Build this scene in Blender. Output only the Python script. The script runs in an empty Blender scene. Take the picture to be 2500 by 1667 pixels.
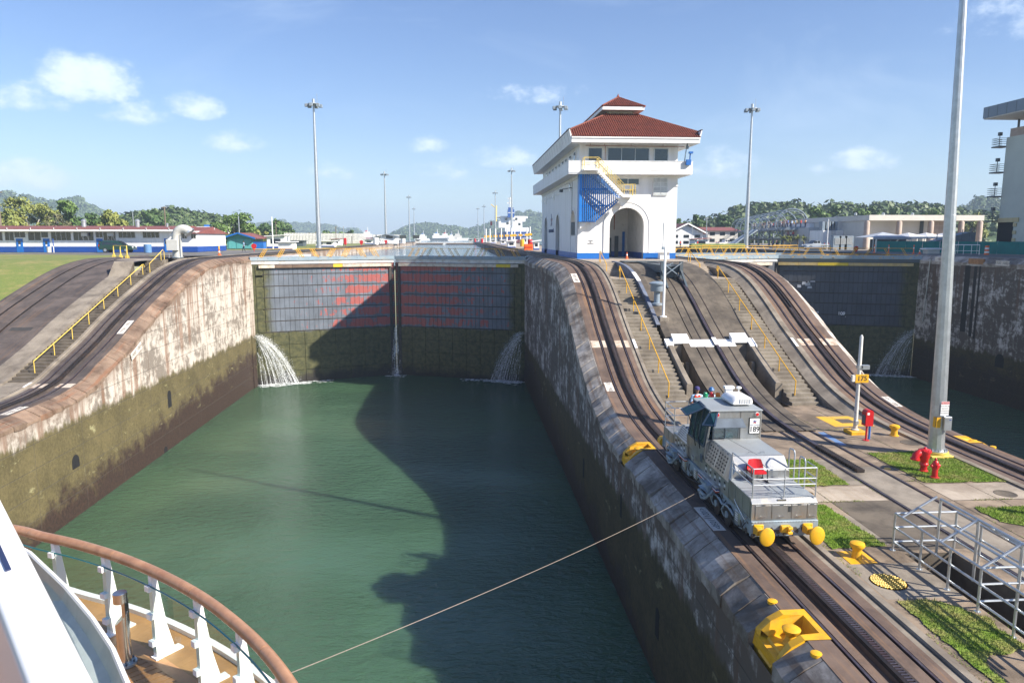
import bpy, math, random
import numpy as np
from mathutils import Vector, Matrix
scene = bpy.context.scene
COL = scene.collection
rnd = random.Random(7)
PI = math.pi
# ------------------------------------------------------------------ camera
cam = bpy.data.cameras.new('camera'); cam_o = bpy.data.objects.new('camera', cam); COL.objects.link(cam_o)
cam.sensor_width = 36.0; cam.lens = 25.064; cam.clip_start = 0.1; cam.clip_end = 60000
cam_o.location = (0, 0, 18.276)
cam_o.rotation_euler = (math.radians(90 - 8.256), math.radians(0.0), math.radians(-4.03))
scene.camera = cam_o
# ------------------------------------------------------------------ light
SUN_EL, SUN_AZ = math.radians(35), math.radians(30)
sun = bpy.data.lights.new('sun', 'SUN'); sun.energy = 4.8; sun.angle = math.radians(0.5); sun.color = (1.0, 0.92, 0.80)
sun_o = bpy.data.objects.new('sun', sun); COL.objects.link(sun_o)
sdir = Vector((-math.cos(SUN_EL) * math.cos(SUN_AZ), math.cos(SUN_EL) * math.sin(SUN_AZ), -math.sin(SUN_EL)))
sun_o.rotation_euler = sdir.to_track_quat('-Z', 'Y').to_euler()
sun_o.location = (60, -40, 80)
scene.view_settings.view_transform = 'Standard'
scene.view_settings.look = 'None'
scene.view_settings.gamma = 1.0
scene.view_settings.use_curve_mapping = False
scene.view_settings.exposure = 1.15
scene.render.engine = 'CYCLES'
scene.cycles.use_denoising = True
scene.cycles.max_bounces = 6
scene.cycles.transparent_max_bounces = 12
scene.cycles.volume_bounces = 0
scene.cycles.sample_clamp_indirect = 6
# ------------------------------------------------------------------ node helpers
class NT:
 def __init__(s, nt):
  s.nt = nt; s.x = 0
 def n(s, t, ins=None, **props):
  nd = s.nt.nodes.new(t); s.x += 40; nd.location = (s.x, 0)
  for k, v in props.items(): setattr(nd, k, v)
  for k, v in (ins or {}).items(): s.set(nd, k, v)
  return nd
 def set(s, nd, k, v):
  sock = nd.inputs[k]
  if isinstance(v, bpy.types.NodeSocket): s.nt.links.new(v, sock)
  elif isinstance(v, bpy.types.Node): s.nt.links.new(v.outputs[0], sock)
  else:
   if isinstance(v, (tuple, list)) and len(v) == 3 and sock.type == 'RGBA': v = (*v, 1)
   sock.default_value = v
 def m(s, op, a, b=0.0, c=0.0, clamp=False):
  return s.n('ShaderNodeMath', {0: a, 1: b, 2: c}, operation=op, use_clamp=clamp).outputs[0]
 def mix(s, f, a, b, mode='MIX'):
  nd = s.n('ShaderNodeMix', data_type='RGBA', blend_type=mode)
  s.set(nd, 0, f); s.set(nd, 6, a); s.set(nd, 7, b)
  return nd.outputs[2]
 def noise(s, vec, scale=1.0, detail=4.0, rough=0.55, dist=0.0):
  return s.n('ShaderNodeTexNoise', {'Vector': vec, 'Scale': scale, 'Detail': detail, 'Roughness': rough, 'Distortion': dist}).outputs[0]
 def ss(s, v, a, b):
  nd = s.n('ShaderNodeMapRange', {0: v, 1: a, 2: b, 3: 0.0, 4: 1.0}, interpolation_type='SMOOTHSTEP')
  return nd.outputs[0]
 def vscale(s, vec, sc):
  return s.n('ShaderNodeVectorMath', {0: vec, 1: sc}, operation='MULTIPLY').outputs[0]
 def sep(s, vec):
  nd = s.n('ShaderNodeSeparateXYZ', {0: vec}); return nd.outputs[0], nd.outputs[1], nd.outputs[2]
 def comb(s, x, y, z):
  return s.n('ShaderNodeCombineXYZ', {0: x, 1: y, 2: z}).outputs[0]
 def bump(s, h, strength=0.3, dist=0.02, normal=None):
  nd = s.n('ShaderNodeBump', {'Height': h, 'Strength': strength, 'Distance': dist})
  if normal is not None: s.set(nd, 'Normal', normal)
  return nd.outputs[0]
# ------------------------------------------------------------------ world: Nishita sky with soft clouds
w = bpy.data.worlds.new('World'); scene.world = w; w.use_nodes = True
w.node_tree.nodes.clear(); T = NT(w.node_tree)
sky = T.n('ShaderNodeTexSky', sky_type='NISHITA', sun_disc=False, sun_elevation=SUN_EL, sun_rotation=math.radians(120),
   altitude=0, air_density=1.0, dust_density=0.3, ozone_density=3.2)
tc = T.n('ShaderNodeTexCoord')
dirv = T.n('ShaderNodeVectorMath', {0: tc.outputs['Generated']}, operation='NORMALIZE').outputs[0]
dx, dy, dz = T.sep(dirv)
az = T.m('ARCTAN2', dx, dy)
el = T.m('ARCSINE', dz)
PUFFS = [(-25.6, 9.9, 3.1, 2.0, 1.0), (-22.9, 8.3, 2.2, 1.1, .9), (-29.8, 8.8, 3.0, 1.3, .75), (-19.3, 9.0, 1.9, 1.1, .8), (-16.5, 6.7, 2.2, .9, .8),
   (-30.1, 3.8, 3.2, 1.3, .85), (-2.4, 7.0, 1.6, .9, .75), (-1.3, 5.1, 2.4, 1.2, .62), (3.4, 6.0, 2.4, 1.1, .8), (19.6, 5.2, 2.8, 1.4, .72),
   (29.8, 5.2, 2.2, 1.1, .85), (26.8, 4.8, 1.2, .7, .55), (5.5, 10.7, 5.5, 1.0, .42), (37.0, 13.4, 3.5, 3.5, .3), (-9.0, 5.0, 4.0, 1.0, .35),
   (48, 8, 6, 2, .7), (-46, 9, 6, 2.5, .8), (75, 9, 7, 2.5, .8), (100, 7, 8, 2.5, .7), (-75, 8, 7, 2, .8), (-110, 10, 8, 3, .8), (140, 8, 8, 2.5, .7), (-160, 9, 9, 3, .7)]
fld = None
wn = T.noise(T.comb(T.m('MULTIPLY', az, 14.0), T.m('MULTIPLY', el, 22.0), 0.0), 1.0, 6, .6)
wn2 = T.noise(T.comb(T.m('MULTIPLY', az, 50.0), T.m('MULTIPLY', el, 75.0), 3.0), 1.0, 4, .6)
for a0, e0, ha, he, st in PUFFS:
 ua = T.m('DIVIDE', T.m('SUBTRACT', az, math.radians(a0)), math.radians(ha * 1.25))
 ue = T.m('DIVIDE', T.m('SUBTRACT', el, math.radians(e0)), math.radians(he * 1.25))
 low = T.m('MULTIPLY', T.m('MINIMUM', ue, 0.0), 1.7)
 hi = T.m('MAXIMUM', ue, 0.0)
 d2 = T.m('ADD', T.m('MULTIPLY', ua, ua), T.m('ADD', T.m('MULTIPLY', low, low), T.m('MULTIPLY', hi, hi)))
 v = T.m('MULTIPLY', T.m('MAXIMUM', T.m('SUBTRACT', 1.15, d2), 0.0), st)
 fld = v if fld is None else T.m('MAXIMUM', fld, v)
cl = T.m('ADD', fld, T.m('ADD', T.m('MULTIPLY', T.m('SUBTRACT', wn, .5), 2.6), T.m('MULTIPLY', T.m('SUBTRACT', wn2, .5), 1.1)))
cmask = T.m('MULTIPLY', T.ss(cl, .22, 1.15), T.ss(fld, 0.0, .35))
wisp = T.noise(T.comb(T.m('MULTIPLY', az, 3.2), T.m('MULTIPLY', el, 9.0), 7.0), 1.0, 5, .62, .6)
wmask = T.m('MULTIPLY', T.ss(wisp, .5, .85), .30)
wmask = T.m('MULTIPLY', wmask, T.ss(dz, 0.0, 0.08))
allm = T.m('MAXIMUM', T.m('MULTIPLY', cmask, .78), wmask)
shade = T.ss(T.m('ADD', cl, T.m('MULTIPLY', wn2, .3)), .3, 1.6)
ccol = T.mix(shade, (4.6, 5.6, 7.0), (7.0, 7.6, 8.4))
skyt = T.n('ShaderNodeHueSaturation', {'Hue': .513, 'Saturation': 1.16, 'Value': .90, 'Color': sky.outputs[0]}).outputs[0]
skyc = T.mix(allm, skyt, ccol)
bg = T.n('ShaderNodeBackground', {'Color': skyc, 'Strength': 0.083})
T.n('ShaderNodeOutputWorld', {'Surface': bg.outputs[0]})
# ------------------------------------------------------------------ materials
def new_mat(name):
 m = bpy.data.materials.new(name); m.use_nodes = True; m.node_tree.nodes.clear()
 return m, NT(m.node_tree)
def finish(T, col, rough, metal=0.0, normal=None, **extra):
 ins = {'Base Color': col, 'Roughness': rough, 'Metallic': metal}
 ins.update(extra)
 b = T.n('ShaderNodeBsdfPrincipled', ins)
 if normal is not None: T.set(b, 'Normal', normal)
 T.n('ShaderNodeOutputMaterial', {'Surface': b.outputs[0]})
 return b
_mats = {}
def mat(name, col, rough=0.6, metal=0.0, var=0.18, scale=2.0, dirt=None, dirt_amt=0.35, dirt_scale=0.8, bump=0.0, bscale=20.0, stretch=(1, 1, 1), coords='pos', spec=None):
 """painted / plain surface with tone variation, dirt patches and fine relief"""
 if name in _mats: return _mats[name]
 m, T = new_mat(name)
 if coords == 'pos': P = T.n('ShaderNodeNewGeometry').outputs['Position']
 else: P = T.n('ShaderNodeTexCoord').outputs['Object']
 Ps = T.vscale(P, stretch)
 n1 = T.noise(Ps, scale, 5, .6)
 c = T.mix(T.ss(n1, .3, .7), tuple(x * (1 - var) for x in col), tuple(min(1, x * (1 + var)) for x in col))
 r = rough
 if dirt is not None:
  n2 = T.noise(Ps, dirt_scale, 7, .68, .3)
  f = T.m('MULTIPLY', T.ss(n2, .46, .66), dirt_amt)
  c = T.mix(f, c, dirt)
  r = T.m('ADD', rough, T.m('MULTIPLY', f, .2), clamp=True)
 nrm = None
 if bump > 0: nrm = T.bump(T.noise(P, bscale, 6, .65), bump, .02)
 ex = {}
 if spec is not None: ex['Specular IOR Level'] = spec
 finish(T, c, r, metal, nrm, **ex)
 _mats[name] = m
 return m
def wall_mat(name, white, dark, rust, whiteness, stain=6.4, lowk=1.0):
 """lock wall concrete: UV.y = metres below the coping; peeling lime wash, rust drips, weed below the water mark"""
 m, T = new_mat(name)
 P = T.n('ShaderNodeNewGeometry').outputs['Position']; x, y, z = T.sep(P)
 uv = T.n('ShaderNodeUVMap').outputs[0]; u, dt, _ = T.sep(uv)
 fine = T.noise(T.comb(0.0, T.m('MULTIPLY', y, 1.6), T.m('MULTIPLY', z, 1.6)), 1.0, 8, .72)
 big = T.noise(T.comb(2.0, T.m('MULTIPLY', y, .22), T.m('MULTIPLY', z, .3)), 1.0, 4, .6)
 streak = T.noise(T.comb(5.0, T.m('MULTIPLY', y, 1.5), T.m('MULTIPLY', z, .09)), 1.0, 6, .7)
 peel = T.m('ADD', T.m('ADD', T.m('MULTIPLY', fine, .60), T.m('MULTIPLY', streak, .34)), T.m('MULTIPLY', big, .68))
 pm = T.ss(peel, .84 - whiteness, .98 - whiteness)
 up = T.mix(pm, dark, white)
 drip = T.ss(T.noise(T.comb(9.0, T.m('MULTIPLY', y, 1.1), T.m('MULTIPLY', z, .03)), 1.0, 4, .65), .50, .60)
 reach = T.ss(T.m('SUBTRACT', T.m('MULTIPLY', T.noise(T.comb(4.0, T.m('MULTIPLY', y, .8), 0.0), 1.0, 3), 12.0), dt), -1.0, 2.5)
 up = T.mix(T.m('MULTIPLY', T.m('MULTIPLY', drip, reach), .75), up, rust)
 topd = T.ss(T.m('ADD', dt, T.m('MULTIPLY', fine, 1.2)), 1.9, .5)
 up = T.mix(T.m('MULTIPLY', topd, .8), up, tuple(.5 * a + .5 * b for a, b in zip(rust, dark)))
 mossn = T.noise(P, .55, 7, .66, .4); mf = T.noise(P, 5.0, 5, .7)
 olive = T.mix(T.ss(T.m('ADD', T.m('MULTIPLY', mf, .55), T.m('MULTIPLY', mossn, .5)), .32, .72), (.062, .056, .020), (.145, .128, .050))
 brown = T.mix(T.ss(mf, .3, .75), (.020, .013, .009), (.062, .038, .024))
 lowf = T.ss(T.m('ADD', T.m('SUBTRACT', z, T.m('MULTIPLY', T.m('SUBTRACT', y, 35.0), .065)), T.m('MULTIPLY', T.m('SUBTRACT', mossn, .5), 5.0)), 1.9, .2)
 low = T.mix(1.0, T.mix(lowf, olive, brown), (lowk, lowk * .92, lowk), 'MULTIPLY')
 pale = T.ss(T.noise(T.vscale(P, (1, .5, 1)), 1.1, 7, .72, .5), .60, .68)
 low = T.mix(T.m('MULTIPLY', pale, T.m('MULTIPLY', T.ss(z, .6, 4.0), .75 * lowk)), low, (.34, .32, .17))
 edge = T.m('ADD', z, T.m('MULTIPLY', T.m('SUBTRACT', T.noise(T.comb(1.0, T.m('MULTIPLY', y, 1.3), T.m('MULTIPLY', z, .4)), 1.0, 5, .7), .5), 2.0))
 wm = T.ss(edge, stain + .25, stain - .25)
 c = T.mix(wm, up, low)
 zl = T.m('ABSOLUTE', T.m('SUBTRACT', T.m('FRACT', T.m('DIVIDE', z, 1.52)), .5))
 yl = T.m('ABSOLUTE', T.m('SUBTRACT', T.m('FRACT', T.m('DIVIDE', y, 5.4)), .5))
 line = T.m('MAXIMUM', T.ss(zl, .478, .496), T.ss(yl, .4945, .4985))
 c = T.mix(T.m('MULTIPLY', line, T.m('ADD', .35, T.m('MULTIPLY', fine, .6))), c, tuple(.35 * v for v in dark))
 h = T.m('SUBTRACT', T.m('ADD', T.m('MULTIPLY', fine, .7), T.m('MULTIPLY', mf, .5)), T.m('MULTIPLY', line, 1.2))
 finish(T, c, T.m('SUBTRACT', .92, T.m('MULTIPLY', lowf, .25)), 0, T.bump(h, .38, .045))
 _mats[name] = m
 return m
WALL_L = wall_mat('lime_washed_concrete', (.54, .49, .43), (.21, .18, .15), (.20, .105, .06), .115)
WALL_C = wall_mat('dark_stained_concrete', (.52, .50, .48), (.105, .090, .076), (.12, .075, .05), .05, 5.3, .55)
def slab_mat(name, a, b, c3, rust=.5, tone=0):
 m, T = new_mat(name)
 P = T.n('ShaderNodeNewGeometry').outputs['Position']; x, y, z = T.sep(P)
 n1 = T.noise(P, .6, 7, .68, .3); n2 = T.noise(P, 6.0, 6, .7); st = T.noise(T.comb(T.m('MULTIPLY', x, 5.0), T.m('MULTIPLY', y, .14), 0.0), 1.0, 5, .6)
 c = T.mix(T.ss(n1, .32, .68), a, b)
 c = T.mix(T.m('MULTIPLY', T.ss(st, .5, .68), rust), c, c3)
 n4 = T.noise(P, .33, 6, .7, .8); c = T.mix(T.m('MULTIPLY', T.ss(n4, .52, .68), .5), c, tuple(.5 * v for v in a))
 c = T.mix(T.m('MULTIPLY', T.ss(n2, .58, .75), .5), c, tuple(.45 * v for v in a))
 c = T.mix(T.m('MULTIPLY', T.ss(n2, .35, .22), .35), c, tuple(min(1, 1.7 * v) for v in b))
 if tone: c = T.mix(1.0, c, T.mix(T.n('ShaderNodeObjectInfo').outputs['Random'], (1 - tone,) * 3, (1 + tone,) * 3), 'MULTIPLY')
 finish(T, c, T.m('ADD', .68, T.m('MULTIPLY', n1, .25)), 0, T.bump(T.m('ADD', n2, T.m('MULTIPLY', T.noise(P, 40, 3), .4)), .45, .02))
 _mats[name] = m
 return m
TRACK = slab_mat('rust_stained_track_concrete', (.095, .064, .050), (.165, .115, .088), (.27, .145, .065), .6)
TRACK_D = slab_mat('oily_track_concrete', (.055, .045, .042), (.115, .092, .082), (.20, .11, .05), .35)
CONC = slab_mat('weathered_concrete', (.15, .125, .098), (.29, .25, .20), (.24, .20, .15), .4)
CONC_D = slab_mat('dark_weathered_concrete', (.062, .050, .038), (.150, .124, .094), (.12, .10, .075), .4)
CONC_L = slab_mat('pale_concrete', (.27, .22, .17), (.44, .375, .30), (.30, .22, .14), .3)
GROUNDM = slab_mat('lock_apron_concrete', (.125, .094, .066), (.325, .250, .180), (.20, .16, .11), .3)
def lawn_mat(name, a, b, dry, dscale=.15):
 m, T = new_mat(name)
 P = T.n('ShaderNodeNewGeometry').outputs['Position']
 n1 = T.noise(P, dscale, 6, .65); n2 = T.noise(P, 9.0, 5, .7); n3 = T.noise(P, 1.3, 5, .6)
 c = T.mix(T.ss(n2, .3, .7), a, b)
 c = T.mix(T.m('MULTIPLY', T.ss(T.m('ADD', T.m('MULTIPLY', n1, .6), T.m('MULTIPLY', n3, .45)), .46, .66), .75), c, dry)
 finish(T, c, .9, 0, T.bump(n2, .8, .05))
 _mats[name] = m
 return m
LAWN = lawn_mat('mown_lawn', (.110, .155, .030), (.190, .225, .050), (.30, .245, .09))
LAWN_G = lawn_mat('lush_lawn', (.105, .190, .010), (.190, .300, .024), (.34, .28, .11), .5)
ASPH = mat('asphalt', (.13, .125, .12), .9, 0, .2, .6, (.2, .19, .17), .5, .2, .3, 30)
def paint(name, col, rough=.4, dirt=None, amt=.3, **k):
 return mat(name, col, rough, 0, k.pop('var', .06), k.pop('scale', 1.2), dirt or tuple(.5 * c + .04 for c in col), amt, k.pop('dscale', 1.0), **k)
WHITE = paint('white_paint', (.80, .80, .80), .5, (.60, .58, .54), .32, dscale=.8, stretch=(1.6, 1.6, .11))
WHITE_C = paint('clean_white_paint', (.82, .82, .81), .35, amt=.05)
BLUE = paint('blue_paint', (.008, .135, .48), .42, (.05, .09, .25), .3)
BLUE_D = paint('dark_blue_paint', (.008, .060, .30), .45, (.03, .06, .18), .3)
YEL = paint('yellow_paint', (.74, .40, .012), .45, (.42, .20, .03), .45, dscale=2.0)
YEL_P = paint('pale_yellow_paint', (.72, .52, .10), .5, (.45, .30, .08), .4, dscale=2.0)
RED = paint('red_paint', (.52, .012, .016), .32, (.30, .03, .03), .3, dscale=3.0)
TEAL = paint('teal_paint', (.06, .30, .32), .55, amt=.25)
TEAL_D = paint('dark_teal_mesh', (.0, .17, .16), .8, (.01, .11, .12), .4)
STEELB = paint('blue_grey_steel_paint', (.21, .27, .33), .5, (.30, .22, .16), .35, dscale=.9)
STEELD = paint('dark_grey_steel_paint', (.075, .10, .12), .5, (.10, .08, .06), .4, dscale=.9)
GALV = mat('galvanised_steel', (.50, .53, .55), .38, .75, .12, 3.0, (.34, .35, .36), .35, 1.5)
CHROME = mat('stainless_steel', (.62, .62, .61), .24, 1.0, .06, 8.0)
LOCO = mat('brushed_metal_body', (.45, .46, .46), .34, .85, .12, 1.5, (.30, .26, .21), .6, 1.6, .08, 40, (1, 1, .25))
LOCO_T = mat('grey_deck_paint', (.29, .32, .34), .5, .1, .08, 1.0, (.27, .26, .25), .4, .9)
LOCO_B = mat('blue_grey_frame_paint', (.27, .34, .39), .48, .1, .10, 1.5, (.14, .12, .10), .5, 1.4)
IRON = mat('dark_rail_steel', (.050, .043, .042), .5, .6, .3, 3.0, (.10, .06, .04), .5, 1.0)
RAILTOP = mat('worn_rail_steel', (.16, .13, .14), .4, .8, .2, 2.0, (.10, .055, .06), .6, .8)
BLACK = mat('black_rubber', (.018, .018, .02), .6)
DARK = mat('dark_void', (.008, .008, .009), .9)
GLASSD = mat('dark_window_glass', (.022, .028, .034), .08, 0, .2, .3, spec=.9)
ROOFT = mat('clay_roof_tile', (.215, .056, .032), .75, 0, .30, 5.0, (.10, .032, .026), .5, 1.2)
ROOFM = mat('red_metal_roof', (.21, .065, .055), .65, 0, .14, 1.0, (.20, .10, .08), .4, .3)
GREYR = mat('grey_metal_roof', (.20, .23, .26), .55, .2, .1, 1.0)
CREAM = mat('cream_wall_paint', (.62, .60, .55), .7, 0, .06, .3, (.50, .46, .40), .3, .3)
STONE = mat('pinkish_stone_cladding', (.42, .34, .29), .8, 0, .1, 1.0)
PALEG = mat('pale_green_render', (.50, .55, .49), .75, 0, .05, .3, (.42, .46, .42), .3, .2)
ORANGE = paint('orange_paint', (.80, .14, .02), .4, amt=.1)
GREENL = paint('green_lamp_glass', (.01, .22, .09), .15, amt=.0)
REDL = paint('red_lamp_glass', (.60, .015, .015), .15, amt=.0)
ORGL = paint('orange_lamp_glass', (.85, .22, .01), .15, amt=.0)
TEAK = mat('teak_wood', (.34, .165, .060), .5, 0, .14, 3.0, (.24, .11, .045), .4, 4.0, .06, 30, (1, 1, 6))
TEAK_R = mat('varnished_handrail_wood', (.38, .205, .115), .32, 0, .2, 3.0, (.24, .105, .06), .5, 5.0, .04, 40, (1, 1, 1))
BARK = mat('tree_bark', (.16, .13, .10), .9, 0, .25, 4.0)
BARK_P = mat('pale_bark', (.38, .34, .29), .9, 0, .2, 4.0)
def leaf_mat(name, a, b):
 m, T = new_mat(name)
 P = T.n('ShaderNodeNewGeometry').outputs['Position']
 n1 = T.noise(P, .35, 4, .6); n2 = T.noise(P, 3.0, 3, .7)
 c = T.mix(T.ss(T.m('ADD', T.m('MULTIPLY', n1, .5), T.m('MULTIPLY', n2, .5)), .36, .64), a, b)
 b_ = finish(T, c, .6)
 _mats[name] = m
 return m
LEAF_D = leaf_mat('dark_foliage', (.034, .074, .018), (.095, .165, .038))
LEAF_M = leaf_mat('mid_green_foliage', (.052, .110, .020), (.135, .210, .044))
LEAF_Y = leaf_mat('yellow_green_foliage', (.120, .160, .030), (.280, .290, .072))
LEAF_B = leaf_mat('brownish_foliage', (.075, .085, .035), (.150, .145, .065))
FOREST = leaf_mat('forest_canopy', (.032, .064, .020), (.105, .150, .042))
def water_mat(name, col, rough, sc, strength, murky=False):
 m, T = new_mat(name)
 P = T.n('ShaderNodeNewGeometry').outputs['Position']; x, y, z = T.sep(P)
 n1 = T.noise(T.comb(T.m('MULTIPLY', x, 1.1 * sc), T.m('MULTIPLY', y, 2.3 * sc), 0.0), 1.0, 4, .55, .5)
 n2 = T.noise(T.comb(T.m('MULTIPLY', x, 3.4 * sc), T.m('MULTIPLY', y, 7.0 * sc), 3.0), 1.0, 3, .6, .3)
 nb = T.noise(T.comb(T.m('MULTIPLY', x, .06 * sc), T.m('MULTIPLY', y, .08 * sc), 1.0), 1.0, 3, .5)
 gain = T.m('ADD', .35, T.m('MULTIPLY', T.ss(nb, .35, .65), 1.0))
 h = T.m('MULTIPLY', T.m('ADD', n1, T.m('MULTIPLY', n2, .42)), gain)
 c = T.mix(T.ss(nb, .3, .7), col, tuple(.85 * v for v in col))
 b = finish(T, c, rough, 0, T.bump(h, strength, .25), IOR=1.45 if murky else 1.33, **{'Specular IOR Level': .9})
 if murky:
  b.subsurface_method = 'BURLEY'; b.inputs['Subsurface Weight'].default_value = .85; b.inputs['Subsurface Radius'].default_value = (1.0, 1.0, .9); b.inputs['Subsurface Scale'].default_value = 1.5
 _mats[name] = m
 return m
WATER = water_mat('green_lock_water', (.058, .123, .066), .04, 1.0, 1.0, True)
WATER_UP = water_mat('blue_grey_water', (.055, .085, .085), .08, .7, .35)
# ------------------------------------------------------------------ mesh helpers
class G:
 def __init__(s): s.v = []; s.f = []; s.mi = []; s.uv = None
 def add(s, vs, fs, m=0):
  o = len(s.v); s.v += [tuple(map(float, p)) for p in vs]
  s.f += [tuple(i + o for i in f) for f in fs]; s.mi += [m] * len(fs); return s
 def quad(s, a, b, c, d, m=0): return s.add([a, b, c, d], [(0, 1, 2, 3)], m)
 def box(s, x0, x1, y0, y1, z0, z1, m=0):
  return s.add([(x0, y0, z0), (x1, y0, z0), (x1, y1, z0), (x0, y1, z0), (x0, y0, z1), (x1, y0, z1), (x1, y1, z1), (x0, y1, z1)],
      [(0, 3, 2, 1), (4, 5, 6, 7), (0, 1, 5, 4), (1, 2, 6, 5), (2, 3, 7, 6), (3, 0, 4, 7)], m)
 def cbox(s, x0, x1, y0, y1, z0, z1, c=.02, m=0):
  r = [(x0 + c, y0), (x1 - c, y0), (x1, y0 + c), (x1, y1 - c), (x1 - c, y1), (x0 + c, y1), (x0, y1 - c), (x0, y0 + c)]
  cx, cy = (x0 + x1) / 2, (y0 + y1) / 2
  t = [(cx + (a - cx) * (1 - 2 * c / (x1 - x0)), cy + (b - cy) * (1 - 2 * c / (y1 - y0))) for a, b in r]
  vs = [(a, b, z0) for a, b in r] + [(a, b, z1 - c) for a, b in r] + [(a, b, z1) for a, b in t]
  fs = [tuple(range(7, -1, -1)), tuple(range(16, 24))]
  for k in (0, 8): fs += [(k + i, k + (i + 1) % 8, k + 8 + (i + 1) % 8, k + 8 + i) for i in range(8)]
  return s.add(vs, fs, m)
 def bar(s, p, q, w, h, m=0, up=(0, 0, 1)):
  p, q = Vector(p), Vector(q); d = (q - p).normalized(); up = Vector(up)
  if abs(d.dot(up)) > .99: up = Vector((0, 1, 0))
  a = d.cross(up).normalized() * w / 2; b = a.cross(d).normalized() * h / 2
  vs = [p - a - b, p + a - b, p + a + b, p - a + b, q - a - b, q + a - b, q + a + b, q - a + b]
  return s.add(vs, [(0, 3, 2, 1), (4, 5, 6, 7), (0, 1, 5, 4), (1, 2, 6, 5), (2, 3, 7, 6), (3, 0, 4, 7)], m)
 def tube(s, p, q, r, r1=None, n=8, m=0, caps=True):
  p, q = Vector(p), Vector(q); d = (q - p).normalized()
  up = Vector((0, 0, 1)) if abs(d.z) < .95 else Vector((1, 0, 0))
  a = d.cross(up).normalized(); b = d.cross(a); r1 = r if r1 is None else r1
  vs = [p + (a * math.cos(t) + b * math.sin(t)) * r for t in [2 * PI * i / n for i in range(n)]]
  vs += [q + (a * math.cos(t) + b * math.sin(t)) * r1 for t in [2 * PI * i / n for i in range(n)]]
  fs = [(i, i + n, (i + 1) % n + n, (i + 1) % n) for i in range(n)]
  if caps: fs += [tuple(range(n)), tuple(range(2 * n - 1, n - 1, -1))]
  return s.add(vs, fs, m)
 def path(s, pts, r, n=8, m=0, caps=True):
  pts = [Vector(p) for p in pts]; rings = []
  d0 = (pts[1] - pts[0]).normalized(); up = Vector((0, 0, 1)) if abs(d0.z) < .9 else Vector((1, 0, 0))
  a = d0.cross(up).normalized()
  for i, p in enumerate(pts):
   d = (pts[min(i + 1, len(pts) - 1)] - pts[max(i - 1, 0)]).normalized()
   a = (a - d * a.dot(d)).normalized(); b = d.cross(a); rr = r[i] if isinstance(r, (list, tuple)) else r
   rings.append([p + (a * math.cos(2 * PI * k / n) + b * math.sin(2 * PI * k / n)) * rr for k in range(n)])
  vs = [v for ring in rings for v in ring]; fs = []
  for i in range(len(pts) - 1):
   fs += [(i * n + k, i * n + (k + 1) % n, (i + 1) * n + (k + 1) % n, (i + 1) * n + k) for k in range(n)]
  if caps: fs += [tuple(range(n - 1, -1, -1)), tuple((len(pts) - 1) * n + k for k in range(n))]
  return s.add(vs, fs, m)
 def lathe(s, c, prof, n=16, m=0, sx=1.0):
  cx, cy, cz = c; vs = []; fs = []
  for r, z in prof: vs += [(cx + sx * r * math.cos(2 * PI * k / n), cy + r * math.sin(2 * PI * k / n), cz + z) for k in range(n)]
  for i in range(len(prof) - 1):
   fs += [(i * n + k, i * n + (k + 1) % n, (i + 1) * n + (k + 1) % n, (i + 1) * n + k) for k in range(n)]
  fs += [tuple(range(n - 1, -1, -1)), tuple((len(prof) - 1) * n + k for k in range(n))]
  return s.add(vs, fs, m)
 def prism(s, poly, axis, a0, a1, m=0):                 # polygon extruded along an axis ('x': (y,z), 'y': (x,z), 'z': (x,y))
  n = len(poly); mk = {'x': lambda p, a: (a, p[0], p[1]), 'y': lambda p, a: (p[0], a, p[1]), 'z': lambda p, a: (p[0], p[1], a)}[axis]
  vs = [mk(p, a0) for p in poly] + [mk(p, a1) for p in poly]
  fs = [tuple(range(n)), tuple(range(2 * n - 1, n - 1, -1))] + [(i, i + n, (i + 1) % n + n, (i + 1) % n) for i in range(n)]
  return s.add(vs, fs, m)
 def sweep(s, sec, ys, prof, m=0, close=False):
  k = len(sec); vs = [(x, y, prof(y) + dz) for y in ys for x, dz in sec]; fs = []
  for i in range(len(ys) - 1):
   for j in range(k if close else k - 1):
    fs.append((i * k + j, i * k + (j + 1) % k, (i + 1) * k + (j + 1) % k, (i + 1) * k + j))
  if close: fs += [tuple(range(k - 1, -1, -1)), tuple((len(ys) - 1) * k + j for j in range(k))]
  return s.add(vs, fs, m)
 def mesh(s, name, mats, smooth=False, off=(0, 0, 0)):
  me = bpy.data.meshes.new(name)
  vs = s.v if off == (0, 0, 0) else [(a - off[0], b - off[1], c - off[2]) for a, b, c in s.v]
  me.from_pydata(vs, [], s.f)
  for mm in (mats if isinstance(mats, (list, tuple)) else [mats]): me.materials.append(mm)
  me.polygons.foreach_set('material_index', s.mi)
  if smooth: me.polygons.foreach_set('use_smooth', [True] * len(s.f))
  if s.uv is not None:
   l = me.uv_layers.new(name='uv'); me_l = np.zeros(len(me.loops), 'i'); me.loops.foreach_get('vertex_index', me_l)
   l.data.foreach_set('uv', np.array(s.uv, 'f')[me_l].ravel())
  me.update()
  import bmesh
  bm = bmesh.new(); bm.from_mesh(me); bmesh.ops.recalc_face_normals(bm, faces=bm.faces); bm.to_mesh(me); bm.free()
  if smooth: me.set_sharp_from_angle(angle=math.radians(38))
  return me
 def build(s, name, mats, parent=None, smooth=False, kind=None, label=None):
  off = wloc(parent) if parent is not None else (0, 0, 0)
  return put(name, s.mesh(name, mats, smooth, off), parent, kind=kind, label=label)
def wloc(o):
 v = Vector((0, 0, 0))
 while o is not None: v = v + o.location; o = o.parent
 return tuple(v)
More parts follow.
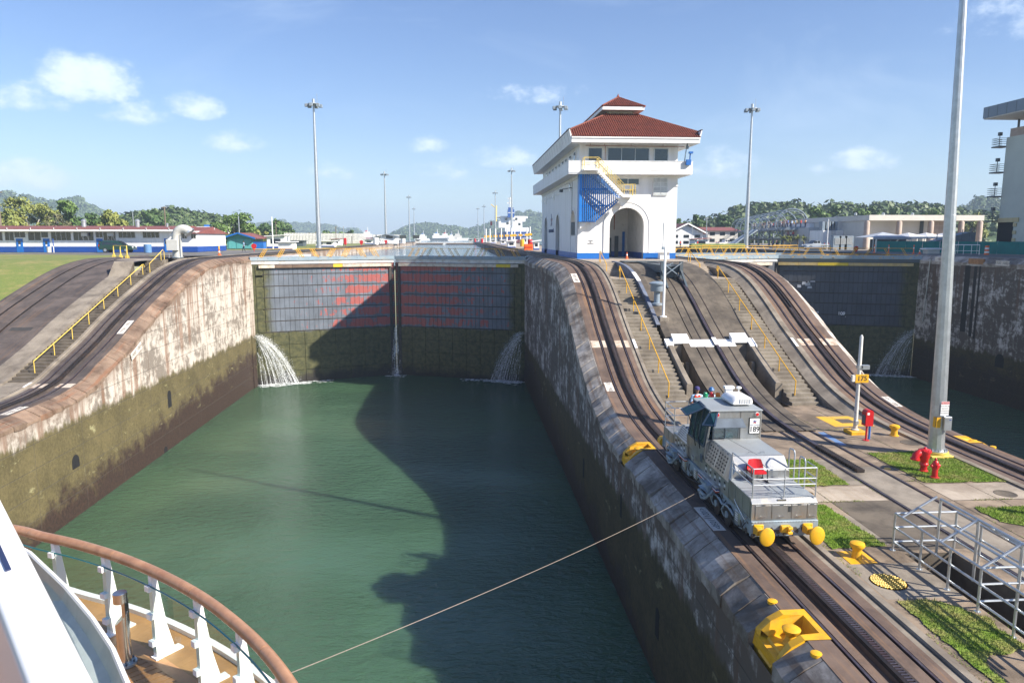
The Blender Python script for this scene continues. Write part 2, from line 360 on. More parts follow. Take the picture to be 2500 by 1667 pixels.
def put(name, me, parent=None, loc=(0, 0, 0), rot=None, kind=None, label=None, scale=None):
 o = bpy.data.objects.new(name, me); COL.objects.link(o); o.location = loc
 if rot: o.rotation_euler = rot
 if scale: o.scale = scale
 if parent is not None: o.parent = parent
 if kind: o['kind'] = kind
 if label: o['label'] = label
 return o
def tag(o, label, cat, group=None):
 o['label'] = label; o['category'] = cat
 if group: o['group'] = group
 return o
def thing(name, label, cat, loc=(0, 0, 0), group=None, rz=0):
 o = bpy.data.objects.new(name, None); COL.objects.link(o); o.location = loc; o.rotation_euler = (0, 0, rz); o.empty_display_size = .2
 return tag(o, label, cat, group)
def dup(root, loc, rz=None, label=None):
 def cp(o, parent):
  c = o.copy(); COL.objects.link(c)
  if parent is not None: c.parent = parent
  for ch in kids.get(o, ()): cp(ch, c)
  return c
 kids = {}
 def walk(o):
  kids[o] = list(o.children)
  for ch in kids[o]: walk(ch)
 walk(root)
 r = cp(root, None); r.location = loc
 if rz is not None: r.rotation_euler = (0, 0, rz)
 if label: r['label'] = label
 return r
def pchip(xs, zs):
 xs = np.array(xs, float); zs = np.array(zs, float); h = np.diff(xs); d = np.diff(zs) / h
 mm = np.zeros(len(xs))
 for i in range(1, len(xs) - 1):
  if d[i - 1] * d[i] > 0: mm[i] = 2 * d[i - 1] * d[i] / (d[i - 1] + d[i])
 def f(x):
  if x <= xs[0]: return float(zs[0])
  if x >= xs[-1]: return float(zs[-1])
  i = int(np.searchsorted(xs, x) - 1); t = (x - xs[i]) / h[i]
  return float((1 + 2 * t) * (1 - t) ** 2 * zs[i] + t * (1 - t) ** 2 * h[i] * mm[i] + t * t * (3 - 2 * t) * zs[i + 1] + t * t * (t - 1) * h[i] * mm[i + 1])
 return f
def text_obj(name, body, size, m, parent, loc, rot, ext=.004, align='CENTER', sx=1.0, bold=0.0):
 cu = bpy.data.curves.new(name, 'FONT'); cu.body = body; cu.size = size; cu.extrude = ext; cu.align_x = align; cu.align_y = 'CENTER'; cu.offset = bold
 t = bpy.data.objects.new(name, cu); COL.objects.link(t)
 dg = bpy.context.evaluated_depsgraph_get(); me = bpy.data.meshes.new_from_object(t.evaluated_get(dg))
 bpy.data.objects.remove(t); bpy.data.curves.remove(cu)
 me.materials.clear(); me.materials.append(m); me.name = name
 o = bpy.data.objects.new(name, me); COL.objects.link(o); o.location = loc; o.rotation_euler = rot; o.scale = (sx, 1, 1)
 if parent is not None: o.parent = parent
 return o
def frange(a, b, st): return [a + (b - a) * i / max(1, round((b - a) / st)) for i in range(max(1, round((b - a) / st)) + 1)]
# ------------------------------------------------------------------ levels of the lock
XL, XR, XC, XF = -25.62, 7.92, 26.95, 59.69
ZU, ZL, ZW = 16.05, 8.0, 14.55
PC = pchip([0, 33, 37, 40, 43, 46, 48, 50, 53, 56, 59, 62, 66], [8.0, 8.0, 8.1, 8.4, 9.05, 10.2, 11.1, 12.0, 13.5, 14.8, 15.6, 15.95, 16.05])
PL = pchip([0, 43, 47, 50, 53, 56.5, 59.6, 63, 66.8, 70, 73, 76, 79], [8.0, 8.0, 8.05, 8.35, 9.25, 10.4, 11.6, 12.75, 13.9, 14.8, 15.45, 15.85, 16.05])
YS = frange(6, 30, 4) + frange(31, 67, 1)[0:] + frange(70, 95, 5)
YSL = frange(6, 42, 4) + frange(43, 80, 1) + [85, 90, 95]
G().add([(XL - .5, -60, 0), (XR + .5, -60, 0), (XR + .5, 98, 0), (XL - .5, 98, 0)], [(0, 1, 2, 3)]).add(
 [(XC - .5, -60, 0), (XF + .5, -60, 0), (XF + .5, 98, 0), (XC - .5, 98, 0)], [(0, 1, 2, 3)]).build('chamber_water', WATER, kind='structure')
G().quad((-900, 98, ZW), (1200, 98, ZW), (1600, 6600, ZW), (-1400, 6600, ZW)).build('upper_water', WATER_UP, kind='structure')
# ------------------------------------------------------------------ lock walls
def face(g, x, ys, top, sgn, zb=-4.0, rows=10):
 """vertical wall sheet with metres-below-coping in UV.y"""
 base = len(g.v); uv = g.uv if g.uv is not None else []
 for y in ys:
  for k in range(rows + 1):
   z = top(y) + (zb - top(y)) * k / rows
   g.v.append((x, y, z)); uv.append((y, top(y) - z))
 r = rows + 1
 for i in range(len(ys) - 1):
  for k in range(rows):
   q = (base + i * r + k, base + i * r + k + 1, base + (i + 1) * r + k + 1, base + (i + 1) * r + k)
   g.f.append(q if sgn > 0 else q[::-1]); g.mi.append(0)
 g.uv = uv
def copings(parent, xe, xf, ys0, ys1, prof, m, drop=1.0, pitch=1.25, prefix='coping_stone', gaps=(), dm=.63):
 """rounded edge stones between the deck edge xe and the wall face xf; joints stay open"""
 y = ys0; i = 0; s = 1 if xf > xe else -1
 while y < ys1:
  hit = [q for q in gaps if q[0] - .3 < y < q[1]]
  if hit: y = hit[0][1]; continue
  L = pitch * (.8 + .4 * rnd.random()); y2 = min([y + L, ys1] + [q[0] for q in gaps if q[0] > y]); g = G(); j = .018
  a, b = y + j, y2 - j; pr = rnd.uniform(0, .05)
  e = xe + s * .0; f = xf + s * (.01 + pr)
  dd = rnd.uniform(dm - .07, dm + .07); sec = [(xe - s * .02, -.03), (e + s * rnd.uniform(.0, .06), -.012), (e + s * abs(xf - xe) * .5 + s * pr, -dd * .46), (f, -dd), (f, -drop - rnd.uniform(0, .15)), (xe - s * .02, -drop)]
  g.sweep(sec, [a, a + (b - a) * .3, a + (b - a) * .65, b], prof, close=True); g.v = [(x + rnd.gauss(0, .018) * (q % 7 in (2, 3, 4)), yy, z + rnd.gauss(0, .022) * (q % 7 in (2, 3, 4))) for q, (x, yy, z) in enumerate(g.v)]
  g.build(prefix, m, parent); y = y2; i += 1
STONE_L = slab_mat('rusty_coping_stone', (.115, .072, .048), (.27, .19, .135), (.22, .095, .045), .7, .2)
STONE_C = slab_mat('grey_coping_stone', (.115, .094, .075), (.48, .44, .395), (.17, .10, .055), .6, .3)
STEPM = slab_mat('worn_step_concrete', (.145, .122, .094), (.28, .245, .195), (.17, .14, .10), .3)
fine_ys = frange(6, 30, 3) + frange(31.5, 66, 1.5) + [70, 75, 80, 85, 89.6]
lw = thing('lock_wall', 'sunlit side wall of the nearer lock chamber, white limewash above, green weed below', 'lock wall', (XL, 60, 0))
g = G(); face(g, XL, frange(-30, 42, 8) + frange(43.5, 79, 1.5) + [84, 89.6], lambda y: PL(y) - .5, 1); g.build('wall_face', WALL_L, lw)
g = G(); face(g, XL, [89.6, 91, 93, 98, 140, 200, 300, 430], lambda y: ZU - .1, 1, 6); g.build('wall_face', WALL_L, lw)
g = G(); g.add([(XL - 2.0, 89.6, -4), (XL - 2.0, 89.6, ZU - .7), (XL, 89.6, ZU - .7), (XL, 89.6, -4)], [(0, 1, 2, 3)]); g.uv = [(0, 20), (0, .5), (0, .5), (0, 20)]; g.build('gate_recess', WALL_L, lw)
copings(lw, -26.5, XL, 22, 95, PL, STONE_L, drop=.62, dm=.46)
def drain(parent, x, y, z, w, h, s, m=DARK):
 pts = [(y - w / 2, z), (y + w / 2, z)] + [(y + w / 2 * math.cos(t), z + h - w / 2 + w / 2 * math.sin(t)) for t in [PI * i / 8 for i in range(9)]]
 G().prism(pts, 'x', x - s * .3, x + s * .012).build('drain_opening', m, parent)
drain(lw, XL, 63, 3.6, .75, 1.5, 1); drain(lw, XL, 47.5, 3.2, .9, .9, 1); drain(lw, XL, 61.5, .0, .7, .5, 1); drain(lw, XL, 40.3, -.25, 1.0, .8, 1)
G().box(XL - .3, XL + .14, 87.9, 89.3, -4, ZU - 1.2).build('hollow_quoin', WALL_L, lw).data.uv_layers.new(name='uv')
cw = thing('lock_wall', 'dark centre wall between the two lock chambers, carrying locomotive and control house', 'lock wall', (17, 60, 0))
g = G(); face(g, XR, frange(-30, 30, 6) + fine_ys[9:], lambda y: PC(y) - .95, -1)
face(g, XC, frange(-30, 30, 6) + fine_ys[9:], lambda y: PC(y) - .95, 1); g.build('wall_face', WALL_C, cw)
g = G(); face(g, XR, [89.6, 98, 140, 200, 300, 470], lambda y: ZU - .1, -1, 6); face(g, XC, [89.6, 98, 140, 200, 300, 470], lambda y: ZU - .1, 1, 6); g.build('wall_face', WALL_C, cw)
GAPL, GAPR = ((16.53, 18.03), (33.25, 34.55)), ((33.25, 34.55),)
copings(cw, 8.8, XR, 10, 95, PC, STONE_C, gaps=GAPL, pitch=.95); copings(cw, 26.2, XC, 22, 95, PC, STONE_C, pitch=2.0, gaps=GAPR)
drain(cw, XR, 45, 2.6, .5, 1.3, -1); drain(cw, XR, 27, 1.9, .5, 1.3, -1); drain(cw, XR, 34, 4.3, .3, 1.2, -1)
rw = thing('lock_wall', 'shaded side wall of the farther lock chamber with black streaks below its coping', 'lock wall', (XF, 60, 0))
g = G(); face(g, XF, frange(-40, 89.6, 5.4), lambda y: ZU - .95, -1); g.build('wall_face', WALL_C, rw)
g = G(); face(g, XF, [89.6, 98, 140, 200, 300, 430], lambda y: ZU - .1, -1, 6); g.build('wall_face', WALL_C, rw)
copings(rw, 60.5, XF, 20, 95, lambda y: ZU, STONE_C, pitch=2.2)
drain(rw, XF, 74.3, 4.0, 1.3, 1.5, -1)
g = G()
for yy, ww in ((80.6, .9), (79.3, .5), (78.6, .3)): g.box(XF - .012, XF + .05, yy - ww / 2, yy + ww / 2, 6.3 + ww, 15.2)
g.build('tar_streak', mat('black_stain', (.015, .013, .012), .8, 0, .3, 2.0), rw)
G().box(XF - .03, XF + .2, 78.2, 80.6, 15.25, 15.9).build('rust_patch', mat('rusty_plate', (.34, .17, .07), .8, 0, .3, 2.0), rw)
G().tube((XF - .12, 87.4, 15.6), (XF - .12, 87.9, 7.5), .06).build('guide_pipe', GALV, rw)
g = G(); g.add([(XR, 89.6, -4), (XR, 89.6, 15.2), (XR + 1.6, 89.6, 15.2), (XR + 1.6, 89.6, -4)], [(0, 1, 2, 3)]); g.uv = [(0, 20), (0, .5), (0, .5), (0, 20)]; g.build('gate_recess', WALL_C, cw)
# ------------------------------------------------------------------ aprons and ground
def slope_sheet(name, x0, x1, ys, prof, m, dz=0.0, kind='structure', nx=2):
 g = G(); g.sweep([(x0 + (x1 - x0) * i / nx, dz) for i in range(nx + 1)], ys, prof); return g.build(name, m, kind=kind)
slope_sheet('lawn_slope', -420, -38.9, frange(-40, 40, 20) + frange(43, 80, 1.5) + [86, 95.5], PL, LAWN, -.05, nx=8)
G().box(-38.9, -26.4, -30, 6, 7, 7.95).build('lower_apron', GROUNDM, kind='structure')
g = G(); g.quad((-420, 95.5, ZU - .05), (-26.2, 95.5, ZU - .05), (-26.2, 430, ZU - .05), (-420, 430, ZU - .05)); g.build('upper_lawn', LAWN, kind='structure')
g = G(); g.quad((-60, 104.5, ZU - .043), (-31, 93.5, ZU - .043), (-31, 139, ZU - .043), (-75, 139, ZU - .043))
g.quad((-75, 108.5, ZU - .039), (-60, 104.5, ZU - .039), (-60, 115.5, ZU - .039), (-110, 116, ZU - .039)).build('service_road', ASPH, kind='structure')
g = G(); g.quad((-31, 79, ZU - .035), (-26.4, 79, ZU - .035), (-26.4, 430, ZU - .035), (-31, 430, ZU - .035)); g.build('quay_apron', CONC, kind='structure')
g = G(); g.quad((60.4, -60, ZU - .05), (420, -60, ZU - .05), (420, 460, ZU - .05), (60.4, 460, ZU - .05)); g.build('upper_apron', CONC, kind='structure')
g = G(); g.quad((62.5, -60, ZU - .044), (73, -60, ZU - .044), (72, 170, ZU - .044), (62.5, 170, ZU - .044)); g.build('quay_road', ASPH, kind='structure')
g = G(); g.quad((12.0, 66, ZU - .01), (23.1, 66, ZU - .01), (23.1, 470, ZU - .01), (12.0, 470, ZU - .01)); g.build('centre_apron', CONC_L, kind='structure')
PX0, PX1, PY0, PY1 = 14.45, 16.15, 12.6, 21.25
g = G()
for a, b, c, d in ((11.9, PX0, -30, 43), (PX0, PX1, -30, PY0), (PX0, PX1, PY1, 41.5), (PX1, 23.2, -30, 41.5), (16.2, 18.9, 41.5, 42), (20.1, 23.2, 41.5, 43)):
 n = max(1, int((d - c) / 3))
 for i in range(n): g.quad((a, c + (d - c) * i / n, ZL), (b, c + (d - c) * i / n, ZL), (b, c + (d - c) * (i + 1) / n, ZL), (a, c + (d - c) * (i + 1) / n, ZL))
g.build('lower_apron', GROUNDM, kind='structure')
g = G(); g.quad((PX0, PY0, ZL), (PX0, PY1, ZL), (PX0, PY1, 4), (PX0, PY0, 4)); g.quad((PX1, PY0, ZL), (PX1, PY1, ZL), (PX1, PY1, 4), (PX1, PY0, 4))
g.quad((PX0, PY0, ZL), (PX1, PY0, ZL), (PX1, PY0, 4), (PX0, PY0, 4)); g.quad((PX0, PY1, ZL), (PX1, PY1, ZL), (PX1, PY1, 4), (PX0, PY1, 4)); g.quad((PX0, PY0, 4), (PX1, PY0, 4), (PX1, PY1, 4), (PX0, PY1, 4))
g.build('pit_wall', CONC_D, kind='structure')
# ------------------------------------------------------------------ tow tracks
def tow_track(label, xe, s, ys, prof, m, seg_mats, y_end=None):
 """xe = outer deck edge, s = +1 when the track runs inland towards +X"""
 t = thing('tow_track', label, 'rail track', (xe, ys[0], 0))
 X = lambda d: xe + s * d
 edges = [(0, .60), (.80, 1.08), (1.28, 1.30), (1.66, 2.14), (2.32, 2.66)]
 g = G(); yy = ys[0]
 for ga, gb in tuple(y_end or ()) + ((ys[-1], 0),):
  seg = [yy] + [q for q in ys if yy < q < ga] + [ga]; g.sweep([(X(0), -.3), (X(0), 0), (X(.62), 0), (X(.62), -.3)], seg, prof, close=True); yy = gb
 for a, b in ((.80, 1.06), (1.30, 1.31), (1.66, 2.16), (2.34, 2.68)):
  g.sweep([(X(a), -.3), (X(a), 0), (X(b), 0), (X(b), -.3)], ys, prof)
 g.sweep([(X(.6), -.12), (X(2.7), -.12)], ys, prof)
 g.build('track_slab', m, t)
 g = G(); g.sweep([(X(1.07), -.30), (X(1.30), -.30)], ys, prof, 0); g.build('conduit_slot', DARK, t)
 for d in (.70, 2.25):
  g = G(); g.sweep([(X(d) - .075, -.12), (X(d) - .035, -.05), (X(d) - .035, .035), (X(d) + .035, .035), (X(d) + .035, -.05), (X(d) + .075, -.12)], ys, prof); g.build('rail', RAILTOP, t)
 g = G(); g.sweep([(X(1.31), -.1), (X(1.31), .12), (X(1.40), .14), (X(1.40), .05), (X(1.57), .05), (X(1.57), .14), (X(1.66), .12), (X(1.66), -.1)], ys, prof); g.build('rack', IRON, t)
 g = G(); g.sweep([(X(2.68), -.05), (X(2.68), .0), (X(2.86), .0), (X(2.86), -.03), (X(2.90), -.03), (X(2.90), .03), (X(2.93), .08), (X(3.14), .08), (X(3.15), -.15)], ys, prof); g.build('kerb', CONC, t)
 return t
track_l = tow_track('tow track with rack under the grey locomotive, climbing past the control house', 8.8, 1, [4, 8] + frange(10, 30, 5) + frange(31, 67, 1) + [70, 80, 110, 200, 470], PC, TRACK, None, GAPL)
track_r = tow_track('tow track on the far edge of the centre wall, beside the tall grey mast', 26.2, -1, frange(10, 30, 5) + frange(31, 67, 1) + [70, 80, 110, 200, 470], PC, TRACK, None, GAPR)
track_s = tow_track('tow track climbing the side wall in dark oily concrete with faded white marks', -26.5, -1, [6] + frange(15, 42, 9) + frange(43, 80, 1) + [90, 110, 200, 430], PL, TRACK_D, None)
for t, X0, X1, y0, y1 in ((track_l, 10.20, 10.37, 11, 60), (track_r, 24.63, 24.80, 22, 52)):
 g = G(); y = y0
 while y < y1: g.box(X0, X1, y, y + .055, PC(y) + .04, PC(y) + .145); y += .11
 g.build('rack_tooth', RAILTOP, t, kind='stuff')
FADED = mat('faded_white_stripe', (.52, .45, .37), .75, 0, .12, 2.0, (.28, .16, .09), .85, 1.6)
def patch(parent, name, x0, x1, y0, y1, prof, m, dz=.012):
 G().sweep([(x0, dz), (x1, dz)], [y0, (y0 + y1) / 2, y1], prof).build(name, m, parent)
for t, e, s in ((track_l, 8.8, 1), (track_r, 26.2, -1)):
 for a, b in ((.02, .60), (.82, 1.05), (1.67, 2.14), (2.35, 2.66)): patch(t, 'white_stripe', *sorted((e + s * a, e + s * b)), 47.5, 48.3, PC, FADED)
 patch(t, 'white_stripe', *sorted((e + s * 2.94, e + s * 3.13)), 47.3, 48.3, PC, WHITE, .09)
for a, b in ((.02, .60), (.82, 1.05), (1.67, 2.14), (2.35, 2.66)): patch(track_s, 'white_stripe', *sorted((-26.5 - a, -26.5 - b)), 49.3, 50.1, PL, FADED)
patch(track_s, 'white_stripe', -29.63, -29.45, 49.3, 50.3, PL, WHITE, .09)
def bay_plate(parent, text, cx, cy, w, l, prof, s, tilt=None):
 z = prof(cy); sl = math.atan((prof(cy + .3) - prof(cy - .3)) / .6)
 o = bpy.data.objects.new('bay_number_plate', None)
 me = G().box(-w / 2, w / 2, -l / 2, l / 2, 0, .012).mesh('bay_number_plate', FADED2)
 lp = Vector((cx, cy, z + .008)) - Vector(wloc(parent))
 pl_ = put('bay_number_plate', me, parent, lp, (sl, 0, 0))
 text_obj('bay_number', text, w * .72, BLACKP, pl_, (0, 0, .014), (0, 0, s * PI / 2), .001)
FADED2 = mat('white_plate_paint', (.66, .62, .56), .7, 0, .08, 3.0, (.36, .25, .17), .45, 2.5)
BLACKP = mat('black_paint', (.02, .02, .02), .6)
bay_plate(track_l, '<400 | 680>', 9.10, 56.9, .5, 2.0, PC, -1)
bay_plate(track_l, '<1501 | 900>', 9.12, 43.2, .5, 2.0, PC, -1)
bay_plate(track_l, '<1021 | 1050>', 9.05, 24.6, .46, 2.2, PC, -1)
bay_plate(track_s, '<950 | 100>', -26.85, 58.6, .5, 2.2, PL, 1)
bay_plate(track_s, '<1050 | 900>', -26.9, 43.8, .5, 2.0, PL, 1)
bay_plate(track_r, '<900 | 1501>', 25.9, 40.5, .45, 2.2, PC, 1)
for par, x, y, z, s, tx in ((lw, XL + .10, 57.2, PL(57.2) - 1.15, 1, '<950  100>'), (rw, XF - .05, 75.2, 15.5, -1, '<100  1000>'), (rw, XF - .05, 85.6, 15.65, -1, '<850')):
 sl = math.atan((PL(58) - PL(56.4)) / 1.6) if s > 0 else 0
 me = G().box(-1.0, 1.0, -.02, .02, -.27, .27).mesh('bay_number_plate', FADED2)
 e = put('bay_number_plate', me, par, Vector((x, y, z)) - Vector(wloc(par)), (0, -sl if s > 0 else 0, PI / 2 * s))
 text_obj('bay_number', tx, .42, BLACKP, e, (0, -.025, 0), (PI / 2, 0, 0), .001)
# ------------------------------------------------------------------ incline between the two centre-wall tracks
ci = thing('incline', 'concrete incline with return track and deep side slots between the two stairways', 'ramp', (17, 50, 8))
yr = frange(36, 66, 1)
slotx = [(15.2, 18.9)]
g = G()
for a, b, d in ((15.2, 16.02, 0), (16.02, 16.1, -.1), (16.1, 16.62, 0), (16.62, 16.7, -.1), (16.7, 17.28, -.02), (17.28, 17.42, -.1), (17.62, 17.74, -.1), (17.74, 18.3, 0), (18.3, 18.38, -.1), (18.38, 18.9, 0)):
 g.sweep([(a, -.12), (a, d), (b, d), (b, -.12)], yr, PC)
g.sweep([(15.2, -6), (15.2, 0)], frange(36, 48, 1), PC); g.sweep([(18.9, 0), (18.9, -6)], frange(36, 48, 1), PC)
g.build('ramp_bed', CONC_D, ci)
g = G(); g.sweep([(17.42, -.1), (17.42, .13), (17.62, .13), (17.62, -.1)], frange(29.5, 66, 1), PC); g.build('return_rack', RAILTOP, ci)
g = G(); y = 29.2
while y < 33: g.box(17.35, 17.69, y, y + .08, 8.0, 8.16); y += .17
g.build('rack_end', IRON, ci)
g = G()
for x in (16.66, 18.34):
 g.sweep([(x - .03, -.1), (x - .03, .02), (x + .03, .02), (x + .03, -.1)], frange(36, 66, 1), PC)
g.build('rail', IRON, ci)
g = G(); yu = frange(48.2, 66, 1)
g.sweep([(14.2, -.02), (14.7, .06), (15.2, .0)], yu, PC); g.sweep([(18.9, .0), (19.4, .05), (20.3, .05)], yu, PC)
g.sweep([(20.3, .05), (20.3, -7)], yu, PC); g.sweep([(14.2, -7), (14.2, 0)], yu, PC)
g.quad((14.2, 48.2, 4), (15.2, 48.2, 4), (15.2, 48.2, PC(48.2)), (14.2, 48.2, PC(48.2)))
g.build('side_slab', CONC_D, ci)
for x0, x1 in ((14.1, 14.5), (19.85, 20.3)):
 g = G(); g.sweep([(x0, -6), (x0, .0), (x0 + .05, .06), (x1 - .05, .06), (x1, .0), (x1, -6)], frange(43.2, 48.2, .5), PC)
 z = PC(43.2); g.add([(x0, 43.2, 7), (x0, 43.2, z), (x0 + .05, 43.2, z + .06), (x1 - .05, 43.2, z + .06), (x1, 43.2, z), (x1, 43.2, 7)], [(0, 1, 2, 3, 4, 5)])
 g.build('slot_wall', CONC, ci)
g = G()
for x0, x1 in ((14.5, 15.2), (18.9, 19.85)):
 g.quad((x0, 41.5, 5.5), (x1, 41.5, 5.5), (x1, 48.2, 5.5), (x0, 48.2, 5.5)); g.quad((x0, 41.5, 5.5), (x1, 41.5, 5.5), (x1, 41.5, 8), (x0, 41.5, 8))
g.build('slot_floor', CONC_D, ci)
g = G()
for x in (14.62, 15.0, 18.98, 19.5):
 g.box(x, x + .2, 46.2, 46.6, 5.5, PC(46.4) - .4)
g.build('slot_pillar', CONC, ci)
for x0, x1, dz, th, ya, yb in ((14.02, 14.52, .10, .25, 47.6, 48.3), (14.55, 15.68, .32, .34, 47.9, 48.5), (15.68, 17.36, .02, .05, 47.5, 48.3), (17.37, 17.66, .17, .05, 47.5, 48.3), (17.67, 18.9, .02, .05, 47.5, 48.3), (18.72, 19.86, .34, .34, 47.9, 48.5), (19.86, 20.34, .10, .25, 47.4, 48.3)):
 g = G(); g.sweep([(x0, dz - th), (x0, dz), (x1, dz), (x1, dz - th)], [ya, (ya + yb) / 2, yb], PC, close=True); g.build('white_beam', WHITE_C, ci)
g = G(); g.quad((14.5, 48.02, 7.5), (15.2, 48.02, 7.5), (15.2, 48.02, 11.0), (14.5, 48.02, 11.0)); g.quad((18.9, 48.02, 7.5), (19.85, 48.02, 7.5), (19.85, 48.02, 11.0), (18.9, 48.02, 11.0)); g.build('slot_lintel', CONC, ci)
G().box(20.6, 21.6, 42.2, 42.9, 8.0, 8.012).build('yellow_patch', YEL, ci)
g = G(); g.sweep([(13.95, -5), (13.95, .10), (14.22, .10), (14.22, -1)], frange(50, 66, 1), PC); g.build('parapet', mat('chipped_blue_grey_paint', (.15, .18, .25), .7, 0, .2, 2.0, (.10, .095, .09), .7, 1.6), ci)
G().sweep([(13.93, .11), (14.25, .11)], frange(56, 58, .5), PC).build('white_cap', WHITE_C, ci)
g = G(); g.sweep([(11.96, -.02), (11.97, -8)], frange(30, 66, 1), PC); g.build('track_side_wall', CONC, ci)
g = G(); g.sweep([(23.04, -.02), (22.3, -.30), (22.12, -8)], frange(30, 66, 1), PC); g.build('track_side_wall', CONC, ci)
def stairs(label, x0, x1, y0, z0, y1, z1, n, prof, land, top, flip=1):
 t = thing('stairs', label, 'stairs', ((x0 + x1) / 2, y0, z0))
 dy, dz = (y1 - y0) / n, (z1 - z0) / n
 me = G().cbox(x0 - (x0 + x1) / 2, x1 - (x0 + x1) / 2, 0, dy * 1.25, -.9, dz, .02).mesh('step', STEPM)
 for i in range(n): put('step', me, t, (rnd.uniform(-.006, .006), i * dy, i * dz))
 G().box(x0, x1, y1, land, z1 - 1.2, z1 + .001).build('landing', CONC_L, t)
 k = 7; dy2, dz2 = (top - land) / k, (ZU - z1) / k
 me2 = G().cbox(x0 - (x0 + x1) / 2 - .15, x1 - (x0 + x1) / 2, 0, dy2 * 1.3, -1.2, dz2, .02).mesh('step', CONC_L)
 for i in range(k): put('step', me2, t, (0, land - y0 + i * dy2, z1 - z0 + i * dz2))
 return t
st_l = stairs('worn concrete stairway just inside the locomotive track, flanked by a blue-grey parapet', 11.98, 13.93, 41.8, 8.0, 57.0, 15.0, 36, PC, 61.5, 64.6)
st_r = stairs('worn concrete stairway beside the far tow track, near the post numbered 175', 20.32, 22.1, 41.8, 8.0, 57.0, 15.0, 36, PC, 61.5, 64.6)
def handrail(label, pts, posts, m=YEL, r=.035, group='yellow stair handrails'):
 b = posts[0][0]
 t = thing('handrail', label, 'handrail', b, group)
 G().path(pts, r, 6).build('top_rail', m, t, True)
 me = None
 for p, q in posts: G().tube(p, q, r * .9, n=6).build('post', m, t, True)
 return t
def stair_rail(label, x, m=YEL, y0=42.6, y1=57.0, z0=8.45, z1=15.02):
 ys = [y0 + (y1 - y0) * i / 6 for i in range(7)]; zs = [z0 + (z1 - z0) * i / 6 for i in range(7)]
 return handrail(label, [(x, y0, z0 + .02), (x, y0 - .05, z0 + .95)] + [(x, a, b + .95) for a, b in zip(ys[1:], zs[1:])] + [(x, y1 + .25, z1 + 1.0), (x, y1 + .3, z1 + .75), (x, y1 + .15, z1 + .55)],
    [((x, a, b), (x, a, b + .93)) for a, b in zip(ys[1:], zs[1:])], m)
stair_rail('long yellow handrail running up the stairs beside the locomotive track', 12.75)
stair_rail('long yellow handrail running up the stairs beside the far tow track', 20.85)
handrail('short yellow handrail at the stair head in front of the white control house arch', [(12.6, 61.6, 15.0), (12.6, 61.7, 16.0), (12.6, 64.6, 17.1), (12.6, 64.9, 17.0), (12.6, 65.0, 16.1)], [((12.6, 64.4, 16.05), (12.6, 64.4, 17.0))])
handrail('short yellow handrail at the stair head by the right corner of the control house', [(20.9, 61.6, 15.0), (20.9, 61.7, 16.0), (20.9, 64.6, 17.1), (20.9, 64.9, 17.0), (20.9, 65.0, 16.1)], [((20.9, 64.4, 16.05), (20.9, 64.4, 17.0))])
st_s = thing('stairs', 'dark weathered stairway along the side wall track, next to the sloping lawn', 'stairs', (-30.5, 50, 8.3))
n = 38; y0, y1, z0, z1 = 50.5, 69.6, 8.35, 14.7
me = G().cbox(-.75, .75, 0, (y1 - y0) / n * 1.25, -.9, (z1 - z0) / n, .02).mesh('step', CONC_D)
for i in range(n): put('step', me, st_s, (0, y0 - 50 + (y1 - y0) / n * i, z0 - 8.3 + (z1 - z0) / n * i))
G().box(-31.25, -29.75, y1, 71.6, 13.5, z1).build('landing', CONC_D, st_s)
me = G().cbox(-.75, .75, 0, .5, -1.2, (ZU - z1) / 6, .02).mesh('step', CONC_D)
for i in range(6): put('step', me, st_s, (0, 71.6 - 50 + .42 * i, z1 - 8.3 + (ZU - z1) / 6 * i))
x = -30.1; ys = [51.7 + (70.0 - 51.7) * i / 7 for i in range(8)]; zz = lambda a: z0 + (z1 - z0) * (a - y0) / (y1 - y0)
handrail('pale yellow handrail running down the dark stairs beside the lawn', [(x, ys[0], zz(ys[0])), (x, ys[0] - .03, zz(ys[0]) + .95)] + [(x, a, zz(a) + .95) for a in ys[1:]] + [(x, 70.3, zz(70) + .95), (x, 70.4, zz(70) + .7)], [((x, a, zz(a)), (x, a, zz(a) + .93)) for a in ys[1:]], YEL_P)
handrail('short pale yellow handrail at the head of the dark stairs', [(-30.2, 71.8, 14.8), (-30.2, 71.8, 15.8), (-30.2, 75.2, 17.1), (-30.2, 75.4, 16.9), (-30.2, 75.4, 16.1)], [((-30.2, 74.6, 16.05), (-30.2, 74.6, 16.9))], YEL_P)
inc = thing('incline', 'dark tarred concrete incline with the old return track beside the lawn', 'ramp', (-35, 60, 8))
yl = frange(6, 42, 9) + frange(43, 79, 1) + [84, 92]
g = G(); g.sweep([(-31.27, -.6), (-31.27, .12), (-31.5, .14), (-31.75, .12), (-31.85, .02), (-33.1, .0)], frange(30, 69.6, 1), PL); g.sweep([(-31.27, -6), (-31.27, 0)], frange(69.6, 79, 1), PL); g.build('ramp_kerb', CONC, inc)
g = G(); g.sweep([(-33.1, .0), (-33.5, -.01), (-36.0, -.01), (-36.1, -.09), (-36.25, -.09), (-36.3, 0), (-37.6, 0), (-37.7, -.09), (-37.85, -.09), (-37.9, 0), (-38.5, 0), (-38.9, .12), (-39.2, .10), (-39.2, -.3)], yl, PL); g.build('ramp_bed', TRACK_D, inc)
g = G(); g.sweep([(-33.1, 0), (-31.27, 0)], [69.6, 71, 73, 76, 79], lambda y: PL(y) if y < 70.5 else ZU); g.build('platform', CONC, inc)
g = G(); g.quad((-33.1, 71.0, 14.2), (-31.27, 71.0, 14.2), (-31.27, 71.0, ZU), (-33.1, 71.0, ZU)); g.build('retaining_wall', CONC, inc)
g = G()
for xx in (-36.17, -37.77): g.sweep([(xx - .035, -.09), (xx - .035, .02), (xx + .035, .02), (xx + .035, -.09)], yl, PL)
g.build('rail', IRON, inc)
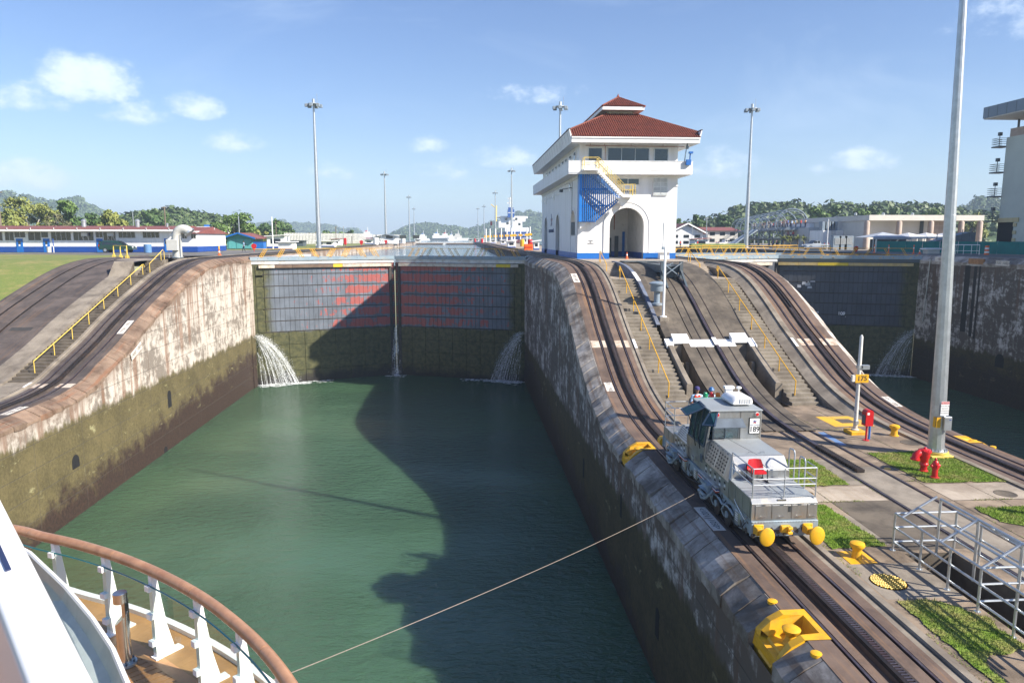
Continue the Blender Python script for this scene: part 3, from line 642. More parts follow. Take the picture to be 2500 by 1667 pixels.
G().sweep([(-35.6, .01), (-33.9, .01)], [58.2, 58.7], PL).build('patch_plate', mat('dark_patch', (.045, .042, .04), .8), inc)
G().sweep([(-36.5, .012), (-32.6, .012)], [77.6, 79.6], PL).build('pale_slab', CONC_L, inc)
g = G(); g.sweep([(-29.62, -.03), (-29.74, -.03), (-29.75, -6)], frange(30, 79, 1), PL); g.build('track_side_wall', CONC_D, inc)
g = G(); g.sweep([(-31.3, -.02), (-29.7, -.02)], frange(6, 50.6, 4), PL); g.build('stair_foot', CONC, inc)
# ------------------------------------------------------------------ mitre gates
def gate_mat(name, base, peel, xm, amount, moss=True):
 m, T = new_mat(name)
 P = T.n('ShaderNodeNewGeometry').outputs['Position']; x, y, z = T.sep(P)
 rn = T.n('ShaderNodeObjectInfo').outputs['Random']
 n1 = T.noise(P, .5, 5, .6); n2 = T.noise(T.comb(T.m('MULTIPLY', x, 2.1), 0.0, T.m('MULTIPLY', z, 1.1)), 1.0, 6, .68); n3 = T.noise(P, 7, 4, .7)
 st = T.noise(T.comb(T.m('MULTIPLY', x, 4.0), 0.0, T.m('MULTIPLY', z, .2)), 1.0, 5, .7)
 c = T.mix(T.ss(n1, .3, .7), tuple(.82 * v for v in base), tuple(1.2 * v for v in base))
 c = T.mix(T.m('MULTIPLY', T.ss(rn, .7, 1.0), .35), c, tuple(1.5 * v for v in base))
 dm = T.m('ABSOLUTE', T.m('SUBTRACT', x, xm))
 near = T.ss(T.m('MULTIPLY', dm, T.m('SUBTRACT', 1.0, T.m('MULTIPLY', T.m('GREATER_THAN', x, xm), .3))), 14.5, 2.0)
 f = T.m('ADD', T.m('ADD', T.m('MULTIPLY', T.m('SUBTRACT', n2, .14), 1.25), T.m('MULTIPLY', near, .36)), T.m('MULTIPLY', T.m('SUBTRACT', rn, .5), .16))
 zr = T.m('ABSOLUTE', T.m('SUBTRACT', T.m('FRACT', T.m('DIVIDE', T.m('SUBTRACT', z, 6.62), 1.44)), .5))
 f = T.m('SUBTRACT', f, T.m('MULTIPLY', T.ss(zr, .2, .5), .30))
 pf = T.m('MULTIPLY', T.ss(f, .70 - amount, .84 - amount), .88)
 c = T.mix(pf, c, T.mix(n3, tuple(.75 * v for v in peel), tuple(1.15 * v for v in peel)))
 c = T.mix(T.m('MULTIPLY', T.ss(st, .56, .72), .55), c, (.045, .04, .035))
 c = T.mix(T.m('MULTIPLY', T.ss(n3, .62, .72), .5), c, (.06, .035, .025))
 if moss:
  mz = T.m('ADD', z, T.m('MULTIPLY', T.m('SUBTRACT', T.noise(P, 1.2, 4), .5), .8))
  sid = T.ss(T.m('ADD', dm, T.m('MULTIPLY', n1, 2.2)), 15.4, 16.6)
  mo = T.m('MAXIMUM', T.ss(mz, 6.75, 6.45), sid)
  dark = T.ss(T.m('ADD', z, T.m('MULTIPLY', T.m('SUBTRACT', T.noise(P, .5, 6, .7), .5), 4.0)), 1.6, .3)
  mc = T.mix(T.ss(T.noise(P, 2.2, 6, .7), .35, .65), (.040, .044, .015), (.095, .092, .034))
  c = T.mix(mo, c, T.mix(dark, mc, (.018, .014, .011)))
 finish(T, c, .62, 0, T.bump(T.m('ADD', n3, T.m('MULTIPLY', st, .5)), .25, .02))
 return m
GATE_A = gate_mat('peeling_grey_red_gate_paint', (.125, .146, .180), (.40, .088, .070), -8.85, .07)
GATE_B = gate_mat('dark_gate_paint', (.058, .066, .085), (.20, .21, .24), 43.0, -.32)
GATE_MOSS = gate_mat('weedy_gate_plate', (.185, .215, .255), (.62, .13, .10), -8.85, .04)
TIMB = [mat('pale_fender_timber', (.56, .50, .42), .7, 0, .12, 2.0, (.28, .17, .09), .5, 1.5), mat('brown_fender_timber', (.15, .10, .07), .8, 0, .2, 2.0), mat('yellow_fender_timber', (.70, .52, .03), .6, 0, .1, 2.0, (.4, .25, .03), .4, 2.0),
  mat('worn_yellow_timber', (.52, .38, .14), .7, 0, .15, 2.0, (.45, .38, .28), .6, 1.3)]
GDECK = paint('gate_walkway_paint', (.24, .32, .38), .55, (.40, .38, .33), .5)
GCAP = paint('white_gate_cap', (.62, .63, .62), .5, (.34, .24, .16), .5)
LEN = 17.86
SEAM = mat('rusty_black_seam', (.05, .042, .038), .8, 0, .3, 3.0, (.10, .085, .075), .6, 2.0)
def gate_leaf(label, hx, s, gm, timbers, rails=True, detail=True, cap=GCAP):
 t = thing('gate_leaf', label, 'lock gate', (hx, 89.6, 0), 'mitre gate leaves', s * math.radians(20.31))
 def P(g, name, mats, kind=None, smooth=False):
  return put(name, g.mesh(name, mats, smooth), t, kind=kind)
 def bx(g, u0, u1, v0, v1, z0, z1, m=0):
  a, b = sorted((s * u0, s * u1)); return g.box(a, b, v0, v1, z0, z1, m)
 g = G(); bx(g, .02, LEN - .02, .06, 1.9, -4, 15.08); P(g, 'gate_frame', gm)
 zrows = [6.62, 7.99, 9.54, 10.91, 12.36, 13.81, 14.58]
 if detail:
  n = 26; w = (16.55 - 1.35) / n; meshes = {}
  for r in range(6):
   h = zrows[r + 1] - zrows[r]
   me = G().cbox(-w / 2 + .013, w / 2 - .013, -.03, .08, .05, h - .06, .012).mesh('hull_plate', gm)
   for i in range(n): put('hull_plate', me, t, (s * (1.35 + w * (i + .5)), rnd.uniform(-.008, .008), zrows[r]))
  g = G()
  for zz_ in zrows[:-1]:
   bx(g, 1.2, 16.7, -.045, .08, zz_ - .05, zz_ + .04)
   for i in range(0, 105): bx(g, 1.35 + .145 * i, 1.40 + .145 * i, -.075, -.05, zz_ - .02, zz_ + .02)
  P(g, 'rivet_seam', SEAM, 'stuff')
  lr = [.0, 1.6, 3.25, 4.95, 6.58]; nl = 9; wl = (LEN - .6) / nl
  for r in range(4):
   me = G().cbox(-wl / 2 + .02, wl / 2 - .02, -.02, .08, .03, lr[r + 1] - lr[r] - .03, .02).mesh('lower_plate', gm)
   for i in range(nl): put('lower_plate', me, t, (s * (.2 + wl * (i + .5)), rnd.uniform(-.01, .01), lr[r]))
  me = G().cbox(-.42, .42, -.02, .08, .02, 1.36, .02).mesh('quoin_plate', gm)
  for r in range(6): put('quoin_plate', me, t, (s * .82, 0, zrows[r] - (.35 if r == 5 else 0)))
 g = G(); bx(g, LEN - .75, LEN - .45, -.10, .2, -2, 15.0); P(g, 'mitre_post', SEAM)
 g = G(); bx(g, LEN - .42, LEN - .36, -.06, 0, .5, 15.0); bx(g, LEN - .14, LEN - .08, -.06, 0, .5, 15.0)
 zz_ = .6
 while zz_ < 15: bx(g, LEN - .42, LEN - .08, -.07, -.02, zz_, zz_ + .06); zz_ += .3
 P(g, 'ladder', IRON)
 g = G(); bx(g, -.1, LEN - .12, -.02, 1.95, 15.08, 15.5); P(g, 'gate_cap', cap)
 g = G(); bx(g, -.15, LEN - .06, -.16, 2.05, 15.5, 15.93); P(g, 'walkway', GDECK)
 g = G()
 for i in range(14): bx(g, .7 + i * 1.22, .76 + i * 1.22, -.165, -.15, 15.7, 15.76)
 P(g, 'bolt', IRON)
 u = .8
 for k, ln in timbers:
  g = G(); bx(g, u, u + ln - .03, -.36, -.03, 14.6, 14.98); P(g, 'fender_timber', TIMB[k]); u += ln
 def rail(v, lean, htop, style):
  g = G(); g.tube((s * .5, v + lean, htop), (s * (LEN - .3), v + lean, htop), .03, n=6); P(g, 'top_rail', YEL, smooth=True)
  k = 0
  for i in range(8):
   uu = (1.2, 3.3, 6.2, 8.0, 9.5, 11.4, 14.0, 15.7)[i]; d = .62 if (i // 2) % 2 == 0 else -.62
   g = G(); g.tube((s * (uu + .10), v, 15.9), (s * (uu + d + .10), v + lean, htop), .036, n=5); g.tube((s * (uu - .10), v + .03, 15.9), (s * (uu + d - .10), v + lean, htop), .036, n=5)
   bx(g, uu - .16, uu + .16, v - .06, v + .06, 15.84, 15.95); P(g, 'strut', YEL)
 if rails == 'up':
  rail(-.1, .05, 16.93, 0); rail(1.95, -.05, 16.9, 1)
 elif rails == 'folded':
  g = G(); g.tube((s * .8, .02, 16.10), (s * (LEN - .8), .02, 16.10), .03, n=6); P(g, 'folded_rail', YEL)
  for i in range(9):
   uu = 1.3 + i * 1.8; d = .75 if i % 2 else -.75
   g = G(); g.tube((s * uu, -.2, 15.62), (s * (uu + d * 1.4), .02, 16.08), .035, n=5); P(g, 'strut', YEL)
  rail(1.95, -.05, 16.9, 1)
 return t
gate_leaf('sunlit leaf of the closed lock gate with red primer showing through grey paint', XL, 1, GATE_A, [(0, 1.9), (1, 2.1), (1, 5.0), (2, 1.2), (0, 4.2), (0, 2.2)], 'up')
gate_leaf('fully shaded leaf of the closed lock gate, grey with red patches, nearest the control house', XR, -1, GATE_A, [(0, 1.0), (2, 1.9), (0, 1.1), (0, 4.2), (0, 4.2), (0, 4.0)], 'up')
lf = gate_leaf('black painted leaf of the far lock gate marked 109', XF, -1, GATE_B, [(3, 4.0), (3, 3.8), (2, 3.8), (3, 2.4), (3, 2.6)], 'folded', cap=STEELD)
gate_leaf('mostly hidden leaf of the far lock gate behind the far tow track', XC, 1, GATE_B, [(0, 3.4), (0, 4), (3, 4), (0, 4)], 'folded', detail=False)
text_obj('gate_number', '109', .62, WHITE_C, lf, (-9.0, -.075, 8.15), (PI / 2, 0, 0), .004, bold=.012)
g = G()
for i in range(13):
 u, zc = rnd.choice([(13.4, 11.6), (13.0, 12.4), (8.8, 8.1), (12.3, 8.2), (14.6, 9.8)]); u += rnd.gauss(0, .45); zc += rnd.gauss(0, .28); a, b = rnd.uniform(.05, .4), rnd.uniform(.05, .3)
 g.add([(-u - a, -.066 - .0004 * i, zc - b), (-u + a, -.066 - .0004 * i, zc - b * .8), (-u + a * .8, -.066 - .0004 * i, zc + b), (-u - a * .9, -.066 - .0004 * i, zc + b * .9)], [(0, 1, 2, 3)])
put('paint_patch', g.mesh('paint_patch', mat('bare_pale_patch', (.42, .44, .48), .6, 0, .25, 3.0)), lf, kind='stuff')
# ------------------------------------------------------------------ leaking water
m_, T = new_mat('falling_water')
P_ = T.n('ShaderNodeNewGeometry').outputs['Position']
al = T.ss(T.noise(P_, 6.0, 4, .7), .32, .62)
b_ = T.n('ShaderNodeBsdfPrincipled', {'Base Color': (.86, .90, .93), 'Roughness': .35})
tr = T.n('ShaderNodeBsdfTransparent'); mx = T.n('ShaderNodeMixShader', {0: T.m('MULTIPLY', al, .62), 1: tr.outputs[0], 2: b_.outputs[0]})
T.n('ShaderNodeOutputMaterial', {'Surface': mx.outputs[0]}); FALL = m_
m_, T = new_mat('white_foam')
P_ = T.n('ShaderNodeNewGeometry').outputs['Position']
al = T.ss(T.noise(P_, 3.0, 6, .75), .42, .60)
b_ = T.n('ShaderNodeBsdfPrincipled', {'Base Color': (.80, .85, .86), 'Roughness': .7})
tr = T.n('ShaderNodeBsdfTransparent'); mx = T.n('ShaderNodeMixShader', {0: al, 1: tr.outputs[0], 2: b_.outputs[0]})
T.n('ShaderNodeOutputMaterial', {'Surface': mx.outputs[0]}); FOAM = m_
def water_jet(label, org, ang, z0, reach, n, spread):
 """streaks and drops thrown from a seam beside the hinge, along the gate leaf"""
 dx_, dy_ = math.cos(ang), math.sin(ang); nx_, ny_ = dy_, -dx_
 if ny_ > 0: nx_, ny_ = -nx_, -ny_
 t = thing('water_jet', label, 'waterfall', (org[0], org[1], 0), 'leaks beside the lock gates')
 g = G()
 for i in range(n):
  v = reach * (rnd.random() ** .55); zs = z0 - rnd.random() * .5 - (1 - v / reach) * rnd.random() * 1.6; off = .15 + rnd.random() * spread
  if v < reach * .35: zs -= rnd.random() * 1.5
  wd = rnd.uniform(.008, .028); k = 9; t0 = rnd.random() * .3; pts = []
  for j in range(k):
   q = t0 + (1 - t0) * j / (k - 1)
   h = zs - zs * q * q; uu = v * q
   pts.append((org[0] + dx_ * uu + nx_ * off + rnd.gauss(0, .012 + .05 * q), org[1] + dy_ * uu + ny_ * off, h + rnd.gauss(0, .05 * q)))
  for j in range(k - 1):
   a, b = pts[j], pts[j + 1]; wj = wd * (1 + .5 * math.sin(j * 2.1 + i))
   g.add([(a[0] - dx_ * wj, a[1] - dy_ * wj, a[2]), (a[0] + dx_ * wj, a[1] + dy_ * wj, a[2]), (b[0] + dx_ * wj, b[1] + dy_ * wj, b[2]), (b[0] - dx_ * wj, b[1] - dy_ * wj, b[2])], [(0, 1, 2, 3)])
 for i in range(n * 42):
  q = rnd.random() ** .8; v = reach * (rnd.random() ** .35) * 1.05
  p = (org[0] + dx_ * v * q + rnd.gauss(0, .16) + nx_ * rnd.random() * spread * 1.4, org[1] + dy_ * v * q + ny_ * (.12 + rnd.random() * spread * 1.4), z0 * (1 - q * q) + rnd.gauss(0, .12))
  if p[2] < .02: continue
  r = rnd.uniform(.010, .034) * (1.4 if rnd.random() < .12 else 1)
  g.add([(p[0] - r, p[1], p[2]), (p[0], p[1] - r * .6, p[2] - r), (p[0] + r, p[1], p[2]), (p[0], p[1] + r * .6, p[2] + r)], [(0, 1, 2), (0, 2, 3)])
 g.build('falling_water', FALL, t, kind='stuff')
 g = G()
 for i in range(260):
  u = rnd.random() * reach * (1.1 + .9 * rnd.random()); v = .2 + abs(rnd.gauss(0, .6)); r = rnd.uniform(.08, .42) * (1 if u < reach else .7)
  c = (org[0] + dx_ * u + nx_ * v, org[1] + dy_ * u + ny_ * v); a0 = rnd.random() * 6
  g.add([(c[0] + r * 1.8 * math.cos(a0 + q * PI / 3) * (.7 + .3 * rnd.random()), c[1] + r * .7 * math.sin(a0 + q * PI / 3), .012 + i * .0004) for q in range(6)], [(0, 1, 2, 3, 4, 5)])
 g.build('foam', FOAM, t, kind='stuff')
 return t
a20 = math.radians(20.31)
water_jet('sunlit white water spraying from the hinge of the sunlit gate leaf', (XL + .1, 89.5), a20, 6.3, 4.9, 75, 1.0)
water_jet('shaded water spraying from the hinge of the shaded gate leaf', (XR - .1, 89.5), PI - a20, 6.4, 4.3, 45, .8)
water_jet('shaded water spraying beside the black gate in the far chamber', (XF - .1, 89.5), PI - a20, 6.2, 4.6, 42, .8)
t = thing('water_jet', 'thin trickle running down where the two leaves of the lock gate meet', 'waterfall', (-8.85, 95.6, 0), 'leaks beside the lock gates')
g = G()
for i in range(70):
 z0 = 6.8 * rnd.random() ** .6; z1 = max(.02, z0 - rnd.uniform(.5, 1.8)); sp = .10 + .22 * (1 - z0 / 7); x = -8.85 + rnd.gauss(0, sp); y = 95.25 - rnd.random() * .35; wd = rnd.uniform(.008, .03)
 g.quad((x - wd, y, z0), (x + wd, y, z0), (x + wd * 1.3 + rnd.gauss(0, .04), y, z1), (x - wd * 1.3 + rnd.gauss(0, .04), y, z1))
for i in range(260):
 r = rnd.uniform(.015, .045); h = abs(rnd.gauss(0, .5)); x = -8.85 + rnd.gauss(0, .35); y = 95.1 + rnd.gauss(0, .2)
 g.add([(x - r, y, h), (x, y - r, h - r), (x + r, y, h), (x, y + r, h + r)], [(0, 1, 2), (0, 2, 3)])
g.build('falling_water', FALL, t, kind='stuff')
g = G()
for i in range(50):
 a = rnd.random() * 6.3; d = abs(rnd.gauss(0, .7)); r = rnd.uniform(.08, .3); c = (-8.85 + d * math.cos(a) * 1.3, 94.8 + d * math.sin(a) * .6)
 g.add([(c[0] + r * 1.5 * math.cos(q * PI / 3), c[1] + r * .6 * math.sin(q * PI / 3), .012 + i * .0004) for q in range(6)], [(0, 1, 2, 3, 4, 5)])
g.build('foam', FOAM, t, kind='stuff')
# ------------------------------------------------------------------ control house
BX0, BX1, BY0, BY1 = 12.35, 23.0, 76.0, 110.0
ch = thing('control_house', 'white control house with red tiled roof, arched entrance and blue base on the centre wall', 'building', (17.67, 76, ZU))
def arch_wall(g, u0, u1, z0, z1, holes, mp, th, m=0, seg=12):
 """wall with round-headed openings (centre, width, spring height); mp(u, depth, z) -> point"""
 def q(a, b, c, d): g.add([a, b, c, d], [(0, 1, 2, 3)], m)
 def slab(a, b, za, zb):
  for dd in (0, th): q(mp(a, dd, za), mp(b, dd, za), mp(b, dd, zb), mp(a, dd, zb))
 u = u0
 for c, wd, zs, sill in holes:
  r = wd / 2; slab(u, c - r, z0, z1)
  if sill > z0: slab(c - r, c + r, z0, sill); q(mp(c - r, 0, sill), mp(c + r, 0, sill), mp(c + r, th, sill), mp(c - r, th, sill))
  arc = [(c - r * math.cos(PI * i / seg), zs + r * math.sin(PI * i / seg)) for i in range(seg + 1)]
  for (a, za), (b, zb) in zip(arc, arc[1:]):
   for dd in (0, th): q(mp(a, dd, za), mp(b, dd, zb), mp(b, dd, z1), mp(a, dd, z1))
   q(mp(a, 0, za), mp(b, 0, zb), mp(b, th, zb), mp(a, th, za))
  for a in (c - r, c + r): q(mp(a, 0, sill), mp(a, th, sill), mp(a, th, zs), mp(a, 0, zs))
  u = c + r
 slab(u, u1, z0, z1)
def arch_trim(c, wd, zs, z0, wt, mp, d0, d1, parent, name='arch_moulding'):
 g = G(); r0, r1 = wd / 2, wd / 2 + wt; seg = 16
 for rr, ri in ((r0, r1),):
  a = [(c - r0, z0)] + [(c - r0 * math.cos(PI * i / seg), zs + r0 * math.sin(PI * i / seg)) for i in range(seg + 1)] + [(c + r0, z0)]
  b = [(c - r1, z0)] + [(c - r1 * math.cos(PI * i / seg), zs + r1 * math.sin(PI * i / seg)) for i in range(seg + 1)] + [(c + r1, z0)]
  for i in range(len(a) - 1):
   p = [mp(*v) for v in ((a[i][0], d1, a[i][1]), (a[i + 1][0], d1, a[i + 1][1]), (b[i + 1][0], d1, b[i + 1][1]), (b[i][0], d1, b[i][1]))]
   g.add(p, [(0, 1, 2, 3)])
   for q in (a, b): g.add([mp(q[i][0], d0, q[i][1]), mp(q[i + 1][0], d0, q[i + 1][1]), mp(q[i + 1][0], d1, q[i + 1][1]), mp(q[i][0], d1, q[i][1])], [(0, 1, 2, 3)])
 g.build(name, WHITE, parent)
fm = lambda u, d, z: (u, BY0 + d, z)
lm = lambda u, d, z: (BX0 + d, u, z)
rm = lambda u, d, z: (BX1 - d, u, z)
ZB = 24.8
g = G(); arch_wall(g, BX0, BX1, ZU, ZB, [(17.63, 3.7, 19.6, ZU)], fm, .5); g.build('front_wall', WHITE, ch)
sideh = [(79.1, 3.4, 19.55, 18.5), (91.8, 3.4, 19.5, ZU), (104.5, 3.4, 19.5, ZU)]
g = G(); arch_wall(g, BY0 + .5, BY1, ZU, ZB, sideh, lm, .5); g.build('side_wall', WHITE, ch)
g = G(); arch_wall(g, BY0 + .5, BY1, ZU, ZB, sideh, rm, .5); g.build('side_wall', WHITE, ch)
g = G(); g.box(BX0 + .5, BX1 - .5, BY1 - .5, BY1, ZU, ZB); g.box(BX0 + .5, BX1 - .5, BY0 + .5, BY1 - .5, 22.4, 22.6); g.build('rear_wall', WHITE, ch)
arch_trim(17.63, 3.7, 19.6, ZU + .65, .55, fm, .0, -.05, ch); arch_trim(17.63, 4.8, 19.6, ZU + .65, .09, fm, .0, -.10, ch)
for c, wd, zs, sl in sideh: arch_trim(c, wd, zs, ZU + .65, .35, lm, .0, -.06, ch)
g = G()
for a, b in ((BX0 - .03, 15.78), (19.48, BX1 + .03)): g.box(a, b, BY0 - .03, BY0 + .3, ZU, 16.68)
for a, b in ((BY0 + .3, 90.1), (93.5, 102.8), (106.2, BY1)): g.box(BX0 - .03, BX0 + .3, a, b, ZU, 16.68); g.box(BX1 - .3, BX1 + .03, a, b, ZU, 16.68)
g.build('base_band', BLUE, ch)
INTER = paint('grey_interior_paint', (.60, .60, .59), .6)
g = G(); g.quad((12.9, 84, ZU), (22.5, 84, ZU), (22.5, 84, 22.3), (12.9, 84, 22.3)); g.quad((12.86, 76.5, ZU + .02), (22.5, 76.5, ZU + .02), (22.5, 84, ZU + .02), (12.86, 84, ZU + .02)); g.build('hall_wall', INTER, ch)
G().box(19.6, 19.75, 76.6, 84, ZU, 22.3).build('hall_partition', INTER, ch)
g = G(); g.box(19.54, 19.6, 76.7, 84, ZU + .02, 16.7); g.box(15.9, 19.5, 83.9, 83.98, ZU + .02, 16.7); g.build('hall_base_band', BLUE_D, ch)
for a, b, z1, mm in ((17.0, 17.65, 18.3, STEELD), (18.05, 18.5, 18.5, STEELD), (18.95, 19.25, 19.0, BLUE)): G().box(a, b, 83.86, 83.95, ZU + .05, z1).build('hall_door', mm, ch)
G().tube((17.35, 81, 19.2), (17.35, 81, 22.3), .05).build('hall_pipe', mat('rust_brown_paint', (.24, .07, .04), .6), ch)
G().box(15.85, 16.15, 79.5, 81.5, 18.2, 18.9).build('hall_cabinet', STEELD, ch); G().box(16.2, 16.55, 83.5, 83.9, 17.2, 18.4).build('hall_cabinet', STEELD, ch)
for c, wd, zs, sl in sideh[1:]:
 g = G(); g.box(BX0 + .32, BX0 + .36, c - wd / 2, c + wd / 2, ZU, zs); g.prism([(c + wd / 2 * math.cos(PI * i / 12), zs + wd / 2 * math.sin(PI * i / 12)) for i in range(13)], 'x', BX0 + .32, BX0 + .36); g.build('door_panel', GLASSD, ch)
 G().box(BX0 + .26, BX0 + .315, c - wd / 2, c + wd / 2, ZU, 16.68).build('door_base', BLUE_D, ch)
g = G(); g.bar((BX0 - .1, 79.9, 19.3), (BX0 + .5, 77.6, 19.3), .05, 1.4); g.build('hinged_shutter', STEELD, ch)
G().box(BX0 + .1, BX0 + .4, 77.4, 80.8, 18.3, 18.5).build('sill', WHITE, ch)
g = G()
for z0, z1, d in ((23.68, 23.80, .06), (23.92, 24.02, .05), (24.5, 24.8, .10)):
 g.box(BX0 - d, BX1 + d, BY0 - d, BY0 + .1, z0, z1); g.box(BX0 - d, BX0 + .1, BY0 + .1, BY1, z0, z1); g.box(BX1 - .1, BX1 + d, BY0 + .1, BY1, z0, z1)
g.build('string_course', WHITE, ch)
def window(x0, x1, z0, z1, n=1, y=BY0, frame=WHITE_C, t=.07, mname='window'):
 g = G(); d = .12
 g.box(x0 - t, x0, y - .04, y + d, z0 - t, z1 + t); g.box(x1, x1 + t, y - .04, y + d, z0 - t, z1 + t); g.box(x0, x1, y - .04, y + d, z1, z1 + t); g.box(x0, x1, y - .07, y + d, z0 - t, z0)
 for i in range(1, n): g.box(x0 + (x1 - x0) * i / n - .025, x0 + (x1 - x0) * i / n + .025, y - .03, y + d, z0, z1)
 f = g.build(mname, frame, ch)
 for i in range(n):
  a, b = x0 + (x1 - x0) * i / n + (.026 if i else .001), x0 + (x1 - x0) * (i + 1) / n - (.026 if i < n - 1 else .001)
  put('pane', G().box(a, b, y + .02, y + .05, z0, z1).mesh('pane', GLASSD, off=wloc(ch)), f)
by0, by1, bx0, bx1 = 74.6, 111.4, 11.1, 24.13
g = G(); g.box(bx0, bx1, by0, by1, ZB, 25.0)
th = .16
g.box(bx0, bx1, by0, by0 + th, 25.0, 26.1); g.box(bx0, bx1, by1 - th, by1, 25.0, 26.1); g.box(bx0, bx0 + th, by0 + th, by1 - th, 25.0, 26.1); g.box(bx1 - th, bx1, by0 + th, by1 - th, 25.0, 26.1)
g.build('balcony', WHITE, ch)
g = G(); g.box(bx0 - .03, bx1 + .03, by0 - .03, by0 + th + .02, 26.1, 26.16); g.box(bx0 - .03, bx0 + th + .02, by0 + th + .02, by1, 26.1, 26.16); g.box(bx1 - th - .02, bx1 + .03, by0 + th + .02, by1, 26.1, 26.16)
g.box(bx0 - .02, bx1 + .02, by0 - .02, by0, 25.18, 25.24); g.box(bx0 - .02, bx0, by0, by1, 25.18, 25.24); g.build('parapet_moulding', WHITE, ch)
uy = 76.05
g = G(); g.box(BX0 + .1, BX1 - .05, uy, BY1 - .1, 25.0, 28.02); g.build('control_room', WHITE, ch)
window(13.42, 14.78, 25.1, 27.55, 1, uy - .08, GALV); window(15.45, 19.8, 26.34, 27.58, 3, uy - .08, GALV); window(20.44, 21.82, 26.34, 27.55, 1, uy - .08, GALV)
window(16.47, 18.79, 23.86, 24.44, 2, BY0 - .09, WHITE_C, .04)
ceil = paint('lit_ceiling_panel', (.75, .78, .80), .5)
for i, yc in enumerate((78.9, 82.2, 85.3, 88.3, 91.3, 94.4, 97.6, 100.9, 104.2)):
 f = G().box(BX0 + .02, BX0 + .1, yc - .62, yc + .62, 26.55, 27.52).build('side_window', WHITE_C, ch); put('pane', G().box(BX0 + .0, BX0 + .018, yc - .5, yc + .5, 26.66, 27.42).mesh('pane', GLASSD, off=wloc(ch)), f)
for yc, z in ((81.5, 23.6), (96, 23.3), (105, 23.2)):
 f = G().box(BX0 - .07, BX0 + .02, yc - .4, yc + .4, z - .1, z + .9).build('side_window', WHITE_C, ch); put('pane', G().box(BX0 - .09, BX0 - .072, yc - .32, yc + .32, z, z + .8).mesh('pane', GLASSD, off=wloc(ch)), f)
g = G(); g.box(20.36, 21.9, BY0 - .12, BY0 + .02, 22.72, 24.58); lp = g.build('louvre_panel', mat('louvre_white', (.66, .68, .68), .5), ch)
for i in range(2):
 for j in range(4): put('louvre', G().box(20.43 + .74 * i, 21.10 + .74 * i, BY0 - .14, BY0 - .121, 22.79 + .44 * j, 23.17 + .44 * j).mesh('louvre', mat('louvre_grey', (.50, .53, .53), .5), off=wloc(ch)), lp)
ex0, ex1, ey0, ey1 = 11.3, 24.58, 74.0, 112.0
g = G(); g.box(ex0, ex1, ey0, ey1, 27.98, 28.06); g.build('soffit', WHITE, ch)
g = G(); g.box(ex0 - .02, ex1 + .02, ey0 - .06, ey0 + .08, 27.9, 28.32); g.box(ex0 - .02, ex1 + .02, ey0 - .14, ey0 + .08, 28.32, 28.46); g.build('fascia', WHITE_C, ch)
for sx, x0 in ((-1, ex0), (1, ex1)):
 g = G(); g.prism([(x0, 28.06), (x0, 27.9), (x0 + sx * .27, 29.16), (x0 + sx * .2, 29.24), (x0 - sx * .05, 28.5)], 'y', ey0 + .09, ey1); g.build('side_fascia', WHITE, ch)
 g = G(); g.box(*sorted((x0 + sx * .14, x0 + sx * .30)), ey0 + .1, ey1, 29.2, 29.3); g.build('gutter', IRON, ch)
 pm = G().box(-.012, .012, -.015, .015, 0, 1.1).mesh('panel_joint', INTER)
 for i in range(17): put('panel_joint', pm, ch, Vector((x0 + sx * .02, 75.5 + i * 2.2, 28.0)) - Vector(wloc(ch)), (0, sx * .23, 0))
hx0, hx1 = 11.05, 24.8; A = dict(fl=(ex0, ey0 - .1, 28.46), fr=(ex1, ey0 - .1, 28.46), hl=(hx0, 75.4, 29.22), hr=(hx1, 75.4, 29.22), rl=(16.06, 80, 31.7), rr=(19.33, 80, 31.7))
B = {k: (x, 186 - y, z) for k, (x, y, z) in A.items()}
roof = G(); roof.add([A['fl'], A['fr'], A['hr'], A['rr'], A['rl'], A['hl']], [(0, 1, 2, 3, 4, 5)]); roof.add([B['fl'], B['fr'], B['hr'], B['rr'], B['rl'], B['hl']], [(5, 4, 3, 2, 1, 0)])
roof.quad(A['hl'], A['rl'], B['rl'], B['hl']); roof.quad(A['hr'], A['rr'], B['rr'], B['hr']); roof.build('roof', ROOFT, ch)
def tile_rows(g, poly, udir, pitch, r=.085, row=.36, lift=.02):
 """barrel tiles: tapered half tubes laid up the slope inside a convex polygon"""
 o = Vector(poly[0]); n = (Vector(poly[1]) - o).cross(Vector(poly[2]) - o).normalized()
 if n.z < 0: n = -n
 ud = Vector(udir).normalized(); sd = ud.cross(n).normalized()
 P2 = [((Vector(p) - o).dot(sd), (Vector(p) - o).dot(ud)) for p in poly]
 lo, hi = min(p[0] for p in P2), max(p[0] for p in P2); s_ = lo + pitch / 2
 while s_ < hi:
  ts = []
  for (a, b), (c, d) in zip(P2, P2[1:] + P2[:1]):
   if (a - s_) * (c - s_) < 0: ts.append(b + (d - b) * (s_ - a) / (c - a))
  if len(ts) >= 2:
   t0, t1 = min(ts), max(ts); t = t0
   while t < t1 - .05:
    te = min(t + row, t1); vs = []
    for tt, rr in ((t, r * 1.12), (te + .03, r * .88)):
     for k in range(5):
      a = PI * k / 4; vs.append(o + sd * (s_ + rr * math.cos(a)) + ud * tt + n * (rr * math.sin(a) + lift))
    g.add(vs, [(k, k + 1, k + 6, k + 5) for k in range(4)] + [(0, 1, 2, 3, 4)]); t += row
  s_ += pitch
g = G(); up = Vector(A['rl']) - Vector((A['rl'][0], A['fl'][1], A['fl'][2])); up.x = 0
tile_rows(g, [A['fl'], A['fr'], A['hr'], A['rr'], A['rl'], A['hl']], up, .235)
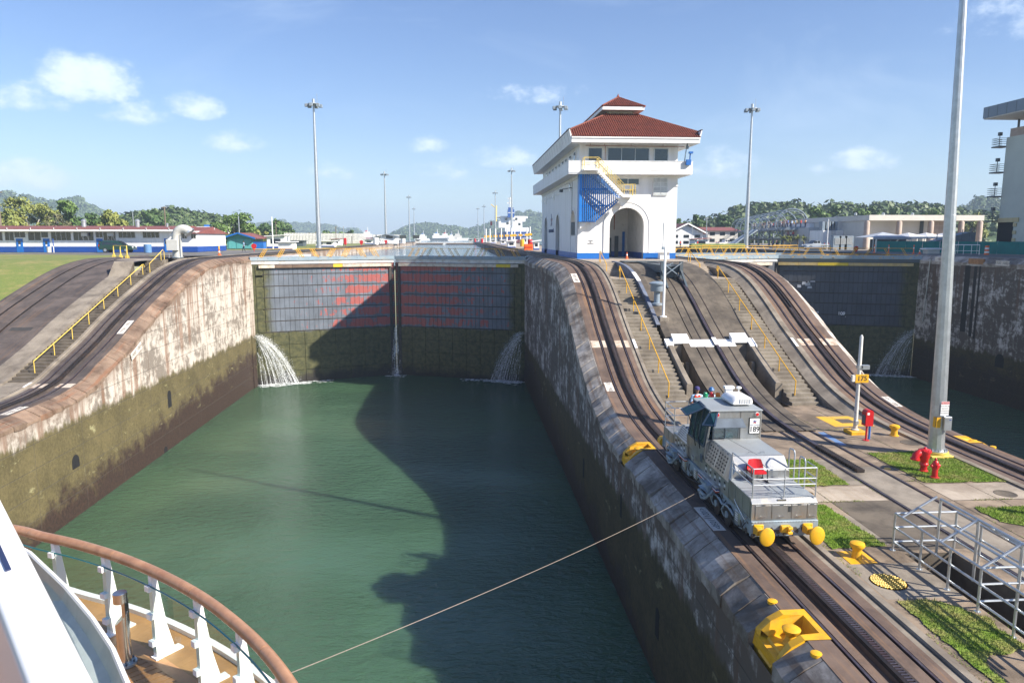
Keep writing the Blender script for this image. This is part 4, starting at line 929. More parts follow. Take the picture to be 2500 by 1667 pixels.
tile_rows(g, [A['hl'], A['rl'], B['rl'], B['hl']], Vector((5, 0, 2.48)), .27, row=.6); tile_rows(g, [A['hr'], A['rr'], B['rr'], B['hr']], Vector((-5.4, 0, 2.48)), .27, row=.6)
g.build('roof_tiles', ROOFT, ch, True, 'stuff')
for a, b in (('hl', 'rl'), ('hr', 'rr')):
 for q in (A, B): G().tube(q[a], q[b], .14, n=6).build('hip_ridge', ROOFT, ch, True)
G().box(16.35, 19.04, 80.3, 105.7, 31.5, 32.1).build('cupola_wall', CREAM, ch)
g = G(); g.box(15.42, 19.95, 79.1, 106.9, 32.04, 32.12); g.box(15.38, 19.99, 79.0, 79.12, 32.0, 32.36); g.box(15.38, 15.5, 79.12, 106.9, 32.0, 32.36); g.box(19.87, 19.99, 79.12, 106.9, 32.0, 32.36); g.build('cupola_eave', WHITE, ch)
C1 = dict(l=(15.35, 78.95, 32.38), r=(20.02, 78.95, 32.38), a=(17.7, 82.0, 33.85), b=(17.7, 104.0, 33.85), bl=(15.35, 107, 32.38), br=(20.02, 107, 32.38))
g = G(); g.add([C1['l'], C1['r'], C1['a']], [(0, 1, 2)]); g.quad(C1['l'], C1['a'], C1['b'], C1['bl']); g.quad(C1['r'], C1['a'], C1['b'], C1['br']); g.add([C1['bl'], C1['br'], C1['b']], [(0, 1, 2)]); g.build('cupola_roof', ROOFT, ch)
g = G(); tile_rows(g, [C1['l'], C1['r'], C1['a']], Vector((0, 3.05, 1.47)), .235); tile_rows(g, [C1['l'], C1['a'], C1['b'], C1['bl']], Vector((2.35, 0, 1.47)), .27, row=.6); g.build('cupola_tiles', ROOFT, ch, True, 'stuff')
g = G(); g.tube(C1['l'], C1['a'], .12, n=6); g.tube(C1['r'], C1['a'], .12, n=6); g.tube(C1['a'], C1['b'], .12, n=6); g.lathe((17.7, 82, 33.85), [(.14, 0), (.16, .12), (.07, .22), (.05, .36)], 8); g.build('cupola_ridge', ROOFT, ch, True)
sg = G(); sy0, sy1 = 73.5, 74.55
sg.box(12.5, 14.02, sy0, sy1, 25.08, 25.24); sg.box(16.68, 17.9, sy0, sy1, 22.40, 22.56); sg.build('stair_platform', WHITE_C, ch)
st = Vector((14.02, 0, 25.2)); en = Vector((16.68, 0, 22.55))
for yy in (sy0 + .03, sy1 - .03): G().bar((14.0, yy, 25.12), (16.72, yy, 22.46), .05, .26).build('stringer', WHITE_C, ch)
me = G().box(-.17, .17, sy0 + .06 - 76, sy1 - .06 - 76, 0, .04).mesh('stair_tread', WHITE_C)
for i in range(13): q = st.lerp(en, (i + .5) / 13); put('stair_tread', me, ch, (q.x - 17.67, 0, q.z - ZU - .02))
for yy in (sy0 + .04, sy1 - .04):
 g = G()
 for h in (.62, 1.15): g.path([(12.55, yy, 25.24 + h), (14.02, yy, 25.24 + h), (16.7, yy, 22.56 + h), (17.86, yy, 22.56 + h)], .024, 6)
 for x_ in (12.55, 14.02): g.tube((x_, yy, 25.2), (x_, yy, 26.4), .035, n=6)
 for i in range(1, 6): q = Vector((14.02, yy, 25.24)).lerp(Vector((16.7, yy, 22.56)), i / 6); g.tube(q, q + Vector((0, 0, 1.15)), .026, n=6)
 for x_ in (16.7, 17.55, 17.86): g.tube((x_, yy, 22.5), (x_, yy, 23.72), .035, n=6)
 g.build('stair_railing', YEL_P, ch, True)
g = G(); g.prism([(16.2, 22.4), (17.6, 22.4), (17.5, 22.2), (16.9, 21.5), (16.75, 21.5)], 'y', 74.6, 74.9); g.prism([(16.75, 22.4), (17.6, 22.4), (17.1, 21.5)], 'y', 75.4, 75.7); g.build('bracket', WHITE, ch)
poly = [(12.39, 25.0), (13.99, 25.0), (16.79, 22.43), (14.07, 20.0), (12.39, 20.0)]
def zr(x): return (20.0 if x < 14.07 else 20.0 + (x - 14.07) * 2.43 / 2.72, 25.0 if x < 13.99 else 25.0 - (x - 13.99) * 2.57 / 2.8)
CAGEB = paint('azure_paint', (.008, .17, .56), .42, amt=.15)
cg = thing('blue_cage', 'bright blue slatted stair cage fixed to the front of the white control house', 'stair cage', (12.4, 74.9, 20))
G().box(12.28, 12.58, 74.75, 75.9, 19.95, 25.05).build('corner_post', CAGEB, cg)
for i in range(19):
 x = 12.72 + i * .213; a, b = zr(x); G().box(x - .05, x + .05, 74.78, 74.9, a, b).build('slat', CAGEB, cg)
g = G()
for z0 in (21.6, 23.3): g.box(12.5, 15.4 if z0 < 22 else 15.3, 74.92, 75.0, z0 - .08, z0 + .08)
g.bar((14.0, 74.96, 20.05), (16.8, 74.96, 22.45), .1, .12); g.bar((13.99, 74.96, 25.0), (16.8, 74.96, 22.45), .1, .12); g.box(12.4, 14.1, 74.9, 75.9, 19.93, 20.03); g.build('cage_frame', CAGEB, cg)
g = G(); g.bar((13.2, 75.4, 20.2), (16.6, 75.4, 22.4), .9, .08); g.path([(13.0, 75.1, 20.9), (16.2, 75.1, 23.2)], .03, 6); g.path([(16.4, 75.3, 22.6), (13.0, 75.3, 24.9)], .05, 6); g.build('inner_flight', STEELB, cg)
g = G(); g.prism([(12.45, 19.95), (13.3, 19.95), (12.45, 19.2)], 'y', 75.2, 75.9); g.build('cage_bracket', WHITE, cg)
DKLET = paint('dark_bronze_letter', (.10, .095, .09), .5)
text_obj('wall_letters', 'MIRAFLORES', .42, DKLET, ch, Vector((17.35, BY0 - .025, 23.16)) - Vector(wloc(ch)), (PI / 2, 0, 0), .02, sx=1.02)
text_obj('wall_letters', 'CANAL DE PANAMÁ', .62, paint('blue_grey_letter', (.10, .14, .25), .5), ch, Vector((BX0 - .03, 98.4, 19.2)) - Vector(wloc(ch)), (PI / 2, 0, -PI / 2), .02, sx=.95)
g = G(); c = (98.2, 20.6)
for k in range(5):
 a = PI / 2 + 2 * PI * k / 5; e = (c[0] + .9 * math.cos(a), c[1] + .9 * math.sin(a)); l = (c[0] + .3 * math.cos(a + .63), c[1] + .3 * math.sin(a + .63)); r_ = (c[0] + .3 * math.cos(a - .63), c[1] + .3 * math.sin(a - .63))
 g.prism([c, l, e, r_], 'x', BX0 - .05, BX0 + .01, k % 2)
g.build('wall_emblem', [paint('blue_grey_letter2', (.14, .18, .28), .5), paint('muted_red_letter', (.28, .10, .10), .5)], ch)
for i, tx in enumerate(('CANAL', 'DE', 'PANAMA')): text_obj('plaque_line', tx, .17, DKLET, ch, Vector((13.75, BY0 - .012, 17.97 - .15 * i)) - Vector(wloc(ch)), (PI / 2, 0, 0), .006)
g = G(); g.tube((13.0, 75.6, 27.78), (23.5, 75.6, 27.74), .035, n=6); g.tube((15.1, 75.7, 27.78), (15.1, 75.7, 26.2), .03, n=6)
for x in (13.5, 15.0, 17.8, 21.2): g.tube((x, 75.6, 27.75), (x, 75.6, 28.0), .02, n=5)
g.build('conduit', mat('rust_brown_paint', (.24, .07, .04), .6), ch)
g = G(); g.lathe((23.5, 74.6, 27.45), [(.05, .5), (.06, .25), (.16, .2), (.16, 0), (.05, -.08)], 8); g.tube((23.55, 74.9, 28.0), (23.2, 74.7, 25.6), .05, n=6); g.build('hanging_lamp', STEELB, ch)
g = G(); g.box(23.35, 23.85, 74.3, 74.55, 25.75, 26.3); g.tube((23.75, 74.45, 26.3), (23.78, 74.45, 27.0), .07, n=6); g.box(23.6, 24.0, 74.2, 74.5, 26.9, 27.1); g.build('balcony_camera', [BLUE], ch)
g = G(); g.tube((11.2, 80.2, 23.6), (12.3, 80.2, 23.8), .05, n=6); g.box(10.95, 11.3, 79.9, 80.5, 23.3, 23.6); g.tube((12.25, 79.6, 24.4), (12.25, 79.6, 20.9), .03, n=5); g.build('wall_lamp', STEELD, ch)
g = G(); g.box(20.9, 21.9, 74.4, 75.3, ZU, 16.75); g.box(20.6, 22.2, 74.2, 75.5, 16.75, 16.83); u_ = g.build('utility_box', WHITE_C); tag(u_, 'low white utility box with flat cap in front of the control house corner', 'utility box')
# ------------------------------------------------------------------ tow locomotive
LX0, LX1 = 9.52, 11.78; LCX = (LX0 + LX1) / 2
lo = thing('tow_locomotive', 'silver rack tow locomotive numbered 189 with yellow buffers on the near track', 'locomotive', (LCX, 27.2, ZL))
STRIPE_R = paint('red_stripe_paint', (.50, .05, .03), .4); STRIPE_B = paint('blue_stripe_paint', (.02, .06, .28), .4)
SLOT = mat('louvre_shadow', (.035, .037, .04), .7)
g = G()
for xs, xt in ((LX0 + .02, LX0 + .10), (LX1 - .10, LX1 - .02)):
 g.prism([(22.0, 8.5), (22.0, 8.97), (32.4, 8.97), (32.4, 8.5), (31.7, 8.32), (28.6, 8.25), (28.2, 8.42), (27.4, 8.42), (26.2, 8.30), (23.0, 8.30)], 'x', xs, xt)
g.box(LX0 + .10, LX1 - .10, 22.1, 32.3, 8.55, 8.96); g.build('underframe', LOCO_B, lo)
G().cbox(LX0 - .02, LX1 + .02, 21.92, 22.06, 8.45, 8.97, .02).build('buffer_beam', LOCO_B, lo)
G().cbox(LX0 - .02, LX1 + .02, 32.34, 32.48, 8.45, 8.97, .02).build('buffer_beam', LOCO_B, lo)
for yy in (23.9, 25.0, 30.0, 31.0):
 for xx in (9.5, 11.05):
  G().tube((xx - .06, yy, 8.42), (xx + .06, yy, 8.42), .39, n=20).build('wheel', IRON, lo, True)
 for xx in (LX0 - .08, LX1 - .06):
  g = G(); g.cbox(xx, xx + .14, yy - .20, yy + .20, 8.28, 8.62, .03); g.tube((xx - .04, yy, 8.44), (xx + .1, yy, 8.44), .13, n=12); g.path([(xx + .02, yy - .55, 8.62), (xx + .02, yy - .3, 8.70), (xx + .02, yy, 8.74), (xx + .02, yy + .3, 8.70), (xx + .02, yy + .55, 8.62)], .045, 6)
  g.path([(xx - .02, yy + .28, 8.70), (xx - .08, yy + .34, 8.5), (xx - .02, yy + .28, 8.32), (xx + .04, yy + .2, 8.26)], .028, 6); g.build('axle_box', LOCO_B, lo, True)
for yy in (23.2, 26.6, 27.7, 29.2, 31.7):
 G().cbox(LX0 - .015, LX0 + .06, yy - .22, yy + .22, 8.42, 8.86, .03).build('vent_cover', LOCO, lo)
 g = G()
 for i in range(4): g.box(LX0 - .022, LX0 - .014, yy - .12, yy + .12, 8.50 + .08 * i, 8.54 + .08 * i)
 g.build('vent_slit', WHITE_C, lo)
for yy in (25.65, 30.0):
 g = G(); g.lathe((0, 0, 0), [(.10, -.14), (.33, -.12), (.24, -.03), (.24, .03), (.33, .12), (.10, .14)], 18)
 rt = Matrix.Translation((9.30, yy, 8.80)) @ Matrix.Rotation(math.radians(35), 4, 'Y'); g.v = [tuple(rt @ Vector(v)) for v in g.v]
 h = g.build('sheave', LOCO_B, lo, True)
 g = G(); g.cbox(9.12, 9.56, yy - .34, yy + .34, 8.96, 9.03, .02); g.cbox(9.2, 9.5, yy - .30, yy - .22, 8.62, 8.97, .02); g.cbox(9.2, 9.5, yy + .22, yy + .30, 8.62, 8.97, .02); g.tube((9.1, yy - .3, 8.62), (9.1, yy + .3, 8.62), .07, n=10); g.tube((9.16, yy - .22, 8.98), (9.16, yy - .22, 9.1), .05, n=8); g.tube((9.16, yy + .22, 8.98), (9.16, yy + .22, 9.1), .05, n=8)
 g.path([(9.5, yy - .4, 8.95), (9.25, yy - .5, 8.75), (9.12, yy - .35, 8.52), (9.1, yy, 8.42), (9.14, yy + .35, 8.52), (9.3, yy + .5, 8.75)], .05, 8); g.build('fairlead', LOCO_B, lo, True)
g = G(); g.prism([(22.0, 8.975), (22.0, 9.55), (22.16, 9.70), (24.12, 9.70), (24.12, 8.975)], 'x', LX0, LX1); g.build('equipment_box', LOCO, lo)
G().quad((LX0 + .02, 22.17, 9.704), (LX1 - .02, 22.17, 9.704), (LX1 - .02, 24.1, 9.704), (LX0 + .02, 24.1, 9.704)).build('deck_plate', LOCO_T, lo)
for a, b in ((.05, .30), (.30, .60), (.60, .84), (.84, .985)):
 a2, b2 = LX0 + (LX1 - LX0) * a + .012, LX0 + (LX1 - LX0) * b - .012
 d = G().cbox(a2, b2, 21.975, 22.005, 9.02, 9.50, .008).build('front_door', LOCO, lo)
 hx = (a2 + b2) / 2; put('door_handle', G().path([(hx - .07, 21.97, 9.10), (hx - .07, 21.92, 9.13), (hx + .07, 21.92, 9.13), (hx + .07, 21.97, 9.10)], .012, 5).mesh('door_handle', CHROME, off=wloc(lo)), d)
 put('hinge', G().box(hx - .06, hx + .06, 21.965, 21.985, 9.49, 9.51).mesh('hinge', STEELD, off=wloc(lo)), d)
G().box(LX0 + 1.24, LX0 + 1.33, 21.965, 21.974, 9.26, 9.45).build('door_window', GLASSD, lo)
g = G(); g.box(LX0 + .9, LX0 + 1.2, 22.06, 22.09, 9.60, 9.66); g.build('lip_plate', CHROME, lo)
for i in range(3): g = G(); g.path([(LX0 + .75 + .32 * i, 22.5, 9.71), (LX0 + .75 + .32 * i, 22.5, 9.77), (LX0 + .89 + .32 * i, 22.5, 9.77), (LX0 + .89 + .32 * i, 22.5, 9.71)], .010, 5); g.build('deck_handle', CHROME, lo)
g = G(); g.quad((LX0 - .004, 22.1, 9.05), (LX0 - .004, 24.0, 9.05), (LX0 - .004, 24.0, 9.62), (LX0 - .004, 22.1, 9.58)); g.build('side_panel', LOCO, lo)
G().path([(LX0 - .03, 22.2, 9.0), (LX0 - .06, 22.4, 8.86), (LX0 - .06, 23.2, 9.14), (LX0 - .03, 23.4, 9.2)], .014, 6).build('grab_rail', CHROME, lo, True)
def hood(y0, y1, near, zt):
 n0 = y0 if near else y0;
 sec = lambda dz: [(LX0, 8.975), (LX0, 9.56), (LX0 + .26, zt - dz), (LX1 - .06, zt - dz), (LX1, zt - .06 - dz), (LX1, 8.975)]
 g = G(); S = [(y0, .42), (y0 + .02, .40), (y0 + .42, 0), (y1, 0)] if near else [(y0, 0), (y1 - .35, 0), (y1, .30)]
 vs = [(x, yy, z) for yy, d in S for x, z in sec(d)]; fs = []
 for i in range(len(S) - 1): fs += [(i * 6 + j, i * 6 + (j + 1) % 6, (i + 1) * 6 + (j + 1) % 6, (i + 1) * 6 + j) for j in range(6)]
 fs += [tuple(range(6)), tuple(range(len(S) * 6 - 1, len(S) * 6 - 7, -1))]; g.add(vs, fs); hd = g.build('hood', LOCO, lo)
 put('hood_lid', G().quad((LX0 + .28, y0 + (.44 if near else .03), zt + .003), (LX1 - .08, y0 + (.44 if near else .03), zt + .003), (LX1 - .08, y1 - (.02 if near else .4), zt + .003), (LX0 + .28, y1 - (.02 if near else .4), zt + .003)).mesh('hood_lid', LOCO_T, off=wloc(lo)), hd)
 ya, yb = (y0 + .5, y1 - .08) if near else (y0 + .1, y1 - .45)
 nx, nz = -(zt - 9.56), .26; L = math.hypot(nx, nz); nx, nz = nx / L * .012, nz / L * .012
 Q = lambda y, t, k=1.0: (LX0 + .26 * t + nx * k, y, 9.56 + (zt - 9.56) * t + nz * k)
 for k in range(2):
  pa, pb = ya + (yb - ya) * k / 2 + .03, ya + (yb - ya) * (k + 1) / 2 - .03
  pn = G().add([Q(pa, .06), Q(pb, .06), Q(pb, .94), Q(pa, .94), Q(pa, .06, 0), Q(pb, .06, 0), Q(pb, .94, 0), Q(pa, .94, 0)], [(0, 1, 2, 3), (0, 4, 5, 1), (1, 5, 6, 2), (2, 6, 7, 3), (3, 7, 4, 0)]).build('louvre_panel', LOCO, lo)
  g = G()
  for i in range(4):
   for j in range(5):
    c0 = pa + (pb - pa) * (i + .25) / 4; c1 = pa + (pb - pa) * (i + .75) / 4; t0 = .14 + .155 * j
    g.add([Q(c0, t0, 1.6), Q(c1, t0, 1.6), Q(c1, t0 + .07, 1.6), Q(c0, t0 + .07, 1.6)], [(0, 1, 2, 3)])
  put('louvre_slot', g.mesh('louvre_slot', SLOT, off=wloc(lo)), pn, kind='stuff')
 for i in range(5 if near else 4):
  y = y0 + .25 + i * (.5 if near else .4)
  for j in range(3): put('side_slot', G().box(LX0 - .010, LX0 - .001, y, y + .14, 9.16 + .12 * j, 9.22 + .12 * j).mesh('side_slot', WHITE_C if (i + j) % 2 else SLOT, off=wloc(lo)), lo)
 g = G()
 for i in range(4): y = ya + (yb - ya) * (i + .5) / 4; g.box(LX0 + .22, LX0 + .30, y - .03, y + .03, zt - .03, zt + .02)
 g.build('hood_hinge', STEELD, lo)
 return hd
hood(24.12, 26.72, True, 10.40); hood(28.9, 30.75, False, 10.05)
for x in (LX0 + .7, LX0 + 1.05): G().path([(x, 26.55, 10.41), (x, 26.55, 10.46), (x + .15, 26.55, 10.46), (x + .15, 26.55, 10.41)], .010, 5).build('lid_handle', CHROME, lo)
for x in (LX0 + .95, LX0 + 1.4): G().path([(x, 24.75, 10.41), (x, 24.75, 10.47), (x + .16, 24.75, 10.47), (x + .16, 24.75, 10.41)], .010, 5).build('lid_handle', CHROME, lo)
g = G(); g.prism([(30.75, 8.975), (30.75, 9.46), (32.3, 9.46), (32.4, 9.38), (32.4, 8.975)], 'x', LX0, LX1); g.build('equipment_box', LOCO, lo)
for ya, yb in ((24.9, 27.0), (28.7, 30.8)):
 G().cbox(LX0 - .16, LX0 - .005, ya, yb, 9.02, 9.09, .015).build('running_board', LOCO, lo)
 for z0, z1, mm in ((8.955, 8.99, STRIPE_B), (8.92, 8.954, WHITE_C), (8.87, 8.919, STRIPE_R)): G().box(LX0 - .14, LX0 - .01, ya + .02, yb - .02, z0, z1).build('stripe', mm, lo)
cz0, cz1 = 9.60, 11.54; ya, yb = 26.72, 28.88
g = G(); g.box(LX1 - .84, LX1 - .01, ya, yb, 8.98, cz1); g.box(LX0 + .1, LX1 - .84, ya + .02, yb, 8.98, 10.38); g.box(LX0 + .14, LX1 - .84, ya + .0, ya + .06, 11.10, cz1)
g.prism([(LX0 + .0, 9.56), (LX0 + .02, 10.05), (LX0 + .24, cz1), (LX0 + .30, cz1), (LX0 + .1, 10.05), (LX0 + .1, 9.56)], 'y', ya, ya + .06); g.build('cab_body', LOCO, lo)
G().cbox(LX0 + .16, LX1 + .03, ya - .06, yb + .05, cz1, cz1 + .04, .015).build('cab_roof', LOCO_T, lo)
GT = mat('tinted_cab_glass', (.014, .05, .065), .12, 0, .1, 1.0, spec=.35)
g = G(); g.box(LX0 + .30, LX1 - .86, ya + .0, ya + .045, 10.40, 10.44); g.box(LX0 + .30, LX0 + .36, ya, ya + .045, 10.44, 11.1); g.box(LX1 - .92, LX1 - .86, ya, ya + .045, 10.44, 11.1); g.box(LX0 + .78, LX0 + .82, ya, ya + .045, 10.44, 11.1); wf = g.build('front_window', STEELD, lo)
m_, T = new_mat('clear_cab_glass'); gl = T.n('ShaderNodeBsdfGlossy', {'Color': (1, 1, 1), 'Roughness': .02}); tr = T.n('ShaderNodeBsdfTransparent', {'Color': (.62, .82, .84)}); mx = T.n('ShaderNodeMixShader', {0: .16, 1: tr.outputs[0], 2: gl.outputs[0]}); T.n('ShaderNodeOutputMaterial', {'Surface': mx.outputs[0]}); CLEAR = m_
put('pane', G().box(LX0 + .36, LX1 - .92, ya + .02, ya + .03, 10.44, 11.1).mesh('pane', CLEAR, off=wloc(lo)), wf)
G().box(LX0 + .2, LX1 - .86, yb - .1, yb - .02, 10.4, 11.6).build('cab_rear_wall', mat('pale_teal_cab_lining', (.18, .34, .35), .6), lo)
G().box(LX0 + .40, LX1 - 1.1, ya + .07, ya + .3, 10.38, 10.62).build('control_desk', STEELD, lo)
g = G(); g.prism([(ya - .02, 11.22), (ya - .42, 10.96), (ya - .43, 10.98), (ya - .02, 11.245)], 'x', LX0 + .18, LX1 - .78); g.build('sun_visor', mat('dark_blue_grey_visor', (.10, .125, .155), .5), lo)
g = G(); g.quad((LX0 + .005, ya + .1, 10.1), (LX0 + .005, yb - .2, 10.1), (LX0 + .2, yb - .2, 11.55), (LX0 + .2, ya + .1, 11.55)); sw = g.build('side_glazing', GT, lo)
g = G()
for y in (ya + .08, ya + .75, ya + 1.4, yb - .2): g.bar((LX0 - .01, y, 10.08), (LX0 + .2, y, 11.58), .06, .04)
g.bar((LX0 - .01, ya + .08, 10.08), (LX0 - .01, yb - .2, 10.08), .05, .06); put('glazing_bar', g.mesh('glazing_bar', STEELD, off=wloc(lo)), sw)
G().prism([(LX0, 9.56), (LX0 - .03, 10.06), (LX0 + .1, 10.06), (LX0 + .1, 9.56)], 'y', ya + .06, yb).build('cab_side', LOCO, lo)
def flap(a, b, c, d):
 g = G(); g.add([a, b, c, d], [(0, 1, 2, 3)]); n = (Vector(b) - Vector(a)).cross(Vector(c) - Vector(a)).normalized() * .03
 f = G()
 for p, q in ((a, b), (b, c), (c, d), (d, a)): f.bar(p, q, .06, .05, 0, tuple(n))
 fo = f.build('window_flap', mat('navy_window_frame', (.03, .055, .10), .4), lo); put('pane', g.mesh('pane', GT, off=wloc(lo)), fo)
flap((9.72, 27.3, 11.55), (9.72, 28.1, 11.62), (9.0, 28.2, 11.28), (9.0, 27.5, 11.2))
flap((9.70, 26.75, 11.50), (10.0, 26.72, 11.52), (9.75, 26.3, 11.06), (9.40, 26.7, 11.0))
g = G(); g.path([(9.45, 27.6, 9.9), (9.3, 27.5, 10.6), (9.12, 27.6, 11.2)], .02, 5); g.path([(9.5, 27.2, 9.9), (9.36, 27.1, 10.5), (9.3, 26.9, 11.0)], .02, 5); g.build('flap_stay', BLACK, lo)
G().tube((LX0 - .02, 28.0, 9.25), (LX0 - .06, 28.0, 9.25), .13, n=16).build('round_port', GALV, lo, True)
g = G(); g.box(LX0 - .09, LX0 - .05, 26.75, 26.95, 9.45, 9.75); g.bar((LX0, 26.85, 9.7), (LX0 - .07, 26.85, 9.7), .03, .03); g.build('wing_mirror', STEELD, lo)
sgn = G().cbox(LX1 - .50, LX1 - .06, ya - .03, ya - .002, 10.60, 11.26, .006).build('number_board', BLACKP, lo); put('board_face', G().box(LX1 - .475, LX1 - .085, ya - .034, ya - .0305, 10.63, 11.23).mesh('board_face', WHITE_C, off=wloc(lo)), sgn)
text_obj('board_number', '189', .30, BLACKP, sgn, Vector((LX1 - .28, ya - .036, 10.78)) - Vector(wloc(lo)), (PI / 2, 0, 0), .002, sx=.92, bold=.006)
text_obj('board_words', 'CANAL DE PANAMÁ', .045, paint('navy_letter', (.02, .04, .18), .5), sgn, Vector((LX1 - .28, ya - .036, 10.955)) - Vector(wloc(lo)), (PI / 2, 0, 0), .002, sx=.9)
g = G(); c = (LX1 - .28, 11.09)
for k in range(5):
 a = PI / 2 + 2 * PI * k / 5; g.prism([c, (c[0] + .04 * math.cos(a + .63), c[1] + .04 * math.sin(a + .63)), (c[0] + .10 * math.cos(a), c[1] + .10 * math.sin(a)), (c[0] + .04 * math.cos(a - .63), c[1] + .04 * math.sin(a - .63))], 'y', ya - .038, ya - .035, 0 if k in (0, 1, 4) else 1)
put('board_star', g.mesh('board_star', [STRIPE_B, STRIPE_R], off=wloc(lo)), sgn)
text_obj('side_number', '189', .22, BLACKP, lo, Vector((LX0 - .012, 27.35, 8.84)) - Vector(wloc(lo)), (PI / 2, 0, -PI / 2), .002)
for x in (LX0 + .46, LX1 - .2):
 G().tube((x, ya - .05, 11.40), (x, ya + .02, 11.40), .085, n=16).build('lamp_ring', WHITE_C, lo, True); G().tube((x, ya - .075, 11.40), (x, ya - .051, 11.40), .065, .055, n=16).build('red_lamp', REDL, lo, True)
G().box(LX0 + .5, LX0 + 1.5, 28.94, 29.25, 11.46, 11.53).build('beacon_board', CREAM, lo)
for i, mm in enumerate((GREENL, REDL, ORGL)):
 x = LX0 + .78 + .27 * i; G().lathe((x, 29.05, 11.545), [(.10, 0), (.105, .08), (.09, .19), (.06, .235)], 14).build('beacon', mm, lo, True); G().lathe((x, 29.05, 11.532), [(.115, 0), (.115, .05)], 14).build('beacon_base', WHITE_C, lo, True)
g = G(); prof = [(10.78, 11.66), (10.76, 11.75), (10.86, 11.88), (11.05, 11.95), (11.45, 11.95), (11.62, 11.89), (11.66, 11.75), (11.64, 11.66)]
S = [(27.25, .86, .78), (27.32, .97, .92), (27.5, 1, 1), (28.35, 1, 1), (28.55, .92, .85)]; vs = []; fs = []
for yy, sx_, sz_ in S: vs += [(11.2 + (x - 11.2) * sx_, yy, 11.66 + (z - 11.66) * sz_) for x, z in prof]
for i in range(len(S) - 1): fs += [(i * 8 + j, i * 8 + (j + 1) % 8, (i + 1) * 8 + (j + 1) % 8, (i + 1) * 8 + j) for j in range(8)]
fs += [tuple(range(8)), tuple(range(39, 31, -1))]; ac = g.add(vs, fs).build('air_conditioner', WHITE_C, lo, True)
g = G()
for i in range(5): g.box(11.08 + .10 * i, 11.14 + .10 * i, 27.225, 27.245, 11.72, 11.88)
put('grille', g.mesh('grille', INTER, off=wloc(lo)), ac)
g = G(); g.box(11.05, 11.35, 28.7, 28.85, 11.65, 12.05); g.box(11.0, 11.4, 28.65, 28.9, 12.0, 12.1); g.build('camera_box', WHITE_C, lo)
g = G(); g.tube((11.6, 28.7, 11.65), (11.6, 28.7, 12.0), .03, n=8); g.lathe((11.6, 28.7, 12.0), [(.10, 0), (.12, .04), (.08, .09)], 12); g.build('antenna', WHITE_C, lo, True)
for x in (LX0 + .22, LX1 - .36):
 g = G(); g.cbox(x - .17, x + .17, 21.86, 21.93, 8.58, 8.88, .02); g.tube((x, 21.9, 8.72), (x + .04, 21.5, 8.68), .12, .11, n=12); g.cbox(x - .16, x + .02, 21.62, 21.86, 8.60, 8.84, .02); g.tube((x + .06, 21.6, 8.70), (x + .06, 21.42, 8.66), .17, .1, n=12)
 bu = g.build('buffer', YEL, lo, True)
 g = G(); g.lathe((0, 0, 0), [(.315, 0), (.315, .03), (.28, .05)], 28); rt = Matrix.Translation((x + .08, 21.40, 8.66)) @ Matrix.Rotation(PI / 2, 4, 'X'); g.v = [tuple(rt @ Vector((v[0] * .80, v[1], v[2]))) for v in g.v]
 put('buffer_disc', g.mesh('buffer_disc', YEL, True, off=wloc(lo)), bu)
g = G(); g.cbox(LCX - .17, LCX + .17, 21.78, 21.93, 8.62, 8.84, .02); g.cbox(LCX + .0, LCX + .17, 21.66, 21.79, 8.60, 8.68, .02); g.cbox(LCX + .0, LCX + .17, 21.66, 21.79, 8.76, 8.84, .02); g.tube((LCX + .09, 21.72, 8.58), (LCX + .09, 21.72, 8.86), .03, n=8); g.build('coupler', YEL, lo)
G().tube((LX0 + .05, 32.5, 8.62), (LX0 + .05, 32.9, 8.62), .2, n=14).build('far_buffer', YEL, lo, True)
def rails(name, pts, zs, zb, posts, m=GALV, r=.022):
 g = G()
 for z in zs: g.path([(x, y, z) for x, y in pts], r, 6)
 for x, y in posts: g.tube((x, y, zb), (x, y, max(zs)), r, n=6)
 g.build(name, m, lo, True)
rails('deck_railing', [(LX0 + .05, 23.95), (LX0 + .05, 22.1), (LX1 - .05, 22.1), (LX1 - .05, 22.75)], (10.16, 10.36, 10.72), 9.70, [(LX0 + .05, 23.95), (LX0 + .05, 22.1), (LCX, 22.1), (LX1 - .05, 22.1)])
rails('deck_railing', [(LX0 + .05, 30.85), (LX0 + .05, 32.35), (LX0 + 1.15, 32.35)], (9.95, 10.30, 10.62), 9.46, [(LX0 + .05, 30.9), (LX0 + .05, 32.35), (LX0 + 1.15, 32.35)])
for y, z1 in ((23.75, 10.80), (22.95, 10.75)):
 G().path([(LX1 - .02, y, 9.5), (LX1 - .02, y, z1 - .12), (LX1 - .02, y + .06, z1 - .02), (LX1 - .02, y + .18, z1), (LX1 - .02, y + .36, z1 - .02), (LX1 - .02, y + .42, z1 - .12), (LX1 - .02, y + .42, 9.5)], .028, 8).build('grab_hoop', GALV, lo, True)
g = G()
for y in (26.9, 27.2): g.path([(LX1 + .06, y, 10.1), (LX1 + .06, y, 11.45), (LX1 + .0, y, 11.58)], .02, 6)
for i in range(5): g.tube((LX1 + .06, 26.9, 10.3 + .28 * i), (LX1 + .06, 27.2, 10.3 + .28 * i), .014, n=5)
g.build('roof_ladder', GALV, lo)
g = G(); seat = thing('stadium_seat', 'red plastic seat standing on the grey deck of the locomotive', 'seat', (10.45, 24.0, 9.71))
g = G(); w2 = .30
